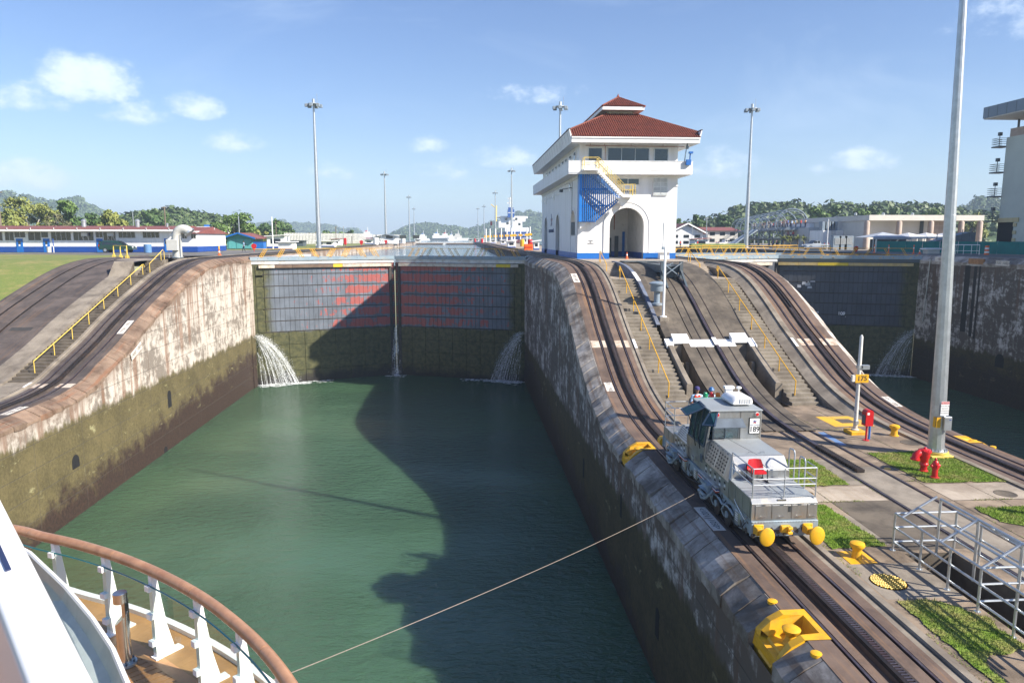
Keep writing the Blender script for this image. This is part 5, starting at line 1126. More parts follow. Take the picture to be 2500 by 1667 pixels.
for t_ in range(6):
 a, b = t_ / 6, (t_ + 1) / 6
 f = lambda q: (24.06 + .10 * q, 10.05 + .36 * q, w2 * (1 - .25 * q * q))
 y0_, z0_, x0_ = f(a); y1_, z1_, x1_ = f(b);
 for k in range(6):
  u0, u1 = -1 + k / 3, -1 + (k + 1) / 3; cv = lambda u: -.07 * u * u
  g.add([(10.45 + x0_ * u0, y0_ + cv(u0), z0_), (10.45 + x0_ * u1, y0_ + cv(u1), z0_), (10.45 + x1_ * u1, y1_ + cv(u1), z1_), (10.45 + x1_ * u0, y1_ + cv(u0), z1_)], [(0, 1, 2, 3)])
g.build('seat_back', RED, seat, True)
g = G(); g.cbox(10.17, 10.73, 23.62, 24.06, 10.0, 10.10, .04); g.build('seat_pan', RED, seat, True)
for x in (10.16, 10.74):
 g = G(); g.path([(x, 23.6, 9.72), (x, 23.66, 10.2), (x, 24.1, 10.22), (x, 24.0, 9.72)], .02, 6); g.bar((x, 23.5, 9.725), (x, 24.1, 9.725), .05, .02); g.build('seat_leg', BLACK, seat)
mop = G()
for i in range(70):
 a = rnd.random() * 6.28; r = .10 * rnd.random() ** .5; x, y = 11.90 + .05 * math.cos(a), 22.7 + r * 1.6 * math.sin(a)
 mop.path([(x, y, 9.62), (x + .05 + rnd.gauss(0, .03), y + rnd.gauss(0, .05), 9.25), (x + .07 + rnd.gauss(0, .05), y + rnd.gauss(0, .1), 8.45 + rnd.random() * .4)], .014, 4, caps=False)
t = thing('rope_bundle', 'frayed tan rope bundle hanging from the end of the locomotive', 'rope', (11.9, 22.7, 9.6)); mop.build('rope_strand', mat('tan_rope', (.36, .25, .14), .9, 0, .25, 8.0), t, kind='stuff')
A_, B_ = Vector((9.2, 25.65, 8.78)), Vector((-3.1, 10.42, 11.55)); g = G()
B2 = A_ + (B_ - A_) * 1.12
pts = [A_.lerp(B2, i / 24) - Vector((0, 0, .25 * (1 - (2 * i / 24 - 1) ** 2))) for i in range(25)]
g.path(pts, .008, 6); o = g.build('tow_cable', mat('wire_rope', (.25, .21, .17), .6, .2, .1, 10.0), None, True); tag(o, 'taut tow cable stretched across the water from locomotive to the ship', 'cable')
# ------------------------------------------------------------------ people
SKIN = mat('brown_skin', (.26, .14, .09), .55, coords='obj'); SHOE = mat('dark_shoe', (.03, .028, .026), .6)
def cloth(name, c): return mat(name, c, .85, 0, .10, 6.0, coords='obj')
def person(label, loc, rz, shirt, trousers, J=None, hat=None, hatm=None, vest=None, k=1.0, group=None, bag=False):
 """one continuous skinned body; joints in metres for a 1.75 m figure facing -Y"""
 t = thing('person', label, 'person', loc, group, rz)
 D = dict(pelvis=((0, 0, .96), .145), waist=((0, 0, 1.12), .135), chest=((0, .01, 1.33), .165), neckb=((0, .01, 1.46), .075), neck=((0, -.005, 1.53), .055), jaw=((0, -.02, 1.585), .075), head=((0, -.012, 1.67), .092), crown=((0, -.005, 1.735), .062),
    shl=((-.185, .01, 1.42), .068), ell=((-.24, .05, 1.14), .046), wrl=((-.25, -.04, .91), .030), hal=((-.25, -.08, .84), .034),
    shr=((.185, .01, 1.42), .068), elr=((.24, .05, 1.14), .046), wrr=((.25, -.04, .91), .030), har=((.25, -.08, .84), .034),
    hpl=((-.095, 0, .92), .10), knl=((-.10, -.02, .50), .064), anl=((-.10, .01, .10), .042), tol=((-.10, -.13, .045), .036),
    hpr=((.095, 0, .92), .10), knr=((.10, -.02, .50), .064), anr=((.10, .01, .10), .042), tor=((.10, -.13, .045), .036))
 for a, b in (J or {}).items(): D[a] = (b, D[a][1])
 E_ = [('pelvis', 'waist'), ('waist', 'chest'), ('chest', 'neckb'), ('neckb', 'neck'), ('neck', 'jaw'), ('jaw', 'head'), ('head', 'crown'), ('chest', 'shl'), ('shl', 'ell'), ('ell', 'wrl'), ('wrl', 'hal'), ('chest', 'shr'), ('shr', 'elr'), ('elr', 'wrr'), ('wrr', 'har'),
   ('pelvis', 'hpl'), ('hpl', 'knl'), ('knl', 'anl'), ('anl', 'tol'), ('pelvis', 'hpr'), ('hpr', 'knr'), ('knr', 'anr'), ('anr', 'tor')]
 ks = list(D); me = bpy.data.meshes.new('body'); me.from_pydata([D[q][0] for q in ks], [(ks.index(a), ks.index(b)) for a, b in E_], [])
 o = bpy.data.objects.new('body_tmp', me); COL.objects.link(o); md = o.modifiers.new('s', 'SKIN')
 for i, q in enumerate(ks): me.skin_vertices[0].data[i].radius = (D[q][1], D[q][1] * (.72 if q in ('chest', 'waist', 'pelvis') else 1)); me.skin_vertices[0].data[i].use_root = (q == 'pelvis')
 sb = o.modifiers.new('u', 'SUBSURF'); sb.levels = 1; sb.render_levels = 1
 dg = bpy.context.evaluated_depsgraph_get(); m2 = bpy.data.meshes.new_from_object(o.evaluated_get(dg)); bpy.data.objects.remove(o)
 m2.materials.clear(); V = {q: Vector(D[q][0]) for q in ks}
 for mm in (shirt, trousers, SKIN, SHOE): m2.materials.append(mm)
 segs = [(E_[i], mi) for i, mi in ((0, 0), (1, 0), (2, 0), (3, 2), (4, 2), (5, 2), (6, 2), (7, 0), (8, 0), (9, 2), (10, 2), (11, 0), (12, 0), (13, 2), (14, 2), (15, 1), (16, 1), (17, 1), (18, 3), (19, 1), (20, 1), (21, 1), (22, 3))]
 for f in m2.polygons:
  c = f.center; best = None
  for (a, b), mi in segs:
   p, q = V[a], V[b]; d = q - p; tt = max(0, min(1, (c - p).dot(d) / d.length_squared)); dist = (c - p - d * tt).length - (D[a][1] * (1 - tt) + D[b][1] * tt)
   if best is None or dist < best[0]: best = (dist, mi)
  f.material_index = best[1]; f.use_smooth = True
 g = G()
 for wq, hq, s_ in (('wrl', 'hal', -1), ('wrr', 'har', 1)):
  d = (V[hq] - V[wq]).normalized(); sd = d.cross(Vector((s_, 0, .3))).normalized()
  for i in range(4): p = V[hq] + sd * (.014 * (i - 1.5)) ; L = (.062, .072, .068, .052)[i]; g.path([p, p + d * L * .55, p + d * L + Vector((-s_ * .018, 0, 0))], .0085, 5, 2)
  p = V[wq].lerp(V[hq], .5); g.path([p, p + sd * .035 + d * .02, p + sd * .04 + d * .055], .0095, 5, 2)
 hp = V['head']; jw = V['jaw']; fw = Vector((0, -1, 0))
 g.path([hp + fw * .085, hp + fw * .108 + Vector((0, 0, -.03)), hp + fw * .09 + Vector((0, 0, -.045))], .012, 5, 2)
 for s_ in (-1, 1): g.path([hp + Vector((s_ * .088, 0, .0)), hp + Vector((s_ * .098, .01, -.02)), hp + Vector((s_ * .088, 0, -.045))], .012, 5, 2); g.box(hp.x + s_ * .035 - .012, hp.x + s_ * .035 + .012, hp.y - .098, hp.y - .085, hp.z + .0, hp.z + .012, 3)
 g.box(jw.x - .025, jw.x + .025, jw.y - .082, jw.y - .070, jw.z - .006, jw.z + .002, 3)
 import bmesh
 bm = bmesh.new(); bm.from_mesh(m2); t2 = bpy.data.meshes.new('t'); t2.from_pydata(g.v, [], g.f); t2.polygons.foreach_set('material_index', g.mi); bm.from_mesh(t2); bm.to_mesh(m2); bm.free(); bpy.data.meshes.remove(t2); m2.name = 'body'
 put('body', m2, t)
 hx, hy, hz = V['head']
 if hat == 'cap': g = G().lathe((hx, hy, hz + .03), [(.105, 0), (.106, .05), (.085, .10), (.03, .125)], 14); g.prism([(hx - .08, hy - .08), (hx + .08, hy - .08), (hx + .06, hy - .19), (hx - .06, hy - .19)], 'z', hz + .035, hz + .05); put('cap', g.mesh('cap', hatm, True), t)
 elif hat == 'helmet': g = G().lathe((hx, hy, hz + .02), [(.145, 0), (.13, .015), (.115, .06), (.085, .12), (.03, .145)], 14); put('helmet', g.mesh('helmet', hatm, True), t)
 else: g = G().lathe((hx, hy + .012, hz + .01), [(.098, 0), (.098, .05), (.07, .09), (.02, .102)], 12); put('hair', g.mesh('hair', BLACK, True), t)
 if vest:
  c = V['chest']; g = G()
  for i, (z, rx, ry) in enumerate(((-.26, .17, .135), (-.1, .185, .145), (.02, .195, .15), (.085, .16, .12))): g.v += [(c.x + rx * math.cos(2 * PI * q / 14), c.y + ry * math.sin(2 * PI * q / 14), c.z + z) for q in range(14)]
  for i in range(3): g.f += [(i * 14 + q, i * 14 + (q + 1) % 14, (i + 1) * 14 + (q + 1) % 14, (i + 1) * 14 + q) for q in range(14)]; g.mi += [0] * 14
  for s_ in (-1, 1): g.box(c.x + s_ * .09 - .03, c.x + s_ * .09 + .03, c.y - .12, c.y + .12, c.z + .07, c.z + .125)
  put('life_vest', g.mesh('life_vest', vest, True), t)
  g = G()
  for z in (-.19, -.05): g.box(c.x - .14, c.x + .14, c.y - .165, c.y - .13, c.z + z - .012, c.z + z + .012)
  put('vest_strap', g.mesh('vest_strap', BLACK), t)
 if bag: put('backpack', G().cbox(-.15, .15, .10, .27, 1.05, 1.42, .05).mesh('backpack', BLACK, True), t)
 t.scale = (k, k, k)
 return t
LBLUE = cloth('light_blue_cloth', (.42, .60, .80)); NAVY = cloth('navy_cloth', (.018, .024, .05)); VEST = cloth('red_orange_vest', (.75, .07, .02)); TEALC = cloth('bright_blue_cloth', (.05, .33, .50))
person('man in navy cap and red life vest reaching out on the locomotive deck', (10.85, 31.75, 9.47), .1, LBLUE, NAVY, dict(elr=(.36, -.04, 1.28), wrr=(.56, -.12, 1.27), har=(.63, -.13, 1.28), ell=(-.25, -.02, 1.15), wrl=(-.18, -.22, 1.05), hal=(-.13, -.28, 1.05)), 'cap', cloth('purple_navy_cap', (.05, .045, .16)), VEST, 1.1)
person('man in blue helmet and life vest with a hand raised to his face', (11.56, 31.85, 9.47), -.1, LBLUE, NAVY, dict(ell=(-.30, -.06, 1.20), wrl=(-.14, -.20, 1.42), hal=(-.08, -.20, 1.48), elr=(.30, -.0, 1.18), wrr=(.34, -.16, 1.05), har=(.34, -.22, 1.02)), 'helmet', paint('blue_helmet', (.02, .12, .32), .35), VEST, 1.06)
person('driver in bright blue shirt inside the locomotive cab', (9.98, 27.75, 9.25), .2, TEALC, NAVY, dict(knl=(-.1, -.4, .9), anl=(-.1, -.38, .5), tol=(-.1, -.5, .45), knr=(.1, -.4, .9), anr=(.1, -.38, .5), tor=(.1, -.5, .45), elr=(.26, -.1, 1.15), wrr=(.2, -.32, 1.15), har=(.18, -.38, 1.15)), None, None, None, 1.0)
person('walking man in light blue shirt with black backpack on the quay road', (-34.6, 117.4, ZU), -1.2, LBLUE, NAVY, dict(knl=(-.10, -.16, .52), anl=(-.10, -.20, .10), tol=(-.10, -.33, .06), knr=(.10, .02, .50), anr=(.10, .20, .12), tor=(.10, .09, .05), wrl=(-.25, .10, .93), hal=(-.25, .14, .87), wrr=(.25, -.16, .95), har=(.25, -.22, .90)), None, None, None, 1.0, None, True)
# ------------------------------------------------------------------ things on the lower apron
def bollard(label, x, y, k=1.0, plate=True):
 t = thing('bollard', label, 'bollard', (x, y, ZL))
 prof = [(.17, 0), (.155, .08), (.14, .22), (.15, .30), (.21, .36), (.235, .42), (.22, .49), (.12, .53)]
 G().lathe((x, y, ZL + .01), [(r * k, z * k) for r, z in prof], 20).build('bollard_post', YEL, t, True)
 if plate: G().box(x - .45, x + .45, y - .46, y + .46, ZL, ZL + .014).build('base_plate', YEL, t)
 else: G().lathe((x, y, ZL), [(.22 * k, 0), (.22 * k, .03)], 16).build('base_plate', YEL, t)
bollard('yellow mooring bollard on square yellow base beside the locomotive buffers', 12.72, 21.1, 1.0)
bollard('small yellow bollard near the far track and red call box', 22.6, 34.9, 1.1, False)
t = thing('grating', 'round yellow manhole grating in the concrete beside the near track', 'manhole cover', (12.76, 19.42, ZL)); R_ = .50
G().lathe((12.76, 19.42, ZL), [(R_ + .03, .0), (R_ + .03, .004)], 28).build('pit_floor', DARK, t)
g = G()
for i in range(-5, 6):
 d = i * .09; L = math.sqrt(max(0, R_ ** 2 - d * d)); g.box(12.76 + d - .008, 12.76 + d + .008, 19.42 - L, 19.42 + L, ZL + .005, ZL + .03)
g.build('grating_bar', YEL, t)
g = G()
for i in range(-5, 6):
 d = i * .09; L = math.sqrt(max(0, R_ ** 2 - d * d)); n = int(2 * L / .075)
 for j in range(n): x = -L + .075 * (j + .5); g.prism([(19.42 + d - .02, ZL + .028), (19.42 + d + .02, ZL + .028), (19.42 + d, ZL + .05)], 'x', 12.76 + x - .028, 12.76 + x + .028)
g.build('grip_tooth', YEL_P, t, kind='stuff')
for lab, x, y, r in (('round dark manhole cover in the concrete between the far track and the tall mast base', 22.65, 33.55, .48), ('pale ring shaped manhole cover at the far right by the kerb', 21.95, 26.3, .42)):
 o = G().lathe((x, y, ZL), [(r, .0), (r, .012), (r * .92, .014), (r * .9, .008), (r * .1, .008)], 28).build('manhole_cover', CONC_D, None, True); tag(o, lab, 'manhole cover')
o = G().lathe((19.05, 29.7, ZL), [(.14, .0), (.14, .014)], 16).build('marker_disc', YEL); tag(o, 'small round yellow marker disc beside the middle rails', 'marker')
g = G()
for a, b, c, d in ((20.42, 22.9, 38.4, 39.03), (20.42, 22.7, 36.8, 37.5), (20.42, 21.2, 37.5, 38.4), (22.05, 22.85, 37.5, 38.4)): g.quad((a, c, ZL + .006), (b, c, ZL + .006), (b, d, ZL + .006), (a, d, ZL + .006))
g.build('painted_square', paint('worn_yellow_marking', (.70, .40, .03), .7, (.30, .24, .16), .5), kind='structure')
G().box(21.2, 22.05, 37.5, 38.4, ZL - .02, ZL + .012).build('inspection_cover', CONC_D, kind='structure')
G().quad((18.85, 33.4, ZL + .006), (19.2, 33.4, ZL + .006), (19.25, 35.8, ZL + .006), (18.9, 35.8, ZL + .006)).build('blue_ground_mark', mat('worn_blue_mark', (.12, .22, .42), .7, 0, .2, 2.0, (.2, .19, .16), .6, 2.0), kind='structure')
mr = thing('return_track', 'disused return rails crossing the flat concrete apron', 'rail track', (17.6, 24, ZL))
for x in (16.95, 18.65):
 g = G(); g.box(x - .12, x + .12, 8, 36.2, ZL - .05, ZL + .005); g.build('rail_groove', IRON, mr)
 g = G(); g.box(x - .035, x + .035, 8, 36.2, ZL, ZL + .03); g.build('rail', RAILTOP, mr)
g = G(); g.quad((17.07, 8, ZL + .008), (18.53, 8, ZL + .008), (18.53, 30, ZL + .008), (17.07, 30, ZL + .008)); g.build('track_bed', slab_mat('gravelly_concrete', (.17, .145, .115), (.30, .26, .21), (.2, .16, .11), .25), mr)
g = G()
for y in (25.9, 31.2, 35.2): g.box(12.0, 16.8, y, y + .03, ZL, ZL + .004)
for x in (14.4, 19.3, 21.2): g.box(x, x + .03, 22 if x < 15 else 10, 41, ZL, ZL + .004)
for y in (21.9, 25.7, 28.0, 36.2): g.box(18.8, 23.2, y, y + .03, ZL, ZL + .004)
g.build('slab_joint', mat('dark_joint', (.03, .028, .024), .9), kind='structure')
for i, (a, b, c, d, mm) in enumerate(((12.3, 16.8, 25.93, 27.6, CONC_L), (19.33, 23.2, 25.75, 27.6, CONC_L), (12.3, 14.4, 21.93, 24.5, CONC), (14.45, 16.8, 21.5, 25.88, CONC_D), (12.35, 16.8, 27.7, 31.15, CONC), (12.1, 14.42, 18.4, 20.6, CONC))):
 n = 3; g = G(); g.quad((a, c, ZL + .004), (b, c, ZL + .004), (b, d, ZL + .004), (a, d, ZL + .004)); g.build('concrete_slab', mm, kind='structure')
def grass(poly, seed):
 r3 = random.Random(seed + 50); pp = []
 for (x0, y0), (x1, y1) in zip(poly, poly[1:] + poly[:1]):
  n = max(1, int(math.hypot(x1 - x0, y1 - y0) / .22)); pp += [(x0 + (x1 - x0) * k / n + r3.gauss(0, .04), y0 + (y1 - y0) * k / n + r3.gauss(0, .04)) for k in range(n)]
 poly = pp
 g = G(); g.add([(x, y, ZL + .03) for x, y in poly], [tuple(range(len(poly)))]); g.build('lawn_patch', LAWN_G, kind='structure')
 r2 = random.Random(seed); xs = [p[0] for p in poly]; ys = [p[1] for p in poly]; g = G()
 def inside(x, y):
  c = False
  for (x0, y0), (x1, y1) in zip(poly, poly[1:] + poly[:1]):
   if (y0 > y) != (y1 > y) and x < (x1 - x0) * (y - y0) / (y1 - y0) + x0: c = not c
  return c
 n = int((max(xs) - min(xs)) * (max(ys) - min(ys)) * 900)
 for i in range(n):
  x, y = r2.uniform(min(xs) - .05, max(xs) + .05), r2.uniform(min(ys) - .05, max(ys) + .05)
  if not inside(x + r2.gauss(0, .03), y + r2.gauss(0, .03)): continue
  a = r2.random() * 6.28; h = r2.uniform(.03, .085); w_ = .012; dx, dy = w_ * math.cos(a), w_ * math.sin(a); lx, ly = r2.gauss(0, .03), r2.gauss(0, .03)
  g.add([(x - dx, y - dy, ZL + .02), (x + dx, y + dy, ZL + .02), (x + lx, y + ly, ZL + .03 + h)], [(0, 1, 2)])
 g.build('grass', LAWN_G, kind='stuff')
grass([(19.45, 31.9), (22.2, 32.05), (23.2, 30.9), (23.15, 27.65), (19.5, 27.75)], 1)
grass([(14.6, 31.2), (16.25, 31.2), (16.2, 27.7), (13.0, 27.65), (13.2, 31.0)], 2)
grass([(12.35, 25.85), (14.0, 25.6), (14.05, 24.6), (14.2, 21.8), (12.25, 21.75)], 3)
grass([(12.3, 18.3), (13.4, 18.25), (13.6, 17.9), (13.9, 17.8), (14.2, 17.1), (14.15, 15.7), (12.9, 15.5), (12.65, 15.2), (12.45, 14.3), (12.3, 13.5)], 4)
grass([(19.55, 24.9), (23.1, 24.95), (23.1, 23.0), (20.2, 23.1), (19.6, 23.5)], 5)
def hydrant(label, x, y, big=False):
 t = thing('fire_hydrant', label, 'hydrant', (x, y, ZL)); z = ZL + .02
 if not big:
  G().lathe((x, y, z), [(.19, 0), (.19, .05), (.12, .07), (.115, .42), (.15, .44), (.15, .50), (.12, .52), (.13, .64), (.10, .74), (.04, .79), (.05, .86), (.02, .90)], 16).build('barrel', RED, t, True)
  for a in (0, PI / 2, PI, -PI / 2): d = Vector((math.cos(a), math.sin(a), 0)); c = Vector((x, y, z + .55)); G().tube(c + d * .08, c + d * .20, .065, n=10).build('outlet', RED, t, True)
 else:
  G().lathe((x, y, z), [(.20, 0), (.20, .05), (.14, .07), (.14, .26), (.19, .30), (.19, .36), (.16, .40), (.17, .56), (.22, .66), (.22, .86), (.27, .88), (.27, .96), (.22, 1.0), (.08, 1.04), (.05, 1.1)], 18).build('barrel', RED, t, True)
  g = G(); g.path([(x - .1, y, z + .82), (x - .3, y - .02, z + .84), (x - .42, y - .04, z + .76), (x - .46, y - .05, z + .60)], [.15, .16, .16, .17], 12); g.build('outlet', RED, t, True)
  g = G(); g.tube((x - .46, y - .05, z + .62), (x - .465, y - .05, z + .55), .20, n=14); g.build('outlet_flange', RED, t, True)
  g = G()
  for i in range(8): a = 2 * PI * i / 8; g.tube((x + .245 * math.cos(a), y + .245 * math.sin(a), z + .86), (x + .245 * math.cos(a), y + .245 * math.sin(a), z + 1.0), .022, n=6)
  g.build('bolt', RED, t)
hydrant('large red hydrant with a downturned side outlet on the grass', 20.4, 29.2, True); hydrant('smaller red hydrant with a domed cap beside the large one', 20.3, 28.3)
hydrant('red hydrant cut off by the right edge, on grass beyond the cage', 21.25, 24.15)
def mast_foot(): pass
MX, MY = 22.5, 31.45
t = thing('light_mast', 'tall tapering galvanised mast with a control box, rising out of frame', 'light mast', (MX, MY, ZL))
G().cbox(MX - .55, MX + .55, MY - .55, MY + .55, ZL, ZL + .12, .02).build('yellow_plinth', YEL_P, t)
G().lathe((MX, MY, ZL + .12), [(.55, 0), (.55, .13)], 20).build('yellow_ring', YEL_P, t, True)
g = G(); g.lathe((MX, MY, ZL + .25), [(.50, 0), (.50, .05), (.36, .06)], 20)
for i in range(10): a = 2 * PI * i / 10; g.tube((MX + .44 * math.cos(a), MY + .44 * math.sin(a), ZL + .3), (MX + .44 * math.cos(a), MY + .44 * math.sin(a), ZL + .40), .03, n=6)
g.build('base_flange', GALV, t)
g = G(); g.lathe((MX, MY, ZL + .3), [(.36, 0), (.30, 5), (.24, 11), (.236, 11.01), (.145, 21.5), (.10, 27)], 12); g.v = [(a - .028 * max(0, b_ - 9), y_, b_) for a, y_, b_ in g.v]; g.build('mast_pole', GALV, t)
c = G().cbox(MX - .06, MX + .32, MY - .52, MY - .30, ZL + 1.35, ZL + 2.0, .02).build('control_box', GALV, t)
put('box_label', G().box(MX + .17, MX + .27, MY - .525, MY - .521, ZL + 1.84, ZL + 1.88).mesh('box_label', BLUE_D, off=wloc(t)), c)
sg = G().box(MX - .22, MX + .18, MY - .42, MY - .40, ZL + 2.05, ZL + 2.72).build('warning_sign', WHITE_C, t)
put('sign_header', G().box(MX - .21, MX + .17, MY - .424, MY - .4205, ZL + 2.60, ZL + 2.71).mesh('sign_header', RED, off=wloc(t)), sg)
text_obj('sign_words', 'PELIGRO', .09, WHITE_C, sg, Vector((MX - .02, MY - .426, ZL + 2.655)) - Vector(wloc(t)), (PI / 2, 0, 0), .001)
for i, tx in enumerate(('ALTO VOLTAJE', 'PERSONAL', 'AUTORIZADO', 'SOLAMENTE')): text_obj('sign_words', tx, .07, BLACKP, sg, Vector((MX - .02, MY - .422, ZL + 2.50 - .11 * i)) - Vector(wloc(t)), (PI / 2, 0, 0), .001)
G().box(MX - .345, MX - .335, MY - .3, MY - .05, ZL + 1.45, ZL + 1.95).build('yellow_tag', YEL, t); G().box(MX - .33, MX - .12, MY - .36, MY - .33, ZL + 1.45, ZL + 1.95).build('yellow_tag', YEL, t)
PX_, PY_ = 20.8, 35.5
t = thing('marker_post', 'white pole on yellow plinth carrying the yellow number board 175', 'marker post', (PX_, PY_, ZL))
G().cbox(PX_ - .42, PX_ + .42, PY_ - .42, PY_ + .42, ZL, ZL + .18, .02).build('plinth', YEL, t)
G().lathe((PX_, PY_, ZL + .18), [(.2, 0), (.2, .04), (.11, .08), (.10, 1.5), (.095, 3), (.085, 5.0), (.05, 5.06), (.03, 5.1)], 12).build('pole', paint('dirty_white_pole', (.60, .60, .57), .5, (.40, .30, .22), .5, dscale=2.0), t, True)
g = G(); g.cbox(PX_ - .26, PX_ + .46, PY_ - .16, PY_ - .12, ZL + 2.76, ZL + 3.20, .008); bd = g.build('number_board', YEL, t)
text_obj('board_number', '175', .36, BLACKP, bd, Vector((PX_ + .10, PY_ - .164, ZL + 2.98)) - Vector(wloc(t)), (PI / 2, 0, 0), .002, bold=.006)
G().box(PX_ - .42, PX_ - .27, PY_ - .15, PY_ - .0, ZL + 2.82, ZL + 3.16).build('side_board', CREAM, t)
g = G(); g.box(PX_ + .05, PX_ + .5, PY_ - .12, PY_ + .08, ZL + 3.45, ZL + 3.68); g.box(PX_ - .12, PX_ + .12, PY_ - .12, PY_ + .12, ZL + 3.5, ZL + 3.66); g.build('floodlight', GALV, t)
G().cbox(PX_ - .1, PX_ + .1, PY_ - .16, PY_ - .04, ZL + .5, ZL + .72, .02).build('junction_box', GALV, t)
x, y = 20.62, 34.15
t = thing('call_box', 'red round topped call box on a thin red stand next to post 175', 'call box', (x, y, ZL))
g = G(); prof = [(x - .20, ZL + .80), (x - .20, ZL + 1.48)] + [(x - .2 * math.cos(PI * i / 10), ZL + 1.48 + .16 * math.sin(PI * i / 10)) for i in range(1, 10)] + [(x + .20, ZL + 1.48), (x + .20, ZL + .80)]
g.prism(prof, 'y', y - .22, y + .16); g.build('cabinet', RED, t)
G().box(x - .216, x - .202, y - .17, y + .10, ZL + .92, ZL + 1.35).build('side_window', STEELD, t); G().box(x - .14, x - .02, y - .228, y - .221, ZL + 1.38, ZL + 1.50).build('notice', WHITE_C, t)
G().tube((x, y, ZL + .03), (x, y, ZL + .8), .05, n=8).build('stand', RED, t); G().lathe((x, y, ZL), [(.16, 0), (.16, .03)], 12).build('foot', RED, t)
g = G(); g.tube((x + .3, y + .22, ZL), (x + .3, y + .22, ZL + 1.3), .05, n=8); g.tube((x + .22, y + .22, ZL + 1.32), (x + .38, y + .22, ZL + 1.32), .07, n=8); g = g.build('standpipe', BLUE, None, True); tag(g, 'short blue standpipe behind the red call box', 'standpipe')
def edge_fairlead(label, xc, yc, s, prof, L=1.52):
 t = thing('edge_fairlead', label, 'mooring chock', (xc, yc, prof(yc))); z = prof(yc) + .02; X = lambda d: xc + s * d; g = G()
 def Y(a): return yc + a
 h = L / 2; a = h - .26; Q = lambda x_, y_, dz: (X(x_), yc + y_, z + dz)
 g.add([Q(.02, -h, 0), Q(.80, -h, 0), Q(.80, h, 0), Q(.02, h, 0), Q(.02, a, 0), Q(.56, a - .05, 0), Q(.56, -a + .05, 0), Q(.02, -a, 0)], [(0, 1, 6, 7), (1, 2, 5, 6), (2, 3, 4, 5)])
 fl = [Q(-.42, -a + .1, -.56), Q(.48, -a + .1, -.5), Q(.48, a - .1, -.5), Q(-.42, a - .1, -.56)]; g.add(fl, [(0, 1, 2, 3)])
 g.add([Q(.56, -a + .05, 0), Q(.56, a - .05, 0), fl[2], fl[1]], [(0, 1, 2, 3)])
 for s_ in (-1, 1):
  H = [Q(.02, s_ * h, 0), Q(-.34, s_ * h, -.20), Q(-.62, s_ * h, -.48), Q(-.70, s_ * h, -.95)]; I = [Q(.02, s_ * a, 0), Q(-.32, s_ * (a + .02), -.18), Q(-.56, s_ * (a + .06), -.46), Q(-.66, s_ * (a - .1), -.95)]
  g.add(H + I, [(k, k + 1, k + 5, k + 4) for k in range(3)])
  g.add([I[0], I[1], I[2], fl[0 if s_ < 0 else 3], fl[1 if s_ < 0 else 2], Q(.56, s_ * (a - .05), 0)], [(0, 1, 2, 3, 4, 5)]); g.add(H + [Q(.02, s_ * h, -.95)], [(0, 1, 2, 3, 4)])
 g.add([fl[0], fl[3], Q(-.70, a - .1, -.98), Q(-.70, -a + .1, -.98)], [(0, 1, 2, 3)])
 g.build('chock_frame', YEL, t); G().box(*sorted((X(-.66), X(.0))), yc - L / 2 + .02, yc + L / 2 - .02, z - 1.25, z - .62).build('chock_base', YEL, t)
 g = G(); g.lathe((X(.02), yc, z - .54), [(.22, 0), (.15, .12), (.13, .24), (.22, .34), (.25, .42), (.16, .48)], 16); g.build('chock_horn', YEL, t, True)
 return t
edge_fairlead('large yellow recessed mooring chock in the wall edge nearest the camera', 8.72, 17.275, 1, PC)
edge_fairlead('smaller yellow mooring chock in the wall edge just beyond the locomotive', 8.72, 33.9, 1, PC, 1.32)
edge_fairlead('yellow mooring chock on the far edge behind the tall mast', 26.28, 33.9, -1, PC, 1.32)
for lab, x, y in (('round yellow edge stud just beyond the large yellow mooring chock', 8.78, 18.55), ('round yellow edge stud just nearer than the large yellow mooring chock', 8.75, 15.95), ('round yellow edge stud on the far edge by the mast', 26.3, 32.6)):
 o = G().lathe((x, y, ZL - .06), [(.14, 0), (.14, .08), (.08, .1)], 14).build('edge_stud', YEL, None, True); tag(o, lab, 'stud')
t = thing('pit_railing', 'galvanised pitched pipe railing around the open pit beside the near track', 'railing', (15.3, 18, ZL))
A0, A1 = 14.22, 16.35; ys = [21.55, 20.15, 18.85, 17.6]; YR = [21.55, 19.6, 17.6, 15.3, 13.2]; H, RH, XR_ = 1.28, 1.95, 15.35
g = G()
for y in [21.55, 20.15, 18.85, 17.6, 16.3, 15.0]: G().tube((A0, y, ZL), (A0, y, ZL + H), .038, n=8).build('post', GALV, t, True); G().lathe((A0, y, ZL), [(.09, 0), (.09, .015)], 10).build('post_foot', GALV, t)
for y in [21.55, 20.4, 18.4, 16.4, 14.8]: G().tube((A1, y, ZL), (A1, y, ZL + H), .038, n=8).build('post', GALV, t, True)
for y in [21.0, 17.6 + 1.7, 17.6]: G().tube((XR_, y, ZL), (XR_, y, ZL + RH), .042, n=8).build('ridge_post', GALV, t, True)
g = G()
for x in (A0, A1):
 for h in (H, .80, .30): g.tube((x, 21.55, ZL + h), (x, 13.6, ZL + h), .036, n=8)
for y in (21.55, 17.6):
 for h in (H, .80, .30): g.tube((A0, y, ZL + h), (A1, y, ZL + h), .036, n=8)
g.build('side_rail', GALV, t, True)
g = G()
for y in (21.2, 19.3, 17.6): g.tube((A0, y, ZL + H), (XR_, y, ZL + RH), .04, n=8); g.tube((A1, y, ZL + H), (XR_, y, ZL + RH), .04, n=8) if y != 21.2 else None
g.tube((XR_, 21.0, ZL + RH), (XR_, 13.6, ZL + RH), .04, n=8); g.tube((14.75, 21.2, ZL + 1.6), (14.75, 13.6, ZL + 1.6), .04, n=8); g.tube((15.9, 19.3, ZL + 1.6), (15.9, 13.6, ZL + 1.6), .04, n=8)
g.build('pitched_rail', GALV, t, True)
x, y, z = 15.9, 57.4, PC(57.4) + .02
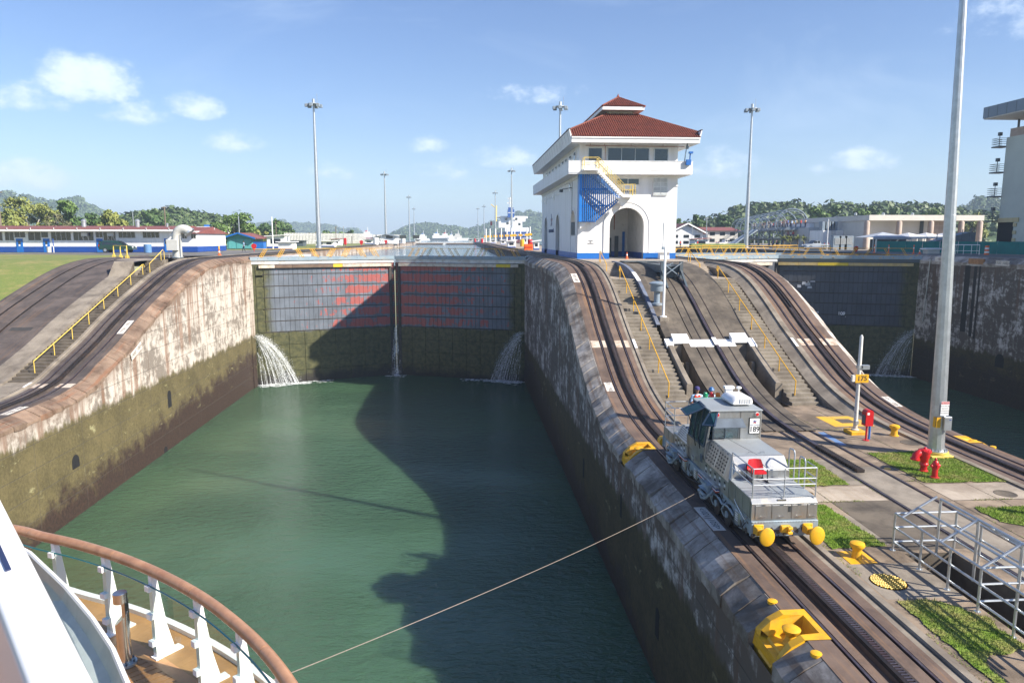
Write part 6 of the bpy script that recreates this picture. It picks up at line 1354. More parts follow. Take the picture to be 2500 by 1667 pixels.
t = thing('mushroom_vent', 'blue-grey mushroom shaped ventilator on the concrete incline', 'ventilator', (14.65, 52.7, PC(52.7)))
x, y, z = 14.65, 52.7, PC(52.7)
G().lathe((x, y, z - .1), [(.42, 0), (.42, .16), (.22, .2), (.22, 1.2)], 18).build('vent_stem', STEELB, t, True)
G().lathe((x, y, z + .95), [(.48, 0), (.50, .05), (.50, .50), (.62, .52), (.62, .62), (.35, .74)], 18).build('vent_cap', STEELB, t, True)
x, y, z = 14.66, 50.9, PC(50.9)
t = thing('signal_pole', 'slim white pole with jointed top standing on a block on the incline', 'pole', (x, y, z))
G().cbox(x - .34, x + .34, y - .34, y + .34, z - .9, z + .12, .03).build('block', CONC, t); G().lathe((x, y, z + .12), [(.26, 0), (.26, .06), (.10, .10), (.085, 5.0), (.06, 5.05), (.06, 5.35), (.03, 5.4), (.03, 6.9)], 12).build('pole', WHITE_C, t, True)
g = G(); g.box(x - .25, x - .12, y - .08, y + .08, z + 5.0, z + 5.2); g.tube((x - .18, y, z + 5.1), (x - .18, y, z + 6.9), .03, n=6); g.build('bracket', STEELB, t)
t = thing('steel_trestle', 'blue-grey cross braced steel trestle at the head of the return track', 'trestle', (16.9, 56.6, PC(56.6)))
for x in (16.1, 17.65):
 for y in (56.6,):
  G().box(x - .13, x + .13, y - .13, y + .13, PC(y) - .1, 16.42).build('trestle_post', STEELD, t)
  G().bar((x, y, 15.7), (x, y - 1.7, PC(y - 1.7)), .15, .15).build('raking_leg', STEELD, t)
g = G(); g.bar((16.1, 56.5, 15.15), (17.65, 56.5, 16.3), .07, .07); g.bar((16.1, 56.58, 16.3), (17.65, 56.58, 15.15), .07, .07); g.bar((16.2, 56.64, 15.9), (17.0, 56.64, 16.3), .05, .05); g.build('cross_brace', STEELB, t)
g = G(); g.box(16.0, 16.2, 56.8, 65.0, 15.5, 16.12); g.box(17.55, 17.75, 56.8, 65.0, 15.5, 16.12); g.box(16.21, 17.54, 56.9, 64.4, 15.95, 16.05); g.box(14.6, 18.4, 63.6, 65.4, 16.13, 16.2); g.box(16.21, 17.54, 57.0, 57.15, 15.0, 15.9); g.build('girder', STEELD, t)
def cone(label, x, y, z):
 t = thing('traffic_cone', label, 'traffic cone', (x, y, z))
 G().box(x - .18, x + .18, y - .18, y + .18, z, z + .04).build('cone_base', ORANGE, t); G().lathe((x, y, z + .04), [(.14, 0), (.085, .30)], 14).build('cone_body', ORANGE, t, True); G().lathe((x, y, z + .34), [(.085, 0), (.06, .16)], 14).build('white_band', WHITE_C, t, True); G().lathe((x, y, z + .50), [(.06, 0), (.03, .20)], 14).build('cone_tip', ORANGE, t, True)
cone('orange cone in the middle of the control house arch', 17.65, 75.7, ZU + .02); cone('orange cone at the left jamb inside the arch', 16.1, 79.0, ZU + .03)
for o in list(lo.children):
 if o.name.split('.')[0] in ('equipment_box', 'hood', 'cab_body', 'underframe', 'louvre_panel'):
  b_ = o.modifiers.new('edge', 'BEVEL'); b_.width = .014; b_.segments = 2; b_.limit_method = 'ANGLE'
SEAMD = mat('dark_panel_seam', (.06, .06, .062), .7)
def seams(name, segs, w=.010, m=SEAMD):
 for p, q in segs: G().bar(p, q, w, w * .7).build(name, m, lo)
zt = 9.707; seams('deck_seam', [((LX0 + .02, 23.1, zt), (LX1 - .02, 23.1, zt)), ((LCX, 22.2, zt), (LCX, 24.1, zt)), ((LX0 + .3, 24.6, 10.405), (LX0 + .3, 26.7, 10.405)), ((LX0 + 1.25, 24.6, 10.405), (LX0 + .95, 26.7, 10.405)), ((LX0 + .5, 24.12, 9.75), (LX0 + .5, 24.12, 9.98)), ((LX0 + 1.5, 24.12, 9.75), (LX0 + 1.5, 24.12, 9.98))])
x = LX0 - .004; seams('door_seam', [((x, a, 9.02), (x, a, 9.6)) for a in (22.12, 22.75, 23.4, 24.05)] + [((x, 22.12, 9.04), (x, 24.05, 9.04)), ((x, 30.8, 9.02), (x, 30.8, 9.42)), ((x, 31.6, 9.02), (x, 31.6, 9.42)), ((LX1 - .86, ya - .004, 10.4), (LX1 - .86, ya - .004, 11.5)), ((LX1 - .84, ya - .004, 10.98), (LX1 - .52, ya - .004, 10.98))])
g = G(); r2 = random.Random(4)
for k in range(60):
 y = 22.1 + k * .172
 for z in (8.93, 8.60): g.box(LX0 + .005, LX0 + .02, y, y + .028, z, z + .028)
for k in range(22):
 for z in (8.93, 8.5): g.box(LX0 + .1 * k + .02, LX0 + .1 * k + .046, 21.905, 21.92, z, z + .026)
 g.box(LX0 + .1 * k + .03, LX0 + .1 * k + .05, 22.16, 22.18, 9.69, 9.712)
g.build('rivet', LOCO_B, lo, kind='stuff')
for ya_, yb_, z in ((22.4, 23.7, 8.5), (24.2, 24.9, 8.6), (25.2, 27.0, 8.35), (27.2, 29.6, 8.4), (30.2, 31.6, 8.45), (26.0, 28.4, 8.62)):
 G().path([(LX0 - .02, ya_, z + .25), (LX0 - .09, ya_ + .1, z + .05), (LX0 - .11, (ya_ + yb_) / 2, z - .12), (LX0 - .09, yb_ - .1, z + .05), (LX0 - .02, yb_, z + .25)], .022, 6).build('hose', BLACK, lo, True)
GRM = mat('oily_grime', (.07, .06, .05), .55, 0, .4, 6.0)
g = G()
for k in range(70):
 y = r2.uniform(22.2, 32.2); z = r2.uniform(8.30, 8.88); a, b = r2.uniform(.02, .12), r2.uniform(.03, .16); g.add([(LX0 + .017 - .0001 * k, y + a * math.cos(q), z + b * math.sin(q)) for q in (0.2, 1.1, 2.3, 3.3, 4.4, 5.4)], [(0, 1, 2, 3, 4, 5)])
for k in range(26):
 x, z = r2.uniform(LX0, LX1), r2.uniform(8.48, 8.7); a, b = r2.uniform(.02, .09), r2.uniform(.03, .10); g.add([(x + a * math.cos(q), 21.916 - .0001 * k, z + b * math.sin(q)) for q in (0.2, 1.1, 2.3, 3.3, 4.4, 5.4)], [(0, 1, 2, 3, 4, 5)])
g.build('grime_patch', GRM, lo, kind='stuff')
g = G()
for k in range(5200):
 j = r2.random()
 if j < .3: x, y = 12.05 + abs(r2.gauss(0, .10)), r2.uniform(13, 41)
 elif j < .5: x, y = r2.choice((14.41, 16.8, 19.31, 21.21)) + r2.gauss(0, .03), r2.uniform(14, 40)
 elif j < .75: x, y = r2.uniform(12.2, 16.7), r2.choice((25.91, 31.21, 35.21)) + r2.gauss(0, .05)
 else: x, y = r2.uniform(18.9, 23.1), r2.choice((21.91, 25.71, 28.01, 36.21)) + r2.gauss(0, .05)
 if math.sin(x * 2.1 + y * 1.3) + math.sin(y * .9 - x) < .3: continue
 a = r2.random() * 6.28; h = r2.uniform(.02, .07); g.add([(x - .01 * math.cos(a), y - .01 * math.sin(a), ZL + .003), (x + .01 * math.cos(a), y + .01 * math.sin(a), ZL + .003), (x + r2.gauss(0, .03), y + r2.gauss(0, .03), ZL + h)], [(0, 1, 2)])
g.build('weeds', LAWN_G, kind='stuff')
# ------------------------------------------------------------------ measured places: a photo pixel (2500 px wide) seen at distance Y
_cy, _sy = math.cos(.07033), math.sin(.07033); _cp, _sp = math.cos(.1441), math.sin(.1441)
_f = Vector((_sy * _cp, _cy * _cp, -_sp)); _r = Vector((_cy, -_sy, 0)); _u = _r.cross(_f)
def at(x, y, Y):
 d = _f + _r * ((x - 1250) / 1740.56) - _u * ((y - 833.5) / 1740.56); return Vector((0, 0, 18.276)) + d * (Y / d.y)
def q1(x, y, Y): return at(x / 3.36, 440 + y / 3.36, Y)
def q2(x, y, Y): return at(680 + x / 3.5636, 480 + y / 3.5636, Y)
def q5(x, y, Y): return at(1650 + x / 2.767, 440 + y / 2.767, Y)
# ------------------------------------------------------------------ long workshop on the left bank
wk = thing('workshop', 'long low white workshop with dark blue base band and red roof edge by the lawn', 'building', (-60, 118, ZU))
Yw = 118.0; wx = lambda p: -72.1 + p * .018545
G().box(-98, wx(1622), Yw, Yw + 14, ZU, 19.35).build('wall', WHITE, wk)
g = G(); g.box(-98, wx(1622) + .04, Yw - .05, Yw - .002, ZU, 16.93); g.box(wx(1622) + .002, wx(1622) + .05, Yw, Yw + 14, ZU, 16.93); g.build('base_band', BLUE_D, wk)
g = G(); g.box(-98.5, wx(1460), Yw - 1.3, Yw + 15, 19.3, 19.62); g.build('eave', WHITE_C, wk)
g = G(); g.prism([(Yw - 1.35, 19.62), (Yw - 1.3, 19.72), (Yw + 7, 20.25), (Yw + 15, 19.7), (Yw + 15, 19.62)], 'x', -98.6, wx(1460) + .05); rf = g.build('roof', ROOFM, wk)
g = G(); g.prism([(Yw - 1.0, 18.95), (Yw + 7, 20.1), (Yw + 15, 18.95)], 'x', wx(1462), wx(1640)); g.build('end_roof', ROOFM, wk)
for p in (590, 1045, 1298): c = Vector((wx(p), Yw + 4, 19.9)); k = .55 if p < 1200 else .3; put('roof_vent', G().lathe((c.x, c.y, c.z), [(.5 * k * 1.2, 0), (.5 * k * 1.2, 1.1 * k * 1.5), (.62 * k * 1.2, 1.15 * k * 1.5), (.62 * k * 1.2, 1.4 * k * 1.5), (.3 * k, 1.7 * k * 1.5)], 12).mesh('roof_vent', GALV, True, off=wloc(wk)), rf)
for i in range(10): put('roof_bracket', G().box(-.03, .03, -.06, 0, 0, .3).mesh('roof_bracket', WHITE_C), rf, (wx(115 + 187 * i) + 60, Yw - 1.34 - 118, 19.55 - ZU))
def wk_window(a, b, z0, z1, n):
 x0, x1 = wx(a), wx(b); g = G(); g.box(x0 - .06, x1 + .06, Yw - .03, Yw + .02, z0 - .06, z0); g.box(x0 - .06, x1 + .06, Yw - .03, Yw + .02, z1, z1 + .06)
 for i in range(n + 1): x = x0 + (x1 - x0) * i / n; g.box(x - .03, x + .03, Yw - .028, Yw + .02, z0, z1)
 f = g.build('window', INTER, wk)
 for i in range(n): put('pane', G().box(x0 + (x1 - x0) * i / n + .032, x0 + (x1 - x0) * (i + 1) / n - .032, Yw - .02, Yw + .0, z0 + .002, z1 - .002).mesh('pane', GLASSD, off=wloc(wk)), f)
for a, b, z0, n in ((-190, -40, 17.9, 3), (-20, 30, 17.9, 1), (50, 122, 17.9, 2), (127, 215, 18.35, 2), (237, 340, 17.9, 2), (343, 400, 18.35, 1), (423, 585, 17.9, 4), (605, 770, 17.9, 4), (788, 845, 18.35, 2), (850, 950, 17.9, 3), (975, 1112, 18.3, 4), (1175, 1312, 18.3, 4), (1500, 1540, 18.2, 2), (1575, 1615, 18.2, 2)): wk_window(a, b, z0, 19.18, n)
for a, b in ((-330, -280), (137, 190), (355, 407), (790, 842), (1350, 1373)):
 d = G().box(wx(a), wx(b), Yw - .09, Yw - .0, ZU, 18.15).build('door', BLUE, wk); put('door_window', G().box(wx(a) + .32, wx(b) - .3, Yw - .1, Yw - .091, 17.3, 17.8).mesh('door_window', GLASSD, off=wloc(wk)), d)
 put('notice', G().box(wx(a) + .35, wx(a) + .6, Yw - .1, Yw - .091, 17.0, 17.25).mesh('notice', WHITE_C, off=wloc(wk)), d)
for p in (707, 918):
 o = G().cbox(wx(p) - .45, wx(p) + .45, Yw - .6, Yw - .04, 18.55, 19.1, .03).build('air_conditioner', CREAM, wk)
 g = G(); g.bar((wx(p) - .4, Yw - .5, 18.55), (wx(p) - .4, Yw, 17.95), .04, .04); g.bar((wx(p) + .4, Yw - .5, 18.55), (wx(p) + .4, Yw, 17.95), .04, .04); put('bracket', g.mesh('bracket', WHITE_C, off=wloc(wk)), o)
b2 = thing('depot', 'plain white flat roofed depot half hidden behind the round dark tree', 'building', (-62, 195, ZU)); Yd = 195
p0, p1 = q1(1525, 500, Yd), q1(1815, 380, Yd); G().box(p0.x, p1.x, Yd, Yd + 13, ZU, q1(0, 400, Yd).z).build('wall', WHITE, b2); G().box(p0.x, p0.x + 9, Yd + 2, Yd + 13, q1(0, 400, Yd).z, q1(0, 378, Yd).z).build('upper_wall', WHITE, b2)
for i in range(4): G().box(p0.x + 1 + 4.2 * i, p0.x + 4 + 4.2 * i, Yd - .07, Yd + .05, 18.4, 19.4).build('window', GLASSD, b2)
G().box(p0.x + 4, p0.x + 6, Yd + 2.5, Yd + 5, q1(0, 378, Yd).z, q1(0, 362, Yd).z).build('roof_unit', BLUE, b2)
sh = thing('shed', 'teal shed with blue trimmed gable and red roof', 'shed', (-44, 152, ZU)); a, b, c = q1(1865, 560, 150), q1(2072, 560, 150), q1(2150, 560, 150)
zb, ze, zr_ = ZU, q1(0, 470, 150).z, q1(0, 430, 150).z; xm = (a.x + b.x) / 2
g = G(); g.box(a.x, b.x, 150, 158, zb, ze); g.prism([(a.x, ze), (b.x, ze), (xm, zr_ - .15)], 'y', 150, 158); g.build('wall', TEAL, sh)
g = G(); g.prism([(xm, zr_), (b.x + .9, ze - .12), (b.x + .9, ze - .28), (xm, zr_ - .16)], 'y', 149, 160); g.prism([(xm, zr_), (a.x - 1.4, ze - .28), (a.x - 1.4, ze - .44), (xm, zr_ - .16)], 'y', 149, 160); g.build('roof', ROOFM, sh)
g = G(); g.bar((xm, 148.97, zr_ - .08), (b.x + .9, 148.97, ze - .2), .06, .3); g.bar((xm, 148.97, zr_ - .08), (a.x - 1.4, 148.97, ze - .36), .06, .3); g.build('gable_trim', BLUE, sh)
for k in range(3): G().box(a.x + .3 + k * (b.x - a.x - .3) / 3, a.x + .1 + (k + 1) * (b.x - a.x - .3) / 3, 149.93, 150, zb + .1, ze - .3).build('door', paint('light_teal_paint', (.10, .38, .40), .5), sh)
p0, p1 = q1(2080, 568, 143), q1(2162, 508, 143); o = thing('dumpster', 'bright blue waste container beside the teal shed', 'container', (p0.x, 143, ZU)); G().cbox(p0.x, p1.x, 143, 145, ZU, p1.z, .05).build('body', BLUE, o); G().box(p0.x - .05, p1.x + .05, 142.95, 145.05, p1.z, p1.z + .08).build('lid', BLUE_D, o)
def booth(label, x0, x1, yb, yt, qf, Y, wall=WHITE, roof=WHITE_C, base=BLUE_D, d=4.0, slope=.25, win=True, nm='booth', cat='booth'):
 a, b = qf(x0, yb, Y), qf(x1, yt, Y); t = thing(nm, label, cat, ((a.x + b.x) / 2, Y, ZU)); h = max(1.4, b.z - ZU)
 G().box(a.x, b.x, Y, Y + d, ZU, ZU + h).build('wall', wall, t)
 if base: G().box(a.x - .03, b.x + .03, Y - .04, Y + .5, ZU, ZU + h * .18).build('base_band', base, t)
 G().prism([(a.x - .4, ZU + h), (b.x + .4, ZU + h + slope), (b.x + .4, ZU + h + slope + .15), (a.x - .4, ZU + h + .15)], 'y', Y - .5, Y + d + .3).build('roof', roof, t)
 if win:
  n = max(1, int((b.x - a.x) / 2))
  for i in range(n): G().box(a.x + (b.x - a.x) * (i + .2) / n, a.x + (b.x - a.x) * (i + .75) / n, Y - .03, Y + .02, ZU + h * .42, ZU + h * .8).build('window', GLASSD, t)
 return t
booth('white booth with sloping flat roof to the right of the teal shed', 2192, 2338, 562, 462, q1, 152)
booth('low white wall shelter with blue base next to the white booth', 0, 116, 470, 440, q2, 140, slope=0, win=False)
booth('small white hut with red roof in the middle of the far lawn', 455, 538, 415, 375, q2, 215, roof=ROOFM, base=None)
booth('long low white parked trailer shelter near the red roofed hut', 325, 480, 440, 418, q2, 185, slope=0)
booth('dark open carport on the far lawn left of the first mast', 110, 215, 430, 392, q2, 200, STEELD, STEELD, None, 4, 0, False)
booth('small hut with dark roof left of the grey gabled hall', 752, 825, 420, 385, q2, 265, roof=GREYR, base=BLUE_D)
t = thing('hall', 'white gabled hall with dark grey roof beyond the lawn', 'building', (0, 275, ZU)); a, b = q2(868, 418, 275), q2(1018, 350, 275); zr_ = q2(920, 332, 275).z; l = q2(800, 365, 275)
xm = q2(925, 0, 275).x; G().prism([(a.x, ZU), (b.x, ZU), (b.x, b.z), (xm, zr_ - .2), (a.x, b.z + .1)], 'y', 275, 290).build('wall', WHITE, t)
g = G(); g.prism([(l.x, l.z), (xm, zr_), (b.x + .6, b.z - .05), (b.x + .6, b.z + .15), (xm, zr_ + .25), (l.x, l.z + .2)], 'y', 274, 291); g.build('roof', GREYR, t)
for i in range(3): G().box(a.x + 3 + 5 * i, a.x + 5.5 + 5 * i, 274.92, 275, ZU + 2, ZU + 3.2).build('window', GLASSD, t)
G().box(l.x + 1, a.x - .05, 276, 289, ZU, l.z).build('side_wall', CREAM, t)
def car(label, x, y, z, col, kind='suv', rz=0.0):
 t = thing('parked_car', label, 'pickup truck' if kind == 'pickup' else 'car', (x, y, z), None, rz)
 def P(g, n, m, s=False): return put(n, g.mesh(n, m, s), t)
 L, W = 4.9, 1.85; h = W / 2
 side = [(-2.45, .42), (-2.42, .95), (-2.30, 1.08), (-.2, 1.14), (1.15, 1.12), (2.2, .96), (2.42, .80), (2.45, .42)] if kind == 'suv' else [(-2.5, .45), (-2.5, 1.02), (-.6, 1.04), (1.0, 1.08), (2.2, .96), (2.45, .8), (2.45, .45)]
 g = G(); n = len(side); vs = []
 for yy, k in ((-h, .985), (-h + .08, 1), (h - .08, 1), (h, .985)): vs += [(a * k, yy, b if abs(yy) < h else .42 + (b - .42) * .97) for a, b in side]
 g.add(vs, [(i * n + j, i * n + (j + 1) % n, (i + 1) * n + (j + 1) % n, (i + 1) * n + j) for i in range(3) for j in range(n)] + [tuple(range(n)), tuple(range(4 * n - 1, 3 * n - 1, -1))]); P(g, 'body', col, True)
 cab_ = [(-2.32, 1.06), (-2.05, 1.72), (-1.8, 1.80), (-.1, 1.80), (.35, 1.72), (1.2, 1.10)] if kind == 'suv' else [(-.75, 1.02), (-.6, 1.68), (.35, 1.72), (1.15, 1.05)]
 g = G(); n = len(cab_); vs = []
 for yy in (-h + .06, h - .06): vs += [(a, yy * (1 if b < 1.2 else .84), b) for a, b in cab_]
 g.add(vs, [(j, (j + 1) % n, n + (j + 1) % n, n + j) for j in range(n)] + [tuple(range(n)), tuple(range(2 * n - 1, n - 1, -1))]); P(g, 'cabin', col, True)
 wins = ([(-2.1, -1.55), (-1.45, -.62), (-.52, .35)] if kind == 'suv' else [(-.55, .0), (.08, .6)])
 for s_ in (-1, 1):
  for a, b in wins:
   sl = .35 if b > .3 else 0
   f = lambda x, zz_: (x, s_ * ((h - .06) * (1 - .16 * min(1, max(0, (zz_ - 1.1) / .6))) + .006), zz_)
   P(G().add([f(a + (.1 if a < -2 else 0), 1.18), f(b + sl * .9, 1.18), f(b, 1.66), f(a + (.25 if a < -2 else 0), 1.66)], [(0, 1, 2, 3)]), 'window', GLASSD)
 wf_ = cab_[-2], cab_[-1]
 g = G(); (a0, b0), (a1, b1) = wf_; g.add([(a0 + .02, -h * .78, b0 - .01), (a0 + .02, h * .78, b0 - .01), (a1 - .02, h * .88, b1 + .05), (a1 - .02, -h * .88, b1 + .05)], [(0, 1, 2, 3)]); g.v = [(x_ + .025, y_, z_ + .02) for x_, y_, z_ in g.v]; P(g, 'windscreen', GLASSD)
 for xx in (-1.5, 1.5):
  for s_ in (-1, 1):
   wh = put('wheel', G().tube((xx, s_ * (h - .2), .37), (xx, s_ * (h + .01), .37), .37, n=20).mesh('wheel', BLACK, True), t); put('rim', G().tube((xx, s_ * (h + .005), .37), (xx, s_ * (h + .03), .37), .22, n=12).mesh('rim', GALV, True), wh)
 for s_ in (-.68, .68): P(G().box(2.38, 2.47, s_ - .16, s_ + .16, .74, .90), 'headlight', WHITE_C); P(G().box(-2.46, -2.38, s_ - .12, s_ + .12, .85, 1.2), 'tail_light', REDL)
 P(G().box(2.40, 2.50, -.85, .85, .42, .58), 'bumper', STEELD)
 if kind == 'suv':
  g = G()
  for s_ in (-.6, .6): g.tube((-1.9, s_, 1.86), (.1, s_, 1.86), .025, n=6)
  P(g, 'roof_rack', BLACK); P(G().tube((-2.5, -.2, .98), (-2.66, -.2, .98), .36, n=16), 'spare_wheel', BLACK, True)
 else: P(G().box(-2.45, -.85, -h + .1, h - .1, .95, 1.045), 'cargo_bed', STEELD)
 return t
car('dark green off-road car parked in front of the white workshop', -52.8, 114.8, ZU, paint('dark_green_car_paint', (.012, .045, .038), .18, amt=.05), 'suv', .05)
c = q5(940, 455, 138); car('silver grey pickup parked near the far tow track', c.x, 138, ZU, paint('silver_car_paint', (.33, .37, .42), .25, amt=.05), 'pickup', PI + .1)
c = q5(335, 436, 190); car('pale parked car by the long red roofed house', c.x, 190, ZU, paint('white_car_paint', (.7, .7, .7), .25, amt=.05), 'pickup', .2)
c = q2(905, 412, 255); car('white parked car in front of the grey roofed hall', c.x, 255, ZU, paint('ivory_car_paint', (.68, .68, .66), .25, amt=.05), 'suv', .4)
x, y = -32.0, 83.6; t = thing('vent_pipe', 'fat grey gooseneck vent pipe with a metal cabinet at the top of the side wall', 'vent pipe', (x, y, ZU))
pts = [(x, y, ZU), (x, y, ZU + 2.35)] + [(x + .8 - .8 * math.cos(a), y, ZU + 2.35 + .85 * math.sin(a)) for a in [PI * i / 10 for i in range(1, 9)]]
g = G(); g.path(pts, .52, 18); g.build('pipe', paint('pale_grey_pipe_paint', (.50, .50, .47), .55, (.40, .37, .32), .3), t, True)
q = Vector(pts[-1]); d = (q - Vector(pts[-2])).normalized(); G().tube(q - d * .1, q + d * .12, .60, n=18).build('rim', GALV, t, True)
G().lathe((x, y, ZU), [(.62, 0), (.62, .12)], 18).build('collar', GALV, t, True); G().cbox(x - .85, x + .38, y - .85, y - .45, ZU + .85, ZU + 2.05, .03).build('cabinet', paint('pale_grey_cabinet', (.55, .55, .52), .5), t)
g = G(); g.path([(x - .7, y - .6, ZU + .85), (x - .7, y - .6, ZU), ], .03, 6); g.path([(x + .5, y - .4, ZU), (x + .55, y - .4, ZU + 2.6)], .05, 6); g.build('conduit', GALV, t)
t = thing('barrier', 'yellow tubular barrier at the top of the old return track', 'barrier', (-38.8, 85, ZU))
g = G(); z = ZU + 1.35; a, b = (-40.3, 86.5), (-37.2, 82.9)
G().path([(a[0], a[1], z), ((a[0] + b[0]) / 2, (a[1] + b[1]) / 2, z), (b[0], b[1], z)], .05, 6).build('top_bar', YEL_P, t, True)
for k in (0, .52, 1): xx, yy = a[0] + (b[0] - a[0]) * k, a[1] + (b[1] - a[1]) * k; g = G(); g.tube((xx, yy, ZU), (xx, yy, z), .06, n=8); g.prism([(xx - .25, ZU), (xx + .25, ZU), (xx + .05, ZU + .5), (xx - .05, ZU + .5)], 'y', yy - .03, yy + .03); g.build('post', YEL_P, t)
def lathe_thing(nm, label, cat, c, prof, m, part='body', n=12, extra=None):
 t = thing(nm, label, cat, c); G().lathe(c, prof, n).build(part, m, t, True)
 if extra: extra(t)
 return t
c = Vector((-31.3, 95.5, ZU)); lathe_thing('channelizer_post', 'orange and white channelizer post at the edge of the quay road', 'traffic post', c, [(.25, 0), (.25, .08), (.12, .1), (.10, .8)], ORANGE, extra=lambda t: (G().lathe((c.x, c.y, c.z + .8), [(.10, 0), (.08, .35), (.02, .45)], 12).build('cap', YEL, t, True), G().lathe((c.x, c.y, c.z + .35), [(.115, 0), (.112, .2)], 12).build('white_band', WHITE_C, t, True)))
c = Vector((wx(437), 116.6, ZU)); lathe_thing('bin', 'small pale waste bin against the workshop wall', 'bin', c, [(.3, 0), (.34, .8), (.36, .85)], CREAM)
c = Vector((wx(1310), 113.5, ZU)); lathe_thing('drum', 'blue drum by the end of the workshop', 'drum', c, [(.55, 0), (.55, 1.2), (.5, 1.25)], paint('faded_blue_drum', (.10, .22, .42), .6))
c = Vector((wx(551), 114, ZU)); t = thing('sign_pole', 'thin blue and white pole standing before the workshop', 'pole', c); G().tube(c, c + Vector((0, 0, 1.9)), .05, n=8).build('pole', WHITE_C, t, True); G().tube(c + Vector((0, 0, 1.0)), c + Vector((0, 0, 2.1)), .07, n=8).build('blue_sleeve', BLUE_D, t, True)
def disc_marker(label, qf, px, py, Y, h=1.3, k=1.0):
 c = qf(px, py, Y); t = thing('red_marker', label, 'marker sign', (c.x, Y, ZU)); G().tube((c.x, Y, ZU), (c.x, Y, ZU + h), .05 * k, n=6).build('stand', RED, t)
 pr = [(c.x - .5 * k, ZU + h + .35 * k), (c.x - .38 * k, ZU + h + .72 * k), (c.x, ZU + h + .85 * k), (c.x + .38 * k, ZU + h + .72 * k), (c.x + .5 * k, ZU + h + .35 * k), (c.x + .1 * k, ZU + h - .35 * k), (c.x - .1 * k, ZU + h - .35 * k)]
 G().prism(pr, 'y', Y - .06, Y + .06).build('marker_board', RED, t)
disc_marker('red heart shaped marker board by the end of the gate rail', q1, 2085, 590, 118, .6, .85)
disc_marker('red marker board on the far lawn near the first mast', q2, 478, 440, 195, .6, 1.1)
disc_marker('red marker board on the far lawn before the hall', q2, 722, 435, 225, .5, 1.2)
disc_marker('red marker board just left of the second mast', q2, 935, 428, 250, .6, 1.1)
disc_marker('red marker board lying low at the far apron beyond the black gate', q5, 1217, 475, 112, .25, .8)
for lab, px, h in (('red call box on the far lawn by a thin pole', 580, 1.9),):
 c = q2(px, 440, 205); t = thing('call_box', lab, 'call box', (c.x, 205, ZU)); G().cbox(c.x - .4, c.x + .4, 205, 205.5, ZU + .4, ZU + 2.2, .1).build('cabinet', RED, t); G().box(c.x - .1, c.x + .1, 205.2, 205.4, ZU, ZU + .4).build('stand', RED, t)
for lab, qf, px, Y, h in (('small red hydrant near the depot fence', q1, 1680, 140, .9), ('small red hydrant beside the road behind the vent pipe', q1, 1706, 128, .7)):
 c = qf(px, 570, Y); t = thing('fire_hydrant', lab, 'hydrant', (c.x, Y, ZU)); G().lathe((c.x, Y, ZU), [(.25, 0), (.25, .06), (.18, .1), (.18, .5), (.24, .55), (.18, .7), (.05, .85)], 12).build('barrel', RED, t, True); G().tube((c.x - .35, Y, ZU + .5), (c.x + .35, Y, ZU + .5), .1, n=8).build('outlet', RED, t, True)
for i, (px, Y) in enumerate(((848, 240), (1085, 300))):
 c = q2(px, 430, Y); lathe_thing('drum', ('white drum on the lawn left of the second mast', 'white drum near the far basin')[i], 'drum', (c.x, Y, ZU), [(.9, 0), (.9, 2.2), (.8, 2.3)], WHITE_C)
def pale_fence(label, a, b, h, m, n):
 t = thing('fence', label, 'fence', (a[0], a[1], ZU)); A, B = Vector((*a, 0)), Vector((*b, 0)); d = (B - A).normalized(); L = (B - A).length
 g = G(); g.bar(A + Vector((0, 0, ZU + h * .3)), B + Vector((0, 0, ZU + h * .3)), .05, .1); g.bar(A + Vector((0, 0, ZU + h * .85)), B + Vector((0, 0, ZU + h * .85)), .05, .1); g.build('rail', m, t)
 me = G().box(-L / n * .36, L / n * .36, -.03, .03, 0, h).mesh('slat', m); an = math.atan2(d.y, d.x)
 for i in range(n): p = A + d * (L * (i + .5) / n); put('slat', me, t, (p.x - a[0], p.y - a[1], 0), (0, 0, an))
a, b = q1(1625, 550, 172), q1(1862, 550, 172); pale_fence('pale grey board fence between depot and teal shed', (a.x, 172), (b.x, 172), 3.0, mat('weathered_grey_board', (.42, .42, .41), .8), 24)
a, b = q2(50, 415, 260), q2(760, 415, 300); pale_fence('long pale fence at the back of the far lawn', (a.x, 260), (b.x, 300), 4.0, _mats['weathered_grey_board'], 60)
a, b = q2(820, 415, 300), q2(1060, 415, 320); pale_fence('short pale fence behind the grey roofed hall', (a.x, 300), (b.x, 320), 3.6, _mats['weathered_grey_board'], 24)
# ------------------------------------------------------------------ masts and poles
def light_mast(label, x, y, top, r=.34):
 t = thing('light_mast', label, 'light mast', (x, y, ZU), 'high lighting masts')
 n = 10; G().lathe((x, y, ZU), [(r * 1.4, 0), (r * 1.4, .3), (r, .35), (r * .40, top - ZU)], n).build('mast_pole', GALV, t, True)
 g = G(); z = top
 g.lathe((x, y, z - .1), [(1.2, 0), (1.2, .12)], 12); g.lathe((x, y, z + .02), [(.3, 0), (.3, .9), (.1, 1.0)], 8); g.tube((x + .7, y, z), (x + .7, y, z + 2.0), .05, n=5); g.build('head_frame', GALV, t)
 for i in range(6):
  a = 2 * PI * i / 6 + .3; c = Vector((x + 1.35 * math.cos(a), y + 1.35 * math.sin(a), z - .35)); g = G(); g.cbox(c.x - .36, c.x + .36, c.y - .3, c.y + .3, c.z - .28, c.z + .32, .08); g.build('floodlight', STEELB, t)
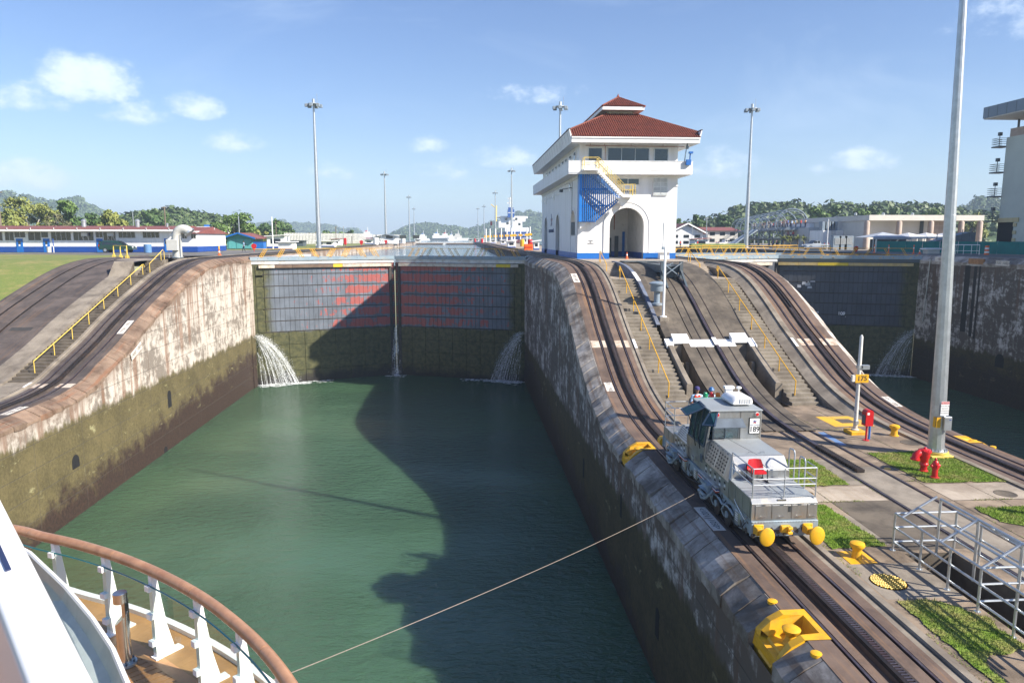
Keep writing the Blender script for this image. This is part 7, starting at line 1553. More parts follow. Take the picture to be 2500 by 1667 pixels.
for lab, px, py, Y, pz in (('lighting mast on the lawn left of centre, in front of the far trees', 733, 570, 150, 232), ('lighting mast further off near the grey roofed hall', 887, 562, 300, 396), ('lighting mast behind the tiled roof of the control house', 1284, 560, 152, 238),
       ('lighting mast to the right of the control house, before the hoop walkway', 1713, 568, 152, 243), ('lighting mast standing in front of the blue ship', 1175, 560, 300, 388), ('distant lighting mast by the far basin, left of its neighbour', 941, 556, 470, 450),
       ('very distant lighting mast by the far basin, right of its neighbour', 952, 556, 640, 478), ('distant lighting mast on the centre wall left of the ship', 1138, 556, 430, 440), ('very distant mast left of the ship, second smallest', 1112, 556, 600, 472), ('faintest mast far along the centre wall', 1098, 556, 700, 478)):
 s_ = 2500 / 2352; b = at(px * s_, py * s_, Y); tp = at(px * s_, pz * s_, Y); light_mast(lab, b.x, Y, tp.z - .6, .5 if Y < 200 else .55)
def pole(label, x, y, h, r, m, arm=0):
 t = thing('utility_pole', label, 'pole', (x, y, ZU)); G().lathe((x, y, ZU), [(r, 0), (r * .7, h)], 8).build('pole', m, t, True)
 if arm: G().bar((x - arm, y, ZU + h - .2), (x + arm, y, ZU + h - .2), .15, .2).build('crossarm', m, t)
for lab, qf, px, pb, pt, Y, r, m, arm in (('thick wooden pole at the left edge above the workshop roof', q1, 14, 500, 90, 135, .32, BARK, .9), ('brown pole with a short crossarm behind the workshop', q1, 1366, 500, 216, 160, .2, BARK, .5), ('thin pale pole behind the workshop vents', q1, 1105, 500, 265, 165, .12, GALV, 0),
  ('pole in front of the round dark tree', q1, 1967, 500, 296, 156, .14, GALV, 0), ('white pole beside the white booth', q1, 2241, 565, 300, 148, .14, WHITE_C, 0), ('thin pole behind the white booth', q1, 2268, 500, 340, 175, .12, BARK, 0), ('dark pole on the far lawn left of the hut', q2, 503, 430, 262, 230, .16, BARK, .3),
  ('pale pole on the far lawn by the red call box', q2, 569, 430, 258, 206, .13, GALV, 0), ('small pole by the far fence', q2, 640, 420, 345, 270, .12, BARK, 0), ('thin pole in front of the hall roof', q2, 898, 420, 335, 262, .12, GALV, 0), ('short pole right of the hall', q2, 1064, 420, 325, 290, .13, GALV, 0),
  ('dark pole behind the white gabled house', q5, 20, 440, 280, 182, .12, STEELD, 0), ('grey pole with curved top right of the white gabled house', q5, 203, 440, 252, 172, .12, GALV, .4), ('thin pole before the white gabled house', q5, 107, 440, 310, 165, .1, GALV, 0), ('slim white pole by the museum wall', q5, 1020, 460, 262, 130, .1, WHITE_C, 0)):
 b, tp = qf(px, pb, Y), qf(px, pt, Y); pole(lab, b.x, Y, tp.z - ZU, r, m, arm)
# ------------------------------------------------------------------ trees
def tree(label, c, H, rx, rz_, leaf, trunk=BARK, n_cl=26, per=110, ls=.33, group=None, bare=False, low=.35, seed=0, ry=None):
 r2 = random.Random(seed + 11); t = thing('broadleaf_tree', label, 'tree', c, group); x, y, z = c; cz = z + H - rz_; ry = ry or rx
 g = G(); g.path([(x, y, z), (x + .1, y, z + H * .25), (x + r2.gauss(0, .3), y, z + H * .5)], [.035 * H, .028 * H, .02 * H], 8, caps=False)
 for i in range(7):
  a = r2.random() * 6.28; e = Vector((x + rx * .75 * math.cos(a), y + ry * .6 * math.sin(a), cz + r2.uniform(-.2, .6) * rz_)); s0 = Vector((x, y, z + H * r2.uniform(.28, .5))); mid = s0.lerp(e, .5) + Vector((0, 0, -.08 * H))
  g.path([s0, mid, e], [.016 * H, .011 * H, .004 * H], 5, caps=False)
 g.build('trunk', trunk, t, True)
 g = G()
 for i in range(n_cl):
  while True:
   p = Vector((r2.uniform(-1, 1), r2.uniform(-1, 1), r2.uniform(-.9, 1)))
   if .35 < p.length < 1: break
  p = p.normalized() * (.55 + .42 * r2.random()); cc = Vector((x + p.x * rx, y + p.y * ry, cz + p.z * rz_)); cr = r2.uniform(.20, .36) * (rx + rz_) / 2
  k = per if not bare else per // 4
  for j in range(k):
   d = Vector((r2.gauss(0, 1), r2.gauss(0, 1), r2.gauss(0, .75))).normalized() * (r2.random() ** .45); q = cc + Vector((d.x * cr, d.y * cr, d.z * cr * .72)); s = ls * r2.uniform(.6, 1.4)
   n = (d + Vector((r2.gauss(0, .5), r2.gauss(0, .5), r2.gauss(.4, .5)))).normalized(); u = n.cross(Vector((r2.gauss(0, 1), r2.gauss(0, 1), .3))).normalized(); v = n.cross(u)
   g.add([q - u * s, q - v * s * .6, q + u * s, q + v * s * .6], [(0, 1, 2, 3)])
 g.build('crown', leaf, t)
 return t
def tree_px(label, qf, xc, yt, yb, w_, Y, leaf, **k):
 s_ = {q1: 3.36, q2: 3.5636, q5: 2.767}[qf]; tp = qf(xc, yt, Y); H = tp.z - ZU; rx = w_ / s_ / 1740 * Y / 2; rz_ = k.pop('rz', None) or H * .46
 return tree(label, (tp.x, Y, ZU), H, rx, rz_, leaf, **k)
tree_px('large spreading yellow-green tree with pale limbs above the workshop roof', q1, 215, 115, 500, 370, 168, LEAF_Y, trunk=BARK_P, n_cl=46, per=110, seed=1)
tree_px('lower yellow-green tree at the foot of the large spreading tree', q1, 70, 235, 500, 190, 160, LEAF_Y, n_cl=24, seed=2)
tree_px('dark green tree right of the large spreading yellow-green tree', q1, 500, 162, 500, 250, 180, LEAF_M, n_cl=38, seed=3)
tree_px('sparse brownish bush-like tree between the pale limbed and dark tree', q1, 450, 268, 500, 180, 155, LEAF_B, n_cl=20, per=40, seed=4)
tree_px('dense dark tree in the middle of the row behind the workshop', q1, 700, 262, 500, 260, 175, LEAF_D, n_cl=36, seed=5)
tree_px('bright yellow-green round tree behind the second roof vent', q1, 935, 243, 500, 210, 165, LEAF_Y, n_cl=34, seed=6)
tree_px('leafless thin tree sticking up behind the yellow-green round tree', q1, 900, 185, 500, 120, 185, LEAF_B, n_cl=10, per=8, bare=True, seed=7)
tree_px('tall dark tree on the rise behind the brown pole', q1, 1285, 218, 500, 210, 250, LEAF_D, n_cl=36, ls=.55, seed=8)
tree_px('low bush at the far end of the workshop roof', q1, 1150, 335, 500, 150, 165, LEAF_M, n_cl=18, seed=9)
tree_px('round dark mango-like tree between depot and teal shed', q1, 1905, 255, 510, 345, 176, LEAF_M, n_cl=60, per=130, rz=5.6, seed=10)
tree_px('yellowish tree peeking over the red roof of the teal shed', q1, 2120, 375, 500, 150, 190, LEAF_Y, n_cl=18, seed=11)
tree_px('tall dark tree group behind the white booth', q1, 2230, 330, 500, 230, 260, LEAF_D, n_cl=34, ls=.6, seed=12)
tree_px('dark tree at the left end of the far lawn', q2, 40, 222, 430, 170, 290, LEAF_D, n_cl=34, ls=.65, seed=13)
tree_px('bright green spreading tree behind the red roofed hut', q2, 500, 292, 410, 250, 300, LEAF_M, n_cl=44, ls=.65, rz=5, seed=14)
tree_px('small dark tree at the end of the bright green spreading tree', q2, 618, 296, 410, 90, 310, LEAF_D, n_cl=18, ls=.6, seed=15)
tree_px('low dark tree in front of the left end of the far fence', q2, 200, 340, 415, 200, 315, LEAF_D, n_cl=26, ls=.65, seed=16)
tree_px('brownish tree by the lattice tower on the far lawn', q2, 300, 300, 410, 110, 320, LEAF_B, n_cl=22, ls=.6, seed=17)
tree_px('bushy dark tree behind the white gabled house', q5, 140, 232, 430, 130, 230, LEAF_D, n_cl=34, ls=.5, seed=18)
tree_px('dark tree right of the white gabled house', q5, 335, 226, 430, 130, 255, LEAF_D, n_cl=34, ls=.5, seed=19)
tree_px('green bushes at the left edge of the white gabled house', q5, 15, 262, 430, 70, 240, LEAF_M, n_cl=18, ls=.5, seed=20)
def row_trees(labels, specs):
 for (xc, yt, w_, Y, lf_), lab, i in zip(specs, labels, range(99)): tree_px(lab, q5, xc, yt, 400, w_, Y, lf_, n_cl=38, ls=.6, seed=30 + i, rz=7)
row_trees(['bright green tree just right of the hoop walkway', 'tall tree above the left corner of the museum', 'broad tree above the museum roof, first third', 'tall flat-topped tree above the museum roof', 'broad dark tree above the second museum column', 'light green tree above the third museum column', 'light green tree right of the tall mast'],
   [(960, 180, 150, 230, LEAF_M), (1080, 168, 150, 240, LEAF_D), (1230, 178, 170, 245, LEAF_M), (1335, 158, 110, 250, LEAF_D), (1500, 180, 200, 250, LEAF_D), (1720, 196, 180, 250, LEAF_M), (2020, 200, 150, 240, LEAF_Y)])
c = q5(790, 455, 150); t = thing('palm_clump', 'bushy green palm clump below the hoop walkway', 'palm', (c.x, 150, ZU))
g = G(); g2 = G(); r2 = random.Random(3)
for bx in (-2.2, -.6, 1.0, 2.4):
 g2.tube((c.x + bx, 150, ZU), (c.x + bx, 150, ZU + 1.9), .16, n=6)
 for i in range(26):
  a = r2.random() * 6.28; L = r2.uniform(1.4, 2.4); e0 = r2.uniform(.2, 1.2); P0 = Vector((c.x + bx, 150, ZU + 2.0)); prev = P0
  for k in range(1, 6):
   q = k / 5; p = P0 + Vector((math.cos(a) * L * q, math.sin(a) * L * q, math.sin(e0) * L * q * 1.3 - 1.6 * q * q)); w_ = .16 * (1.15 - q); s = Vector((-math.sin(a), math.cos(a), 0)) * w_; g.add([prev - s, prev + s, p + s * .8, p - s * .8], [(0, 1, 2, 3)]); prev = p
g2.build('trunk', BARK, t); g.build('frond', LEAF_Y, t, kind='stuff')
# ------------------------------------------------------------------ hills and far land
def fbm(x, y, s=1.0): return .5 * math.sin(x * .013 * s + 1.3 * math.sin(y * .009 * s)) + .3 * math.sin(x * .031 * s + y * .022 * s + 2) + .2 * math.sin(x * .071 * s - y * .053 * s)
def hill(name, qf, ridge, Y, depth, crowns, cs, m=FOREST, seed=0, base=ZU - 2):
 r2 = random.Random(seed); pts = [qf(px, py, Y) for px, py in ridge]; xs = [p.x for p in pts]; f = pchip(xs, [p.z for p in pts]); nx = max(24, int((xs[-1] - xs[0]) / (cs * 1.6))); ny = 9; g = G()
 S = [0, .15, .32, .5, .7, .86, 1.0, .75, .2]; D = [-1, -.82, -.62, -.45, -.28, -.12, 0, .4, 1]
 for i in range(nx + 1):
  x = xs[0] + (xs[-1] - xs[0]) * i / nx; z = f(x)
  for s_, d in zip(S, D): h = base + max(0, z - base) * s_; g.v.append((x + r2.gauss(0, cs * .2), Y + d * depth, h + (r2.random() - .5) * cs * .9 * (s_ > .05) - cs * .5 * (s_ > .9)))
 for i in range(nx):
  for k in range(ny - 1): g.f.append((i * ny + k, (i + 1) * ny + k, (i + 1) * ny + k + 1, i * ny + k + 1)); g.mi.append(0)
 g.build(name, m, None, False, 'structure')
 if crowns:
  g = G()
  for i in range(crowns):
   x = r2.uniform(xs[0], xs[-1]); k = r2.random() ** .6; h = f(x) - base; z = base + h * k; y = Y - depth * (1 - k) * .9; R = cs * r2.uniform(.6, 1.25)
   if h < 3: continue
   for j in range(46):
    d = Vector((r2.gauss(0, 1), r2.gauss(0, 1), r2.gauss(.25, .8))).normalized() * (.6 + .4 * r2.random()); q = Vector((x, y, z)) + Vector((d.x * R, d.y * R, d.z * R * .72)); s = R * r2.uniform(.16, .34); n = (d + Vector((r2.gauss(0, .4), r2.gauss(0, .4), r2.gauss(.2, .4)))).normalized(); u = n.cross(Vector((r2.gauss(0, 1), r2.gauss(0, 1), .2))).normalized(); v = n.cross(u)
    g.add([q - u * s, q - v * s * .7, q + u * s, q + v * s * .7], [(0, 1, 2, 3)])
  g.build('forest', m, None, False, 'stuff')
hill('near_hill', q1, [(960, 420), (1060, 318), (1150, 300), (1300, 280), (1420, 268), (1500, 280), (1620, 300), (1740, 320), (1900, 350), (2050, 400)], 340, 60, 420, 4.2, seed=1)
hill('far_hill', q1, [(-260, 160), (-120, 120), (0, 110), (60, 106), (110, 125), (200, 140), (330, 165), (470, 190), (560, 165), (620, 152), (660, 150), (720, 180), (800, 240), (880, 300), (980, 350)], 1300, 250, 700, 9, seed=2)
hill('far_hill', q2, [(-200, 250), (-60, 235), (40, 225), (100, 250), (170, 243), (230, 240), (300, 250), (400, 258), (500, 275), (600, 300), (680, 290), (740, 335), (800, 380)], 2300, 400, 700, 13, seed=3)
hill('far_hill', q2, [(1000, 390), (1040, 340), (1090, 285), (1150, 270), (1240, 252), (1330, 250), (1400, 258), (1470, 272), (1540, 278), (1600, 295), (1660, 300), (1740, 280), (1800, 258), (1900, 230), (2000, 200), (2100, 150), (2180, 138), (2230, 142), (2290, 170), (2400, 220), (2600, 290), (2800, 350)], 1700, 350, 1100, 11, seed=4)
hill('near_hill', q5, [(-250, 400), (-100, 350), (60, 300), (200, 260), (350, 226), (420, 200), (500, 175), (600, 170), (700, 158), (760, 160), (830, 178), (900, 190), (1000, 195), (1100, 180), (1200, 185), (1350, 175), (1500, 180), (1650, 190), (1800, 200), (1950, 230), (2100, 240), (2300, 260)], 360, 80, 650, 4.6, seed=5)
hill('far_hill', q5, [(1500, 300), (1700, 260), (1830, 210), (1900, 180), (1990, 150), (2080, 130), (2160, 132), (2250, 120), (2350, 110), (2500, 120), (2700, 180)], 800, 180, 500, 7, seed=6)
g = G(); g.add([(-3800, 420, 15.6), (-75, 420, 15.6), (-95, 900, 15.6), (-260, 2600, 15.6), (-3800, 2600, 15.6)], [(0, 1, 2, 3, 4)]).add([(150, 455, 15.7), (3800, 455, 15.7), (3800, 2600, 15.7), (420, 2600, 15.7), (190, 900, 15.7)], [(0, 1, 2, 3, 4)]); g.add([(-3800, 2600, 15.6), (420, 2600, 15.6), (420, 6600, 15.6), (-3800, 6600, 15.6)], [(0, 1, 2, 3)]); g.add([(420, 2600, 15.7), (3800, 2600, 15.7), (3800, 6600, 15.7), (420, 6600, 15.7)], [(0, 1, 2, 3)])
g.build('far_shore', LAWN, kind='structure')
Yb = 6000; t = thing('cable_stayed_bridge', 'pale cable stayed bridge with two towers fading into the haze', 'bridge', (0, Yb, 15)); PB = paint('pale_bridge_concrete', (.55, .55, .55), .7)
T1, T2, zd = q2(658, 208, Yb), q2(1078, 208, Yb), q2(700, 306, Yb).z
for T_ in (T1, T2):
 g = G(); g.prism([(T_.x - 9, 15), (T_.x + 9, 15), (T_.x + 3.5, T_.z), (T_.x - 3.5, T_.z)], 'y', Yb - 5, Yb + 5); g.build('tower', PB, t)
G().box(T1.x - 210, T2.x + 210, Yb - 12, Yb + 12, zd - 4, zd + 1).build('deck', PB, t)
for T_ in (T1, T2):
 for k in range(1, 11):
  for s_ in (-1, 1): G().tube((T_.x, Yb, T_.z - 4 - 3.5 * k), (T_.x + s_ * k * 20, Yb, zd), .7, n=4, caps=False).build('stay_cable', PB, t)
for k in range(6): G().box(T1.x - 200 + 36 * k - 3, T1.x - 200 + 36 * k + 3, Yb - 4, Yb + 4, 15, zd - 4).build('pier', PB, t) if k < 5 else None
# ------------------------------------------------------------------ far basin: ship, boats, huts, number posts
def ship():
 Ys = 560; a, b = q2(1962, 400, Ys), q2(2178, 300, Ys); w_ = b.x - a.x; cx = (a.x + b.x) / 2; zk = q2(0, 412, Ys).z; zred = q2(0, 372, Ys).z; zdk = q2(0, 305, Ys).z
 t = thing('cargo_ship', 'blue hulled ship with white superstructure and blue funnel leaving the far lock', 'ship', (cx, Ys, ZW)); BL = paint('ship_blue_paint', (.012, .085, .36), .45); RB = paint('ship_red_paint', (.40, .09, .08), .6)
 L = [(0, .82), (4, .97), (12, 1), (130, 1), (150, .6), (160, .08)]
 def hull(z0, z1, k0, k1, m, n):
  g = G(); R = []
  for yy, k in L: R.append([(cx - w_ / 2 * k * k0, Ys + yy, z0), (cx - w_ / 2 * k * k1, Ys + yy - (1.5 if yy == 0 else 0), z1), (cx + w_ / 2 * k * k1, Ys + yy - (1.5 if yy == 0 else 0), z1), (cx + w_ / 2 * k * k0, Ys + yy, z0)])
  g.v = [v for r in R for v in r]
  for i in range(len(R) - 1): g.f += [(i * 4 + j, i * 4 + j + 1, (i + 1) * 4 + j + 1, (i + 1) * 4 + j) for j in range(3)]
  g.f += [(0, 1, 2, 3), tuple(range(len(R) * 4 - 4, len(R) * 4))]; g.mi = [0] * len(g.f); g.build(n, m, t)
 hull(ZW - .5, zred, .7, .92, RB, 'lower_hull'); hull(zred, zdk, .93, 1.0, BL, 'hull')
 P = lambda x, y: q2(x, y, Ys + 6)
 def blk(x0, x1, y0, y1, d0, d1, n, m=WHITE_C): A, B_ = P(x0, y1), P(x1, y0); return G().box(A.x, B_.x, Ys + d0, Ys + d1, A.z, B_.z).build(n, m, t)
 blk(1968, 2175, 270, 306, 3, 22, 'poop_house'); h = blk(1915, 2120, 215, 272, 5, 20, 'accommodation'); blk(1935, 2150, 170, 216, 6, 19, 'bridge_house'); blk(1885, 2172, 172, 188, 10, 16, 'bridge_wing')
 blk(1992, 2048, 115, 182, 2, 5.5, 'funnel', BL); blk(1995, 2046, 140, 146, 1.9, 5.6, 'funnel_band', WHITE_C); blk(1996, 2040, 96, 116, 2.4, 5, 'funnel_top', BLUE_D)
 for x0, y0 in ((1970, 185), (2058, 185), (1982, 222), (2085, 230)): blk(x0, x0 + 20, y0, y0 + 22, 4.9, 5.0, 'window', GLASSD)
 A = P(2012, 96); g = G(); g.tube(A, A + Vector((0, 0, 8)), .5, n=6); g.box(A.x - 2, A.x + 2, Ys + 6, Ys + 7, A.z + 3, A.z + 4); g.box(A.x - 1.5, A.x + 1.5, Ys + 6, Ys + 7, A.z + 6.5, A.z + 7.5); g.build('radar_mast', WHITE_C, t)
 A = P(1855, 235); blk(1846, 1864, 215, 250, 14, 18, 'lifeboat', RED); g = G(); B_ = P(1893, 215); g.tube(B_, B_ + Vector((0, 0, 12)), .7, n=6); g.tube(B_ + Vector((0, 0, 10)), B_ + Vector((-4, 0, 13)), .4, n=6); g.build('crane', YEL_P, t)
 for i in range(12):
  x = 1975 + 17 * i; A = P(x, 272); G().tube((A.x, Ys - 1, zdk), (A.x, Ys - 1, zdk + 1.2), .1, n=4).build('rail_post', WHITE_C, t)
 text_obj('stern_name', 'SC GUARDIAN', 2.4, WHITE_C, t, Vector((cx, Ys - 1.6, zdk - 2.6)) - Vector(wloc(t)), (PI / 2, 0, 0), .05)
ship()
def boat(label, qf, px, py, Y, L, k, cols):
 c = qf(px, py, Y); t = thing('moored_vessel', label, 'vessel', (c.x, Y, ZW)); x = c.x
 G().prism([(x - L / 2, ZW + 3.2 * k), (x - L / 2 + 1.5 * k, ZW - .2), (x + L / 2 - 2 * k, ZW - .2), (x + L / 2, ZW + 3.6 * k)], 'y', Y - 4 * k, Y + 4 * k).build('hull', cols[0], t)
 G().box(x - L * .35, x + L * .1, Y - 3 * k, Y + 3 * k, ZW + 3.2 * k, ZW + 7 * k).build('deckhouse', cols[1], t); G().box(x - L * .28, x, Y - 2.5 * k, Y + 2.5 * k, ZW + 7 * k, ZW + 9.6 * k).build('wheelhouse', cols[1], t)
 G().tube((x - L * .1, Y, ZW + 9.6 * k), (x - L * .1, Y, ZW + 15 * k), .35 * k, n=5).build('mast', WHITE_C, t); G().box(x - L * .2, x - L * .12, Y - 2.45 * k, Y + 2.55 * k, ZW + 9.6 * k, ZW + 11 * k).build('funnel', cols[2], t)
boat('dark hulled workboat with white deckhouse on the far water', q2, 1400, 400, 950, 26, 1.0, (STEELD, WHITE_C, BLUE)); boat('dark hulled vessel with pale red deck right of the workboat', q2, 1472, 400, 1000, 26, 1.0, (STEELD, WHITE_C, RED))
boat('small white launch right of the dark vessels', q2, 1518, 403, 900, 14, .8, (WHITE_C, WHITE_C, BLUE)); boat('pale pinkish ship seen over the grey roofed hall', q2, 795, 360, 1400, 40, 1.6, (paint('faded_pink_hull', (.45, .25, .24), .6), WHITE_C, RED)); boat('small launch at the left end of the far moorings', q2, 1275, 402, 1000, 22, .9, (WHITE_C, WHITE_C, BLUE))
boat('small launch at the right end of the far moorings', q2, 1580, 400, 1050, 26, 1.0, (WHITE_C, CREAM, GREYR))
t = thing('far_gate', 'low closed gate pair at the far end of the upper chamber', 'lock gate', (-8.8, 400, ZW)); g = G(); g.box(XL, XR, 400, 402, 13, 15.7); g.build('gate_cap', GCAP, t); g = G(); g.box(XL + 1, -10, 399.4, 399.9, 14.9, 15.4); g.box(-8, XR - 1, 399.4, 399.9, 14.9, 15.4); g.build('fender_timber', TIMB[1], t)
def number_post(i, px, py, Y):
 b = q2(px, py, Y); x = b.x; z = max(b.z, ZU + 3); t = thing('number_post', NP_LABELS[i], 'marker post', (x, Y, ZU), 'numbered mooring posts')
 k = Y / 170; G().lathe((x, Y, ZU), [(.16 * k, 0), (.13 * k, z - ZU + 1.8 * k)], 8).build('pole', WHITE_C, t, True); G().box(x - .45 * k, x + .45 * k, Y - .2, Y - .1, z - .25 * k, z + .25 * k).build('number_board', YEL, t)
NP_LABELS = ['yellow board post nearest the control house corner', 'yellow board post second from the control house corner', 'yellow board post third from the control house corner', 'yellow board post fourth from the control house corner', 'yellow board post before the middle of the ship stern', 'yellow board post at the left side of the ship stern', 'yellow board post just left of the ship hull', 'yellow board post at the head of the quay huts', 'yellow board post among the white huts', 'farthest yellow board post beyond the white huts']
for i, (px, py, Y) in enumerate(((2188, 347, 160), (2160, 333, 185), (2105, 352, 200), (2054, 343, 215), (2028, 362, 240), (1987, 350, 250), (1938, 358, 290), (1888, 362, 320), (1840, 365, 360), (1805, 368, 400))): number_post(i, px, py, Y)
for i, (x0, x1, yb, yt, Y, wl, bs) in enumerate(((2222, 2268, 470, 395, 135, WHITE, BLUE_D), (2130, 2200, 430, 365, 260, WHITE, None), (1995, 2062, 452, 425, 165, WHITE, BLUE_D), (1935, 1975, 430, 395, 240, WHITE, BLUE_D), (1850, 1890, 420, 385, 300, WHITE, BLUE_D), (1760, 1790, 410, 365, 360, WHITE, None), (1715, 1745, 410, 380, 400, WHITE, BLUE_D), (1655, 1690, 410, 385, 430, CREAM, None), (1040, 1075, 420, 380, 300, WHITE, BLUE_D), (1190, 1235, 412, 378, 380, CREAM, None))):
 booth(['white kiosk with blue base nearest the control house', 'white hut right of the ship stern', 'long low white locker with blue base on the centre wall', 'white hut in front of the ship hull', 'white hut with blue base left of the ship', 'tall white hut among the masts', 'small white hut with blue base near the far mast', 'cream hut at the end of the centre wall', 'white hut beside the far basin left of the masts', 'cream hut under the pale mast by the far basin'][i], x0, x1, yb, yt, q2, Y, wl, WHITE_C, bs, 3)
t = thing('orange_box', 'orange red cable box on the apron left of the control house', 'box', (q2(2175, 465, 130).x, 130, ZU)); c = wloc(t); G().cbox(c[0] - .8, c[0] + .8, 130, 131, ZU, ZU + 1.1, .05).build('body', ORANGE, t); G().box(c[0] - .7, c[0] + .7, 129.94, 130, ZU + .5, ZU + .62).build('band', RED, t)
for i, (px, Y, m_) in enumerate(((2120, 190, YEL), (2045, 175, WHITE_C), (2190, 150, RED), (1770, 330, RED), (1710, 400, RED))):
 c = q2(px, 440, Y); lathe_thing('drum', ['yellow drum on the centre wall beside the white hut', 'white drum on the centre wall near the long locker', 'red standpipe drum near the kiosk', 'red drum among the far huts', 'small red drum near the far mast'][i], 'drum', (c.x, Y, ZU), [(.55, 0), (.6, .9), (.55, 1.7), (.3, 1.9)], m_)
# ------------------------------------------------------------------ right bank
def house(label, x0, x1, yb, ye, yr, Y, d, wall, roof, ridge_y=False):
 a, b = q5(x0, yb, Y), q5(x1, ye, Y); zr_ = q5(x0, yr, Y).z; t = thing('house', label, 'house', ((a.x + b.x) / 2, Y, ZU)); xm = (a.x + b.x) / 2
 if not ridge_y:
  G().prism([(a.x, ZU), (b.x, ZU), (b.x, b.z), (xm, zr_ - .25), (a.x, b.z)], 'y', Y, Y + d).build('wall', wall, t)
  G().prism([(a.x - .8, b.z - .3), (xm, zr_), (b.x + .8, b.z - .3), (b.x + .8, b.z), (xm, zr_ + .3), (a.x - .8, b.z)], 'y', Y - .8, Y + d + .8).build('roof', roof, t)
  g = G(); g.bar((a.x - .8, Y - .83, b.z - .1), (xm, Y - .83, zr_ + .2), .08, .35); g.bar((b.x + .8, Y - .83, b.z - .1), (xm, Y - .83, zr_ + .2), .08, .35); g.build('barge_board', WHITE_C, t)
 else:
  G().box(a.x, b.x, Y, Y + d, ZU, b.z).build('wall', wall, t); G().prism([(Y - .8, b.z - .1), (Y + d / 2, zr_), (Y + d + .8, b.z - .1)], 'x', a.x - .8, b.x + .8).build('roof', roof, t)
 n = max(3, int((b.x - a.x) / 3.2)); h = b.z - ZU
 for fl in (.22, .66):
  for i in range(n): w_ = G().box(a.x + (b.x - a.x) * (i + .22) / n, a.x + (b.x - a.x) * (i + .72) / n, Y - .05, Y + .02, ZU + h * fl, ZU + h * (fl + .22)).build('window', GLASSD, t)
 return t
house('white two storey house with red gable roof right of the control house', -40, 185, 450, 358, 298, 178, 18, WHITE, ROOFM)
house('long cream house with red hipped roof beyond the white gabled house', 212, 420, 440, 340, 315, 215, 16, CREAM, ROOFM, True)
booth('small white hut with dark red roof before the white gabled house', 128, 225, 445, 402, q5, 160, roof=ROOFM)
g = thing('hedge', 'low clipped yellowish hedge in front of the long cream house', 'hedge', (q5(280, 440, 150).x, 150, ZU)); c = wloc(g); G().cbox(c[0] - 6, c[0] + 6, 149.5, 150.6, ZU, ZU + 1.0, .2).build('foliage', LEAF_Y, g)
hw = thing('hoop_walkway', 'two level visitor walkway inside a row of steel hoops', 'viewing platform', (q5(782, 440, 168).x, 168, ZU))
c0, c1 = q5(782, 300, 168), q5(445, 318, 255); R0 = 3.75
axis = (Vector((c1.x, 255, 0)) - Vector((c0.x, 168, 0))); L_ = axis.length; axis.normalize(); sd = Vector((axis.y, -axis.x, 0))
for i in range(8):
 k = i / 7; ctr = Vector((c0.x, 168, c0.z)).lerp(Vector((c1.x, 255, c0.z)), k); g = G()
 for rr, rt_ in ((R0, .16), (R0 - .5, .10)):
  if i % 2 and rr < R0: continue
  pts = [ctr + sd * rr * math.cos(a) + Vector((0, 0, rr * math.sin(a))) for a in [2 * PI * j / 28 for j in range(29)]]; g.path(pts, rt_, 5, caps=False)
 if i % 2 == 0:
  for j in range(28): a = 2 * PI * j / 28; g.tube(ctr + sd * R0 * math.cos(a) + Vector((0, 0, R0 * math.sin(a))), ctr + sd * (R0 - .5) * math.cos(a) + Vector((0, 0, (R0 - .5) * math.sin(a))), .06, n=4)
 g.build('hoop', STEELB, hw)
g = G()
for a in [PI * j / 8 for j in range(1, 8)]:
 o_ = sd * R0 * math.cos(a) + Vector((0, 0, R0 * math.sin(a))); g.tube(Vector((c0.x, 168, c0.z)) + o_, Vector((c1.x, 255, c0.z)) + o_, .09, n=4)
g.build('purlin', STEELB, hw)
zdk = c0.z - .6
def deckbox(z0, z1, w0, n, m):
 A = Vector((c0.x, 168, 0)) - axis * 2.5; B_ = Vector((c1.x, 255, 0)); vs = []
 for p in (A, B_): vs += [p + sd * w0 + Vector((0, 0, z0)), p - sd * w0 + Vector((0, 0, z0)), p - sd * w0 + Vector((0, 0, z1)), p + sd * w0 + Vector((0, 0, z1))]
 G().add(vs, [(0, 1, 2, 3), (7, 6, 5, 4), (0, 4, 5, 1), (1, 5, 6, 2), (2, 6, 7, 3), (3, 7, 4, 0)]).build(n, m, hw)
deckbox(zdk - .7, zdk, 2.9, 'upper_deck', STEELB); deckbox(c0.z - R0 + .2, c0.z - R0 + .5, 2.4, 'lower_deck', STEELD)
g = G()
for s_ in (-2.85, 2.85):
 A = Vector((c0.x, 168, zdk + 1.1)) - axis * 2.5 + sd * s_; B_ = Vector((c1.x, 255, zdk + 1.1)) + sd * s_; g.tube(A, B_, .05, n=4); g.tube(A - Vector((0, 0, .5)), B_ - Vector((0, 0, .5)), .04, n=4)
g.build('railing', GALV, hw)
for i in range(6):
 k = i / 5; ctr = Vector((c0.x, 168, 0)).lerp(Vector((c1.x, 255, 0)), k)
 for s_ in (-2, 2): p = ctr + sd * s_; G().box(p.x - .2, p.x + .2, p.y - .2, p.y + .2, ZU, zdk - .7).build('column', STEELB, hw)
g = G(); A = Vector((c0.x, 166, zdk)) + sd * 2.0; g.bar(A, A + sd * 6 + Vector((0, -6, 3)), .1, .1); g.bar((c0.x + 1, 165, zdk - .4), (c0.x + 9, 163, ZU + 1.2), 1.6, .35); g.bar((c0.x - 4, 180, zdk - .6), (c0.x - 12, 176, ZU + .4), 1.8, .4); g.build('ramp', STEELB, hw)
SH = [('white', (.75, .75, .75)), ('red', (.50, .04, .04)), ('blue', (.05, .14, .42)), ('black', (.03, .03, .035)), ('light blue', (.35, .5, .7)), ('orange', (.7, .25, .05)), ('green', (.08, .28, .12)), ('pink', (.65, .3, .35)), ('grey', (.3, .3, .3)), ('khaki', (.42, .36, .24))]
protos = []
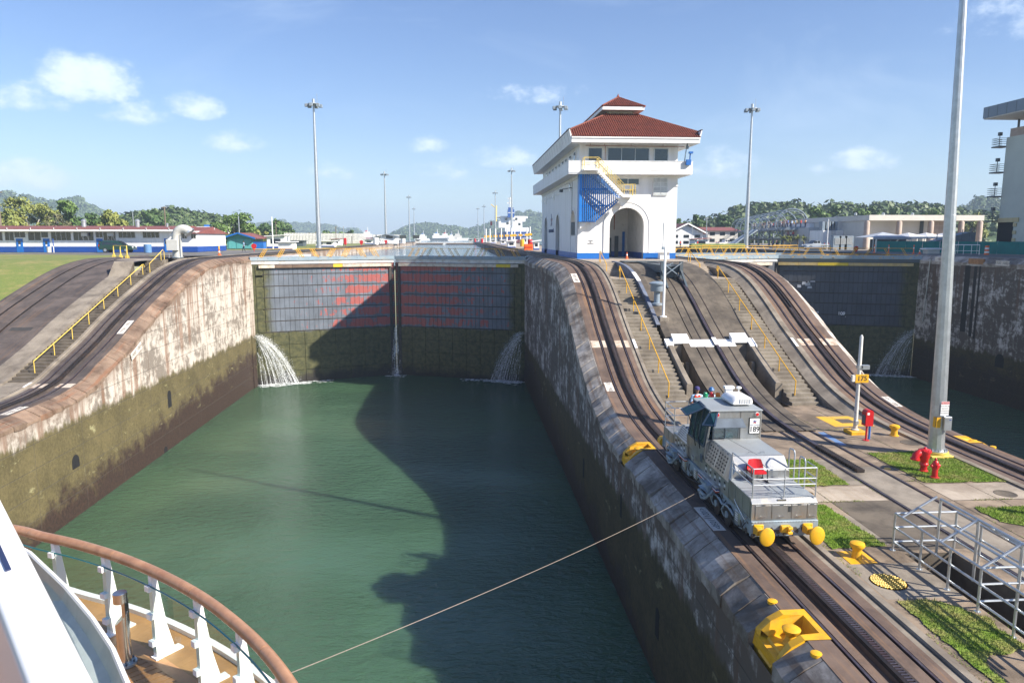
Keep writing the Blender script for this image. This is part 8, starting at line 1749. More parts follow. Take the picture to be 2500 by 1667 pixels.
for nm_, col in SH:
 g = G(); sx_ = .68
 g.lathe((0, 0, 0), [(.06, 0), (.10, .05), (.13, .5), (.17, .9), (.19, .95), (.20, 1.1), (.24, 1.38), (.16, 1.46), (.06, 1.50), (.06, 1.54), (.10, 1.60), (.105, 1.68), (.07, 1.76), (.02, 1.78)], 8)
 mi = [];
 for r_ in range(13): mi += [[1, 1, 1, 1, 0, 0, 0, 0, 2, 2, 2, 3, 3][r_]] * 8
 g.mi = mi + [1, 3]; g.v = [(x * 1.25, y * .8, z) for x, y, z in g.v]
 for s_ in (-1, 1): g.path([(s_ * .25, 0, 1.38), (s_ * .30, .02, 1.1), (s_ * .26, -.12, .9)], [.06, .05, .035], 5, 2)
 protos.append(g.mesh('body', [cloth(nm_.replace(' ', '_') + '_shirt', col), cloth('crowd_trousers_' + nm_.replace(' ', '_'), (.06, .07, .12) if nm_ != 'black' else (.3, .28, .24)), SKIN, BLACK], True))
seen = {}
def visitor(i, p, where, spot=''):
 k = i % len(SH); lab = 'visitor in %s shirt %s the %s' % (SH[k][0], spot or 'standing on', where)
 t = thing('person', lab, 'person', p, 'visitors on the ' + where, rnd.uniform(-1, 1)); put('body', protos[k], t); return t
SPOTS = ['before the first hoop on', 'under the first hoop on', 'just past the first hoop on', 'under the second hoop on', 'just past the second hoop on', 'under the third hoop on', 'just past the third hoop on', 'under the fourth hoop on', 'past the fourth hoop on']
for i in range(86):
 j, k_ = i % 9, i // 9; s_ = (2.5, 1.7, -1.5, -2.4, .3)[k_ % 5] + rnd.uniform(-.2, .2); k = (j - .6 + rnd.uniform(-.3, .3)) * .07
 p = Vector((c0.x, 168, 0)).lerp(Vector((c1.x, 255, 0)), max(-.03, k)) + sd * s_; visitor(k_, (p.x, p.y, zdk), 'upper walkway deck', SPOTS[j])
for i in range(26):
 j = i % 3; xo = (-3.6, 0, 3.6)[j] + rnd.uniform(-1, 1) * (1 if j == 1 else .4); p = Vector((c0.x + xo, 166 + rnd.uniform(-1, 5), c0.z - R0 + .5))
 if j == 1: visitor(i // 3, p, 'lower deck of the hoop walkway')
 else: visitor(i // 3, (p.x, p.y, ZU), 'hoop walkway', ('on the ground left of', '', 'on the ground right of')[j])
for i in range(10): p = Vector((c0.x + 5 + i * .95, 170 + rnd.uniform(-.6, .6), zdk)); visitor(i, p, 'side terrace by the hoop walkway')
G().box(c0.x + 3.2, c0.x + 17, 168.5, 172, zdk - .5, zdk).build('side_terrace', STEELB, hw)
for i in range(4): G().box(c0.x + 5 + 3.5 * i, c0.x + 5.3 + 3.5 * i, 170, 170.3, ZU, zdk - .5).build('terrace_column', STEELB, hw)
for i, (px, Y, v) in enumerate(((30, 150, VEST), (145, 150, VEST))):
 c = q5(px, 450, Y); person(('worker in orange vest on the far apron right of the control house', 'worker in orange vest beside the small hut')[i], (c.x, Y, ZU), .5, cloth('dark_blue_overall', (.03, .05, .14)), NAVY, None, 'helmet', WHITE_C, v)
ms = thing('museum', 'long cream museum building with round stone columns under a deep flat fascia', 'building', (95, 140, ZU)); Ym = 140; M = lambda x, y, Y=Ym: q5(x, y, Y)
zt, zf = M(1325, 235).z, M(1325, 272).z; x0, x1 = M(1325, 0).x, M(2108, 0).x
G().box(x0, x1, Ym, Ym + 30, zf, zt).build('fascia', CREAM, ms)
A, B_ = Vector((x0, Ym, 0)), Vector((M(1085, 0, 175).x, 175, 0)); g = G(); g.add([(A.x, A.y, ZU), (A.x, A.y, zt), (B_.x, B_.y, zt - .1), (B_.x, B_.y, ZU), (A.x + 20, 175, ZU), (A.x + 20, 175, zt)], [(0, 1, 2, 3), (2, 5, 4, 3)]); g.build('side_wall', mat('pale_grey_wall', (.50, .50, .49), .7, 0, .06, .3), ms)
for j in range(8):
 for i in range(6):
  k0, k1 = .30 + .11 * i, .30 + .11 * (i + 1) - .005; a, b = A.lerp(B_, k0), A.lerp(B_, k1); z0 = ZU + .1 + .62 * j; nn = Vector((-(B_ - A).y, (B_ - A).x, 0)).normalized() * .06
  G().add([a + nn + Vector((0, 0, z0)), b + nn + Vector((0, 0, z0)), b + nn + Vector((0, 0, z0 + .58)), a + nn + Vector((0, 0, z0 + .58)), a + Vector((0, 0, z0)), b + Vector((0, 0, z0)), b + Vector((0, 0, z0 + .58)), a + Vector((0, 0, z0 + .58))], [(0, 1, 2, 3), (0, 4, 5, 1), (2, 6, 7, 3), (1, 5, 6, 2), (3, 7, 4, 0)]).build('cladding_panel', STONE, ms)
G().box(x0 + .3, M(1930, 0).x, Ym + 2.0, Ym + 28, ZU, zf).build('front_wall', CREAM, ms); G().box(M(1715, 0).x, M(1740, 0).x, Ym + 1.9, Ym + 1.99, ZU, zf).build('dark_gap', STEELD, ms)
for j in range(6):
 for i in range(2): xx = M(1775 + 75 * i, 0).x; G().box(xx, M(1775 + 75 * (i + 1), 0).x - .06, Ym + 1.85, Ym + 1.99, ZU + .95 * j, ZU + .95 * j + .9).build('cladding_panel', STONE, ms)
for px in (1320, 1540, 1757, 1965, 2092): c = M(px, 0); G().lathe((c.x, Ym + .4, ZU), [(.55, 0), (.55, zf - ZU - .35), (.35, zf - ZU)], 14).build('column', STONE, ms, True)
for px in (1440, 1640, 1250): c = M(px, 232); G().lathe((c.x, Ym + 2, zt), [(.3, 0), (.3, .4), (.1, .55)], 8).build('roof_vent', GALV, ms)
a2 = thing('annexe', 'low grey annexe with roof plant and ladder left of the museum', 'building', (q5(990, 400, 160).x, 160, ZU)); p0, p1 = q5(893, 440, 160), q5(1085, 320, 160)
G().box(p0.x, p1.x, 160, 172, ZU, p1.z).build('wall', mat('pale_grey_wall2', (.48, .49, .49), .7, 0, .06, .3), a2); G().box(p0.x + 1.5, p1.x + 1, 163, 175, p1.z, q5(900, 290, 160).z).build('upper_wall', WHITE, a2)
p2, p3 = q5(990, 440, 150), q5(1092, 340, 150); G().box(p2.x, p3.x + 4, 150, 156, ZU, p3.z).build('plant_room', WHITE, a2)
for i in range(5): x = p2.x + (p3.x - p2.x) * i / 5; G().box(x, x + .9, 150.5, 152, p3.z, p3.z + 1.9).build('roof_plant', STEELB, a2)
g = G(); x = q5(1052, 400, 149.8).x
for i in range(9): g.box(x, x + .7, 149.8, 149.9, ZU + .4 + .45 * i, ZU + .47 + .45 * i)
g.box(x - .05, x, 149.8, 149.9, ZU, p3.z); g.box(x + .7, x + .75, 149.8, 149.9, ZU, p3.z); g.build('ladder', GALV, a2)
for k_, (px, w_) in enumerate(((1065, 1.6), (1105, 1.6), (1145, 1.8))):
 c = q5(px + 15, 440, 132); o = thing('transformer_box', ['pale blue transformer cabinet left of its two neighbours', 'pale blue transformer cabinet between its two neighbours', 'pale blue transformer cabinet nearest the museum wall'][k_], 'cabinet', (c.x, 132, ZU)); G().cbox(c.x - w_ / 2, c.x + w_ / 2, 131.5, 132.5, ZU, ZU + 2.6, .04).build('cabinet', STEELB, o); G().box(c.x - .5, c.x + .5, 131.45, 131.5, ZU + 1.0, ZU + 2.2).build('louvre', GALV, o)
def tent(label, xs, yb, ye, yp, Y, m):
 t = thing('tent', label, 'tent', (q5(xs[0], yb, Y).x, Y, ZU)); n = len(xs) - 1
 for i in range(n):
  a, b = q5(xs[i], ye, Y), q5(xs[i + 1], ye, Y); zp = q5(xs[i], yp, Y).z; cx = (a.x + b.x) / 2
  G().add([(a.x, Y, a.z), (b.x, Y, a.z), (b.x, Y + 6, a.z), (a.x, Y + 6, a.z), (cx, Y + 3, zp), (a.x, Y, a.z - .35), (b.x, Y, a.z - .35)], [(0, 1, 4), (1, 2, 4), (2, 3, 4), (3, 0, 4), (5, 6, 1, 0)]).build('canopy', m, t)
  for px, py in ((a.x, Y), (b.x, Y), (a.x, Y + 6)): G().tube((px, py, ZU), (px, py, a.z), .06, n=6).build('tent_pole', GALV, t)
tent('grey peaked tent behind the green mesh fence', [1335, 1592], 450, 386, 350, 118, paint('grey_canvas', (.36, .40, .46), .8)); tent('row of white peaked tents behind the green mesh fence', [1580, 1700, 1830, 1955], 450, 382, 354, 119, paint('white_canvas', (.74, .75, .76), .8))
G().box(q5(1345, 0, 121).x, q5(1590, 0, 121).x, 121, 121.2, ZU, ZU + 2.0).build('tent_screen', paint('slate_screen', (.13, .17, .20), .8), None); o = bpy.data.objects['tent_screen']; tag(o, 'slate coloured screen wall beneath the grey tent', 'screen')
fn = thing('mesh_fence', 'green mesh construction fence along the far quay road', 'fence', (67, 112, ZU)); A, B_ = Vector((66.8, 112, 0)), Vector((81.5, 66, 0)); n = 17
for i in range(n):
 a, b = A.lerp(B_, i / n), A.lerp(B_, (i + 1) / n); d = (b - a).normalized(); nn = Vector((d.y, -d.x, 0)); g = G(); vs = []
 for k in range(5): p = a.lerp(b, k / 4) + nn * (.06 * math.sin(k * 1.7 + i)); vs += [p + Vector((0, 0, ZU + .05)), p + Vector((0, 0, ZU + .9)) + nn * .05 * math.cos(k + i), p + Vector((0, 0, ZU + 1.72 + .03 * math.sin(k * 2 + i)))]
 g.add(vs, [(k * 3 + j, k * 3 + j + 1, (k + 1) * 3 + j + 1, (k + 1) * 3 + j) for k in range(4) for j in range(2)]); g.build('mesh_panel', TEAL_D, fn, True)
 G().tube(a + Vector((0, 0, ZU)), a + Vector((0, 0, ZU + 1.8)), .04, n=6).build('post', GALV, fn)
A2 = Vector((66.8, 112, 0)); C2 = Vector((63.5, 113.5, 0))
g = G(); g.path([(64.5, 108, ZU), (64.5, 108, ZU + 2.0), (65.8, 110, ZU + 2.0), (65.8, 110, ZU)], .06, 6); g.bar((64.5, 108, ZU + 1.0), (65.8, 110, ZU + 1.0), .05, .05); o = g.build('pipe_gate', GALV); tag(o, 'grey pipe gate at the near end of the museum wall', 'gate')
c = Vector((66.5, 97.5, ZU)); t = thing('bench', 'low white slab bench on a pedestal by the green fence', 'bench', c); G().box(c.x - .9, c.x + .9, 97, 98, ZU, ZU + .6).build('pedestal', CREAM, t); G().cbox(c.x - 1.3, c.x + 1.3, 96.8, 98.2, ZU + .6, ZU + .8, .05).build('slab', WHITE_C, t)
c = q5(935, 470, 120); t = thing('bench', 'low white slab bench near the silver pickup', 'bench', (c.x, 120, ZU)); G().box(c.x - 1, c.x + 1, 119.6, 120.4, ZU, ZU + .5).build('pedestal', CREAM, t); G().cbox(c.x - 1.6, c.x + 1.6, 119.4, 120.6, ZU + .5, ZU + .7, .05).build('slab', WHITE_C, t)
def barrel(label, x, y):
 t = thing('traffic_drum', label, 'traffic drum', (x, y, ZU))
 for k in range(5): G().lathe((x, y, ZU + .24 * k), [(.30 - .015 * k, 0), (.30 - .015 * k, .23)], 14).build('band', WHITE_C if k % 2 else ORANGE, t, True)
barrel('orange and white striped drum by the green fence right of the mast', 69.8, 91.0); barrel('orange and white striped drum at the right edge', 70.5, 84.6)
for i, (px, Y) in enumerate(((1340, 104), (1437, 101), (1606, 98))):
 c = q5(px, 485, Y); t = thing('traffic_post', ['slim orange post at the near end of the green fence', 'slim orange post left of the slab bench', 'slim orange post right of the slab bench'][i], 'traffic post', (c.x, Y, ZU)); G().lathe((c.x, Y, ZU), [(.2, 0), (.2, .08), (.07, .1), (.06, 1.2), (.02, 1.25)], 10).build('post', ORANGE, t, True); G().lathe((c.x, Y, ZU + .7), [(.075, 0), (.075, .2)], 10).build('white_band', WHITE_C, t, True)
c = q5(1647, 490, 96); cone('orange cone between the slab bench and the tall mast', c.x, 96, ZU)
t = thing('crowd_barrier', 'white tubular barrier behind the tall mast', 'barrier', (67.7, 92.5, ZU)); g = G()
a, b = Vector((66.2, 93.6, ZU)), Vector((69.2, 91.6, ZU)); g.path([a, a + Vector((0, 0, 1.3)), b + Vector((0, 0, 1.3)), b], .06, 6); g.bar(a + Vector((0, 0, .5)), b + Vector((0, 0, .5)), .05, .05)
for k in (.25, .5, .75): g.tube(a.lerp(b, k), a.lerp(b, k) + Vector((0, 0, 1.3)), .03, n=5)
g.build('frame', WHITE_C, t)
for i, (x0, x1, yb, yt, Y) in enumerate(((655, 820, 470, 445, 128), (980, 1045, 480, 447, 118), (180, 230, 452, 440, 132))):
 a, b = q5(x0, yb, Y), q5(x1, yt, Y); t = thing('pipe_rail', ['yellow pipe rail across the apron below the palm clump', 'yellow pipe hoop near the museum corner', 'yellow pipe rail near the small red roofed hut'][i], 'rail', (a.x, Y, ZU)); h = max(.9, b.z - ZU)
 g = G(); g.path([(a.x, Y, ZU), (a.x, Y, ZU + h), (b.x, Y, ZU + h), (b.x, Y, ZU)], .06, 6); g.tube((a.x, Y, ZU + h * .5), (b.x, Y, ZU + h * .5), .04, n=5); g.build('frame', YEL, t)
t = thing('gate_walkway', 'second grey gate walkway behind the black gate with upright yellow rails', 'lock gate', (43, 112, ZU)); g = G(); g.box(XC, XF, 112, 114, 15.0, 15.9); g.build('walkway', GDECK, t); g = G(); g.tube((XC, 112, 17.0), (XF - 6, 112, 17.0), .05, n=6)
for i in range(20): u = XC + .8 + i * 1.4; g.tube((u, 112, 15.9), (u + (.55 if i % 4 < 2 else -.55), 112, 17.0), .045, n=5)
g.build('railing', YEL, t)
t = thing('gate_walkway', 'second grey gate walkway lying open along the upper chamber wall', 'lock gate', (-25, 108, ZU)); g = G(); g.box(XL - .2, XL + 1.6, 99, 117, 14.8, 15.7); g.build('walkway', GCAP, t)
vb = thing('visitor_centre', 'tall pale building with grey overhanging roof slab cut off by the right edge', 'building', (84, 105, ZU)); vx, vy = 82.0, 105.0
G().box(vx, vx + 26, 62, vy, ZU, 33.2).build('wall', PALEG, vb); G().box(vx - 3.7, vx + 30, 58, vy + .5, 35.95, 37.55).build('roof_slab', mat('slate_blue_cladding', (.17, .22, .27), .5, 0, .06, .5), vb)
jm = G().box(-.02, .0, -.03, .03, 0, 1.6).mesh('cladding_joint', STEELD)
for i in range(26): put('cladding_joint', jm, vb, (vx - 3.705 - 84, vy - .6 - 1.8 * i - 105, 35.95 - ZU))
G().box(vx - 3.6, vx + 29, 58.2, vy + .4, 35.8, 35.94).build('soffit', CREAM, vb); g = G(); g.box(vx + .0, vx + 24, 62, vy - .6, 33.2, 34.4); g.build('parapet', STONE, vb)
for i in range(5): g = G(); y = vy - 2.2 - 6 * i; g.tube((vx + 1.6, y, 33.2), (vx + 1.6, y, 35.9), .32, n=10); g.tube((vx + 1.2, y + 1.6, 33.2), (vx + 1.2, y + 1.6, 35.9), .16, n=8); g.build('roof_column', STEELD, vb, True)
for z in (32.0, 28.2, 24.6, 20.9):
 b_ = G().box(vx - 1.1, vx + .5, vy + .02, vy + 1.6, z - .2, z).build('balcony', STEELD, vb); g = G()
 for k in range(4): g.box(vx - 1.1, vx - 1.04, vy + .05, vy + 1.6, z + .25 + .28 * k, z + .31 + .28 * k); g.box(vx - 1.1, vx + .5, vy + 1.54, vy + 1.6, z + .25 + .28 * k, z + .31 + .28 * k); g.box(vx - 1.1, vx + .5, vy + .03, vy + .09, z + .25 + .28 * k, z + .31 + .28 * k)
 put('balcony_rail', g.mesh('balcony_rail', STEELD, off=wloc(vb)), b_); g = G(); g.tube((vx - .8, vy + .4, z), (vx - .8, vy + .4, z + 1.6), .05, n=6); g.box(vx - 1.0, vx - .55, vy + .2, vy + .6, z + 1.5, z + 2.0); put('spotlight', g.mesh('spotlight', STEELD, off=wloc(vb)), b_)
G().box(vx - .06, vx + .02, vy - 3.0, vy + .05, ZU, 20.6).build('dark_doorway', DARK, vb); g = G(); g.box(vx - .14, vx - .02, vy - 4.0, vy + .06, 20.6, 21.25); g.build('lintel', paint('cream_yellow_trim', (.55, .47, .26), .7), vb)
for k in range(4): G().box(vx - .12, vx - .02, vy - 3.7, vy - 3.05, ZU + .6 + 1.1 * k, ZU + 1.1 + 1.1 * k).build('quoin_block', _mats['cream_yellow_trim'], vb)
g = G(); g.prism([(vx - 7, ZU), (vx - .5, ZU), (vx - .5, 19.2), (vx - 1.5, 19.2), (vx - 7, 17.8)], 'y', vy + 4, vy + 6)
for i in range(5): g.box(vx - 7 + 1.4 * i, vx - 6.9 + 1.4 * i, vy + 3.9, vy + 4, 17.6, 19 + .2 * i)
g.build('steel_ramp', GREYR, vb)
# ------------------------------------------------------------------ own ship: fore deck with curved teak rail
HZ, DZ = 14.28, 13.16
cur = [(-9.6, 10.2), (-8.3, 10.35), (-7.1, 10.2), (-6.13, 9.83), (-5.74, 9.62), (-5.09, 9.30), (-4.37, 8.87), (-3.64, 8.34), (-2.95, 7.74), (-2.4, 7.16), (-1.96, 6.62), (-1.59, 6.07), (-1.25, 5.45), (-1.0, 4.8), (-.82, 4.0), (-.70, 3.0), (-.62, 1.5), (-.6, 0), (-.6, -4), (-.6, -10)]
def resample(pts, st):
 P = [Vector((x, y, 0)) for x, y in pts]; out = []
 def cr(a, b, c, d, t): return .5 * ((2 * b) + (c - a) * t + (2 * a - 5 * b + 4 * c - d) * t * t + (3 * b - a - 3 * c + d) * t ** 3)
 for i in range(len(P) - 1):
  a, b, c, d = P[max(0, i - 1)], P[i], P[i + 1], P[min(len(P) - 1, i + 2)]
  out += [cr(a, b, c, d, k / 12) for k in range(12)]
 out.append(P[-1]); res = [out[0]]; acc = 0
 for p, q in zip(out, out[1:]):
  seg = (q - p).length
  while acc + seg >= st: t = (st - acc) / seg; p = p.lerp(q, t); res.append(p); seg = (q - p).length; acc = 0
  acc += seg
 return res
RC = resample(cur, .1); N = len(RC)
def tang(i): return (RC[min(N - 1, i + 1)] - RC[max(0, i - 1)]).normalized()
def inn(i): t_ = tang(i); return Vector((t_.y, -t_.x, 0))
def off(i, d): p = RC[i] + inn(i) * d; return p
if (off(60, 1) - Vector((-4, 6, 0))).length > (off(60, -1) - Vector((-4, 6, 0))).length:
 def inn(i): t_ = tang(i); return Vector((-t_.y, t_.x, 0))
hr = thing('deck_railing', 'curved wooden topped glass railing around the bow deck of the ship', 'railing', (-4, 8, DZ))
i = 4; K = 17; k = 0
while i + 2 < N:
 e = min(N - 1, i + K); pts = [RC[j] + Vector((0, 0, HZ)) for j in range(i, e + 1)]; pts[0] = pts[0].lerp(pts[1], .05); pts[-1] = pts[-1].lerp(pts[-2], .05)
 G().path(pts, .064, 14).build('handrail', TEAK_R, hr, True); i = e
m_, T = new_mat('clear_deck_glass'); gl = T.n('ShaderNodeBsdfGlossy', {'Color': (.9, 1, .98), 'Roughness': .01}); tr = T.n('ShaderNodeBsdfTransparent', {'Color': (.80, .90, .86)}); fr_ = T.n('ShaderNodeLayerWeight', {'Blend': .5}); mx = T.n('ShaderNodeMixShader', {0: T.m('ADD', T.m('MULTIPLY', T.m('POWER', fr_.outputs[1], 4.0), .8), .06), 1: tr.outputs[0], 2: gl.outputs[0]}); T.n('ShaderNodeOutputMaterial', {'Surface': mx.outputs[0]}); DGLASS = m_
EDGE = mat('green_glass_edge', (.0, .11, .12), .2)
CLAMP = mat('navy_clamp_pad', (.02, .03, .09), .5)
step = 10; posts = list(range(3, N - 4, step))
for a, b in zip(posts, posts[1:]):
 g = G(); js = list(range(a, b + 1)); o_ = -.06
 top = [RC[j] + inn(j) * .065 + Vector((0, 0, HZ - .16)) for j in js]; bot = [RC[j] + inn(j) * .065 + Vector((0, 0, DZ + .10)) for j in js]
 for j in range(len(js) - 1): g.quad(bot[j], bot[j + 1], top[j + 1], top[j])
 gp = g.build('glass_panel', DGLASS, hr); g = G(); g.path(top, .011, 5); put('glass_edge', g.mesh('glass_edge', EDGE, off=wloc(hr)), gp)
for j in posts:
 t_, n_ = tang(j), inn(j); c = RC[j]; g = G(); P = lambda u, z, s: c + n_ * u + t_ * s + Vector((0, 0, z)); zb, zt = DZ + .02, HZ - .05
 prof = [(.02, zt), (-.03, zt), (-.045, zt - .12), (-.07, DZ + .75), (-.12, DZ + .38), (-.20, zb + .02), (-.23, zb), (.02, zb)]; L = len(prof)
 g.add([P(u, z, -.018) for u, z in prof] + [P(u, z, .018) for u, z in prof], [tuple(range(L)), tuple(range(2 * L - 1, L - 1, -1))] + [(q, (q + 1) % L, L + (q + 1) % L, L + q) for q in range(L)])
 g.add([P(u, z, s) for s in (-.035, .035) for u, z in ((.0, zb), (.045, zb), (.045, zt), (.0, zt))], [(0, 1, 2, 3), (7, 6, 5, 4), (0, 4, 5, 1), (1, 5, 6, 2), (2, 6, 7, 3), (3, 7, 4, 0)])
 g.add([P(u, z, s) for s in (-.06, .06) for u, z in ((-.29, DZ), (.07, DZ), (.07, DZ + .02), (-.29, DZ + .02))], [(0, 1, 2, 3), (7, 6, 5, 4), (0, 4, 5, 1), (1, 5, 6, 2), (2, 6, 7, 3), (3, 7, 4, 0)])
 st_ = g.build('stanchion', WHITE_C, hr)
 for z in (HZ - .19, HZ - .55, DZ + .22):
  g = G(); bx = [P(u, zz_, s) for s in (-.035, .05) for u, zz_ in ((.03, z - .035), (.10, z - .035), (.10, z + .035), (.03, z + .035))]; g.add(bx, [(0, 1, 2, 3), (7, 6, 5, 4), (0, 4, 5, 1), (1, 5, 6, 2), (2, 6, 7, 3), (3, 7, 4, 0)]); cl_ = put('clamp', g.mesh('clamp', WHITE_C, off=wloc(hr)), st_)
deck = thing('ship_deck', 'honey coloured planked bow deck of the ship inside the curved railing', 'deck', (-4, 6, DZ))
g = G(); ring = [off(j, -.55) for j in range(0, N, 3)]; poly = [(p.x, p.y) for p in ring] + [(-9.6, -10)]
g.prism(poly, 'z', DZ - .25, DZ - .03); g.build('deck_base', mat('black_caulking', (.03, .025, .02), .8), deck)
g = G(); mm = []
for j in range(0, N - 3, 3): a, b = off(j, .14), off(j + 3, .14); a2, b2 = off(j, -.46), off(j + 3, -.46); g.quad(a + Vector((0, 0, DZ)), b + Vector((0, 0, DZ)), b2 + Vector((0, 0, DZ)), a2 + Vector((0, 0, DZ)))
g.build('margin_plank', mat('pale_teak_margin', (.40, .215, .085), .5, 0, .12, 3.0, (.28, .14, .06), .3, 4.0), deck)
g = G()
for j in range(0, N - 3, 3): a, b = off(j, -.46), off(j + 3, -.46); a2, b2 = off(j, -.55), off(j + 3, -.55); z = Vector((0, 0, DZ + .06)); g.quad(a + z, b + z, b2 + z, a2 + z); g.quad(a + z, b + z, b + z - Vector((0, 0, .1)), a + z - Vector((0, 0, .1)))
g.build('white_curb', WHITE_C, deck)
inner = [off(j, .0) for j in range(0, N, 2)]
pw = .105; ang = math.radians(38); ca, sa = math.cos(ang), math.sin(ang); rot = [(p.x * ca + p.y * sa, -p.x * sa + p.y * ca) for p in inner] + [(-9.3 * ca - 9 * sa, 9.3 * sa - 9 * ca)]
v = -6.0
nplank = 0
while v < 14:
 xs = []
 for (x0, y0), (x1, y1) in zip(rot, rot[1:] + rot[:1]):
  if (y0 - v) * (y1 - v) < 0: xs.append(x0 + (x1 - x0) * (v - y0) / (y1 - y0))
 xs.sort()
 for a, b in zip(xs[::2], xs[1::2]):
  q = [(a, v - pw / 2 + .006), (b, v - pw / 2 + .006), (b, v + pw / 2 - .006), (a, v + pw / 2 - .006)]; q = [(x * ca - y * sa, x * sa + y * ca) for x, y in q]
  if max(p[1] for p in q) > 1 and b - a > .1: G().prism(q, 'z', DZ - .04, DZ - .002).build('plank', TEAK, deck); nplank += 1
 v += pw
hl = thing('ship_hull', 'white hull side of the ship falling away below the curved deck', 'hull', (-4, 6, 6)); g = G(); js = list(range(0, N, 3))
for a, b in zip(js, js[1:]):
 for (d0, z0), (d1, z1) in zip(((-.55, DZ), (-.55, DZ - .5), (.6, DZ - 3), (1.6, 6), (2.4, -2)), ((-.55, DZ - .5), (.6, DZ - 3), (1.6, 6), (2.4, -2))): g.quad(off(a, d0) + Vector((0, 0, z0)), off(b, d0) + Vector((0, 0, z0)), off(b, d1) + Vector((0, 0, z1)), off(a, d1) + Vector((0, 0, z1)))
g.build('hull_plating', WHITE, hl, True)
x, y = -4.12, 8.32; t = thing('deck_light', 'short brushed steel bollard light on the ship deck', 'deck light', (x, y, DZ))
G().lathe((x, y, DZ), [(.13, 0), (.13, .03), (.08, .035)], 20).build('flange', GALV, t, True); g = G()
for i in range(6): a = 2 * PI * i / 6; g.tube((x + .105 * math.cos(a), y + .105 * math.sin(a), DZ + .03), (x + .105 * math.cos(a), y + .105 * math.sin(a), DZ + .055), .014, n=6)
g.build('bolt', STEELD, t); g = G(); n = 24; vs = [(x + .078 * math.cos(2 * PI * i / n), y + .078 * math.sin(2 * PI * i / n), DZ + .03) for i in range(n)] + [(x + .078 * math.cos(2 * PI * i / n), y + .078 * math.sin(2 * PI * i / n), DZ + .60 + .075 * math.cos(2 * PI * i / n - .3)) for i in range(n)]; g.add(vs, [(i, (i + 1) % n, n + (i + 1) % n, n + i) for i in range(n)] + [tuple(range(n, 2 * n))]); g.build('lower_tube', CHROME, t, True)
g = G(); g.box(x + .03, x + .068, y - .05, y + .05, DZ + .5, DZ + .82); g.build('neck', CHROME, t); G().lathe((x, y, DZ + .80), [(.078, 0), (.08, .12), (.075, .125)], 24).build('lamp_cap', CHROME, t, True)
bw = thing('bulwark', 'broad white bulwark cap close to the camera at the lower left', 'bulwark', (-2.2, 3.2, 15)); SH_W = mat('gloss_white_ship_paint', (.80, .80, .80), .28, 0, .02, .5)
def lerp2(a, b, t): return Vector(a).lerp(Vector(b), t)
Ra, Rb = Vector((-3.95, 6.05, 16.55)), Vector((-1.10, 2.14, 16.55)); La, Lb = Vector((-3.1, 4.55, 16.55)), Vector((-1.10, 1.68, 16.55))
Ra = at(-60 , 1050, 6.3);
def ray_z(x, y, z): d = _f + _r * ((x - 1250) / 1740.56) - _u * ((y - 833.5) / 1740.56); return Vector((0, 0, 18.276)) + d * ((z - 18.276) / d.z)
Z1 = 16.55; R1, R2 = ray_z(0, 1209, Z1), ray_z(237, 1667, Z1); L1, L2 = ray_z(0, 1503, Z1), ray_z(61, 1667, Z1)
dR = (R1 - R2).normalized(); dL = (L1 - L2).normalized(); A = R1 + dR * 1.0; B_ = R2 - dR * 2.0; C_ = L1 + dL * 1.6; D_ = L2 - dL * 1.6
g = G(); nseg = 8
Lw = []
for k in range(nseg + 1):
 p, q = A.lerp(B_, k / nseg), C_.lerp(D_, k / nseg); cr_ = []
 for u, dz in ((0, -.55), (.0, -.06), (.03, -.015), (.10, 0), (.5, .012), (.90, 0), (.97, -.015), (1, -.06), (1, -.55)): v_ = p.lerp(q, u); cr_.append((v_.x, v_.y, v_.z + dz))
 Lw.append(cr_)
g.v = [v_ for c_ in Lw for v_ in c_]; m9 = 9
for k in range(nseg): g.f += [(k * m9 + j, k * m9 + j + 1, (k + 1) * m9 + j + 1, (k + 1) * m9 + j) for j in range(m9 - 1)]
g.mi = [0] * len(g.f); g.build('bulwark_cap', SH_W, bw, True)
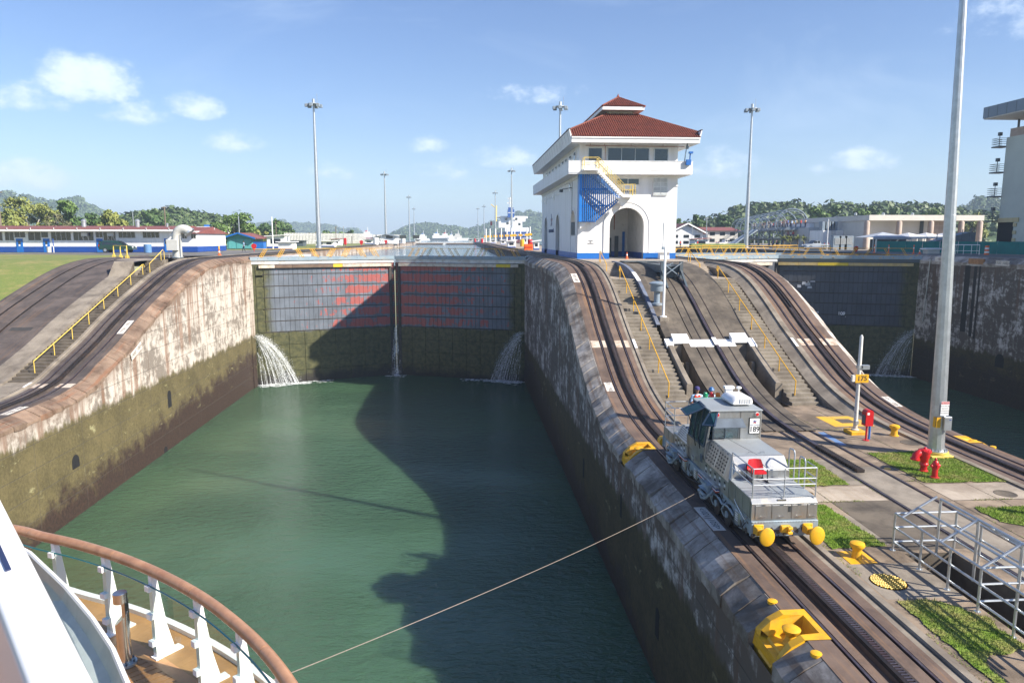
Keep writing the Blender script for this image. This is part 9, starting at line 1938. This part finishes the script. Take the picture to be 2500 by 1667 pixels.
s1, s2 = ray_z(0, 1345, Z1 + .012), ray_z(21, 1392, Z1 + .012); d_ = (s2 - s1).normalized(); s1 = s1 - d_ * .12; w_ = Vector((d_.y, -d_.x, 0)) * .012
g = G(); vs = [s1 - w_, s1 + w_, s2 + w_, s2 - w_]; g.add([v_ + Vector((0, 0, -.02)) for v_ in vs] + [v_ + Vector((0, 0, .006)) for v_ in vs], [(0, 1, 2, 3), (4, 5, 6, 7), (0, 1, 5, 4), (1, 2, 6, 5), (2, 3, 7, 6), (3, 0, 4, 7)]); g.build('slot', CLAMP, bw)
gt = thing('gutter', 'curved pale grey gutter ledge along the white bulwark', 'gutter', (-3, 5, 15)); pts_o = [(-20, 1300), (74, 1350), (160, 1432), (226, 1510), (275, 1584), (310, 1667), (345, 1760)]; pts_i = [(-30, 1310), (74, 1353), (129, 1451), (181, 1552), (233, 1665), (262, 1730), (290, 1800)]
GG = mat('grey_green_gutter_paint', (.36, .42, .41), .45, 0, .08, 4.0, (.25, .30, .31), .4, 3.0)
o1 = [ray_z(x, y, 15.6) for x, y in pts_o]; i1 = [ray_z(x, y, 15.5) for x, y in pts_i]; mid = [a.lerp(b, .35) - Vector((0, 0, .09)) for a, b in zip(o1, i1)]; out_ = [a + (a - b).normalized() * .02 - Vector((0, 0, .35)) if (a - b).length > .01 else a - Vector((0, 0, .35)) for a, b in zip(o1, i1)]
g = G(); rows = [out_, o1, mid, [b - Vector((0, 0, .05)) for b in i1], [b + (b - a) * .6 - Vector((0, 0, .05)) for a, b in zip(o1, i1)]]
for r0, r1 in zip(rows, rows[1:]):
 for k in range(len(r0) - 1): g.quad(r0[k], r0[k + 1], r1[k + 1], r1[k])
g.build('gutter_channel', GG, gt, True); g = G(); g.path(o1, .018, 6); g.build('gutter_lip', WHITE_C, gt, True)
# ------------------------------------------------------------------ air
m_, T = new_mat('haze'); v_ = T.n('ShaderNodeVolumePrincipled', {'Color': (.62, .80, 1.0, 1), 'Density': 0.00034, 'Anisotropy': 0.0}); T.n('ShaderNodeOutputMaterial', {'Volume': v_.outputs[0]})
hz = G().box(-4200, 4200, -120, 7000, -5, 230).build('haze', m_, None, kind='stuff')
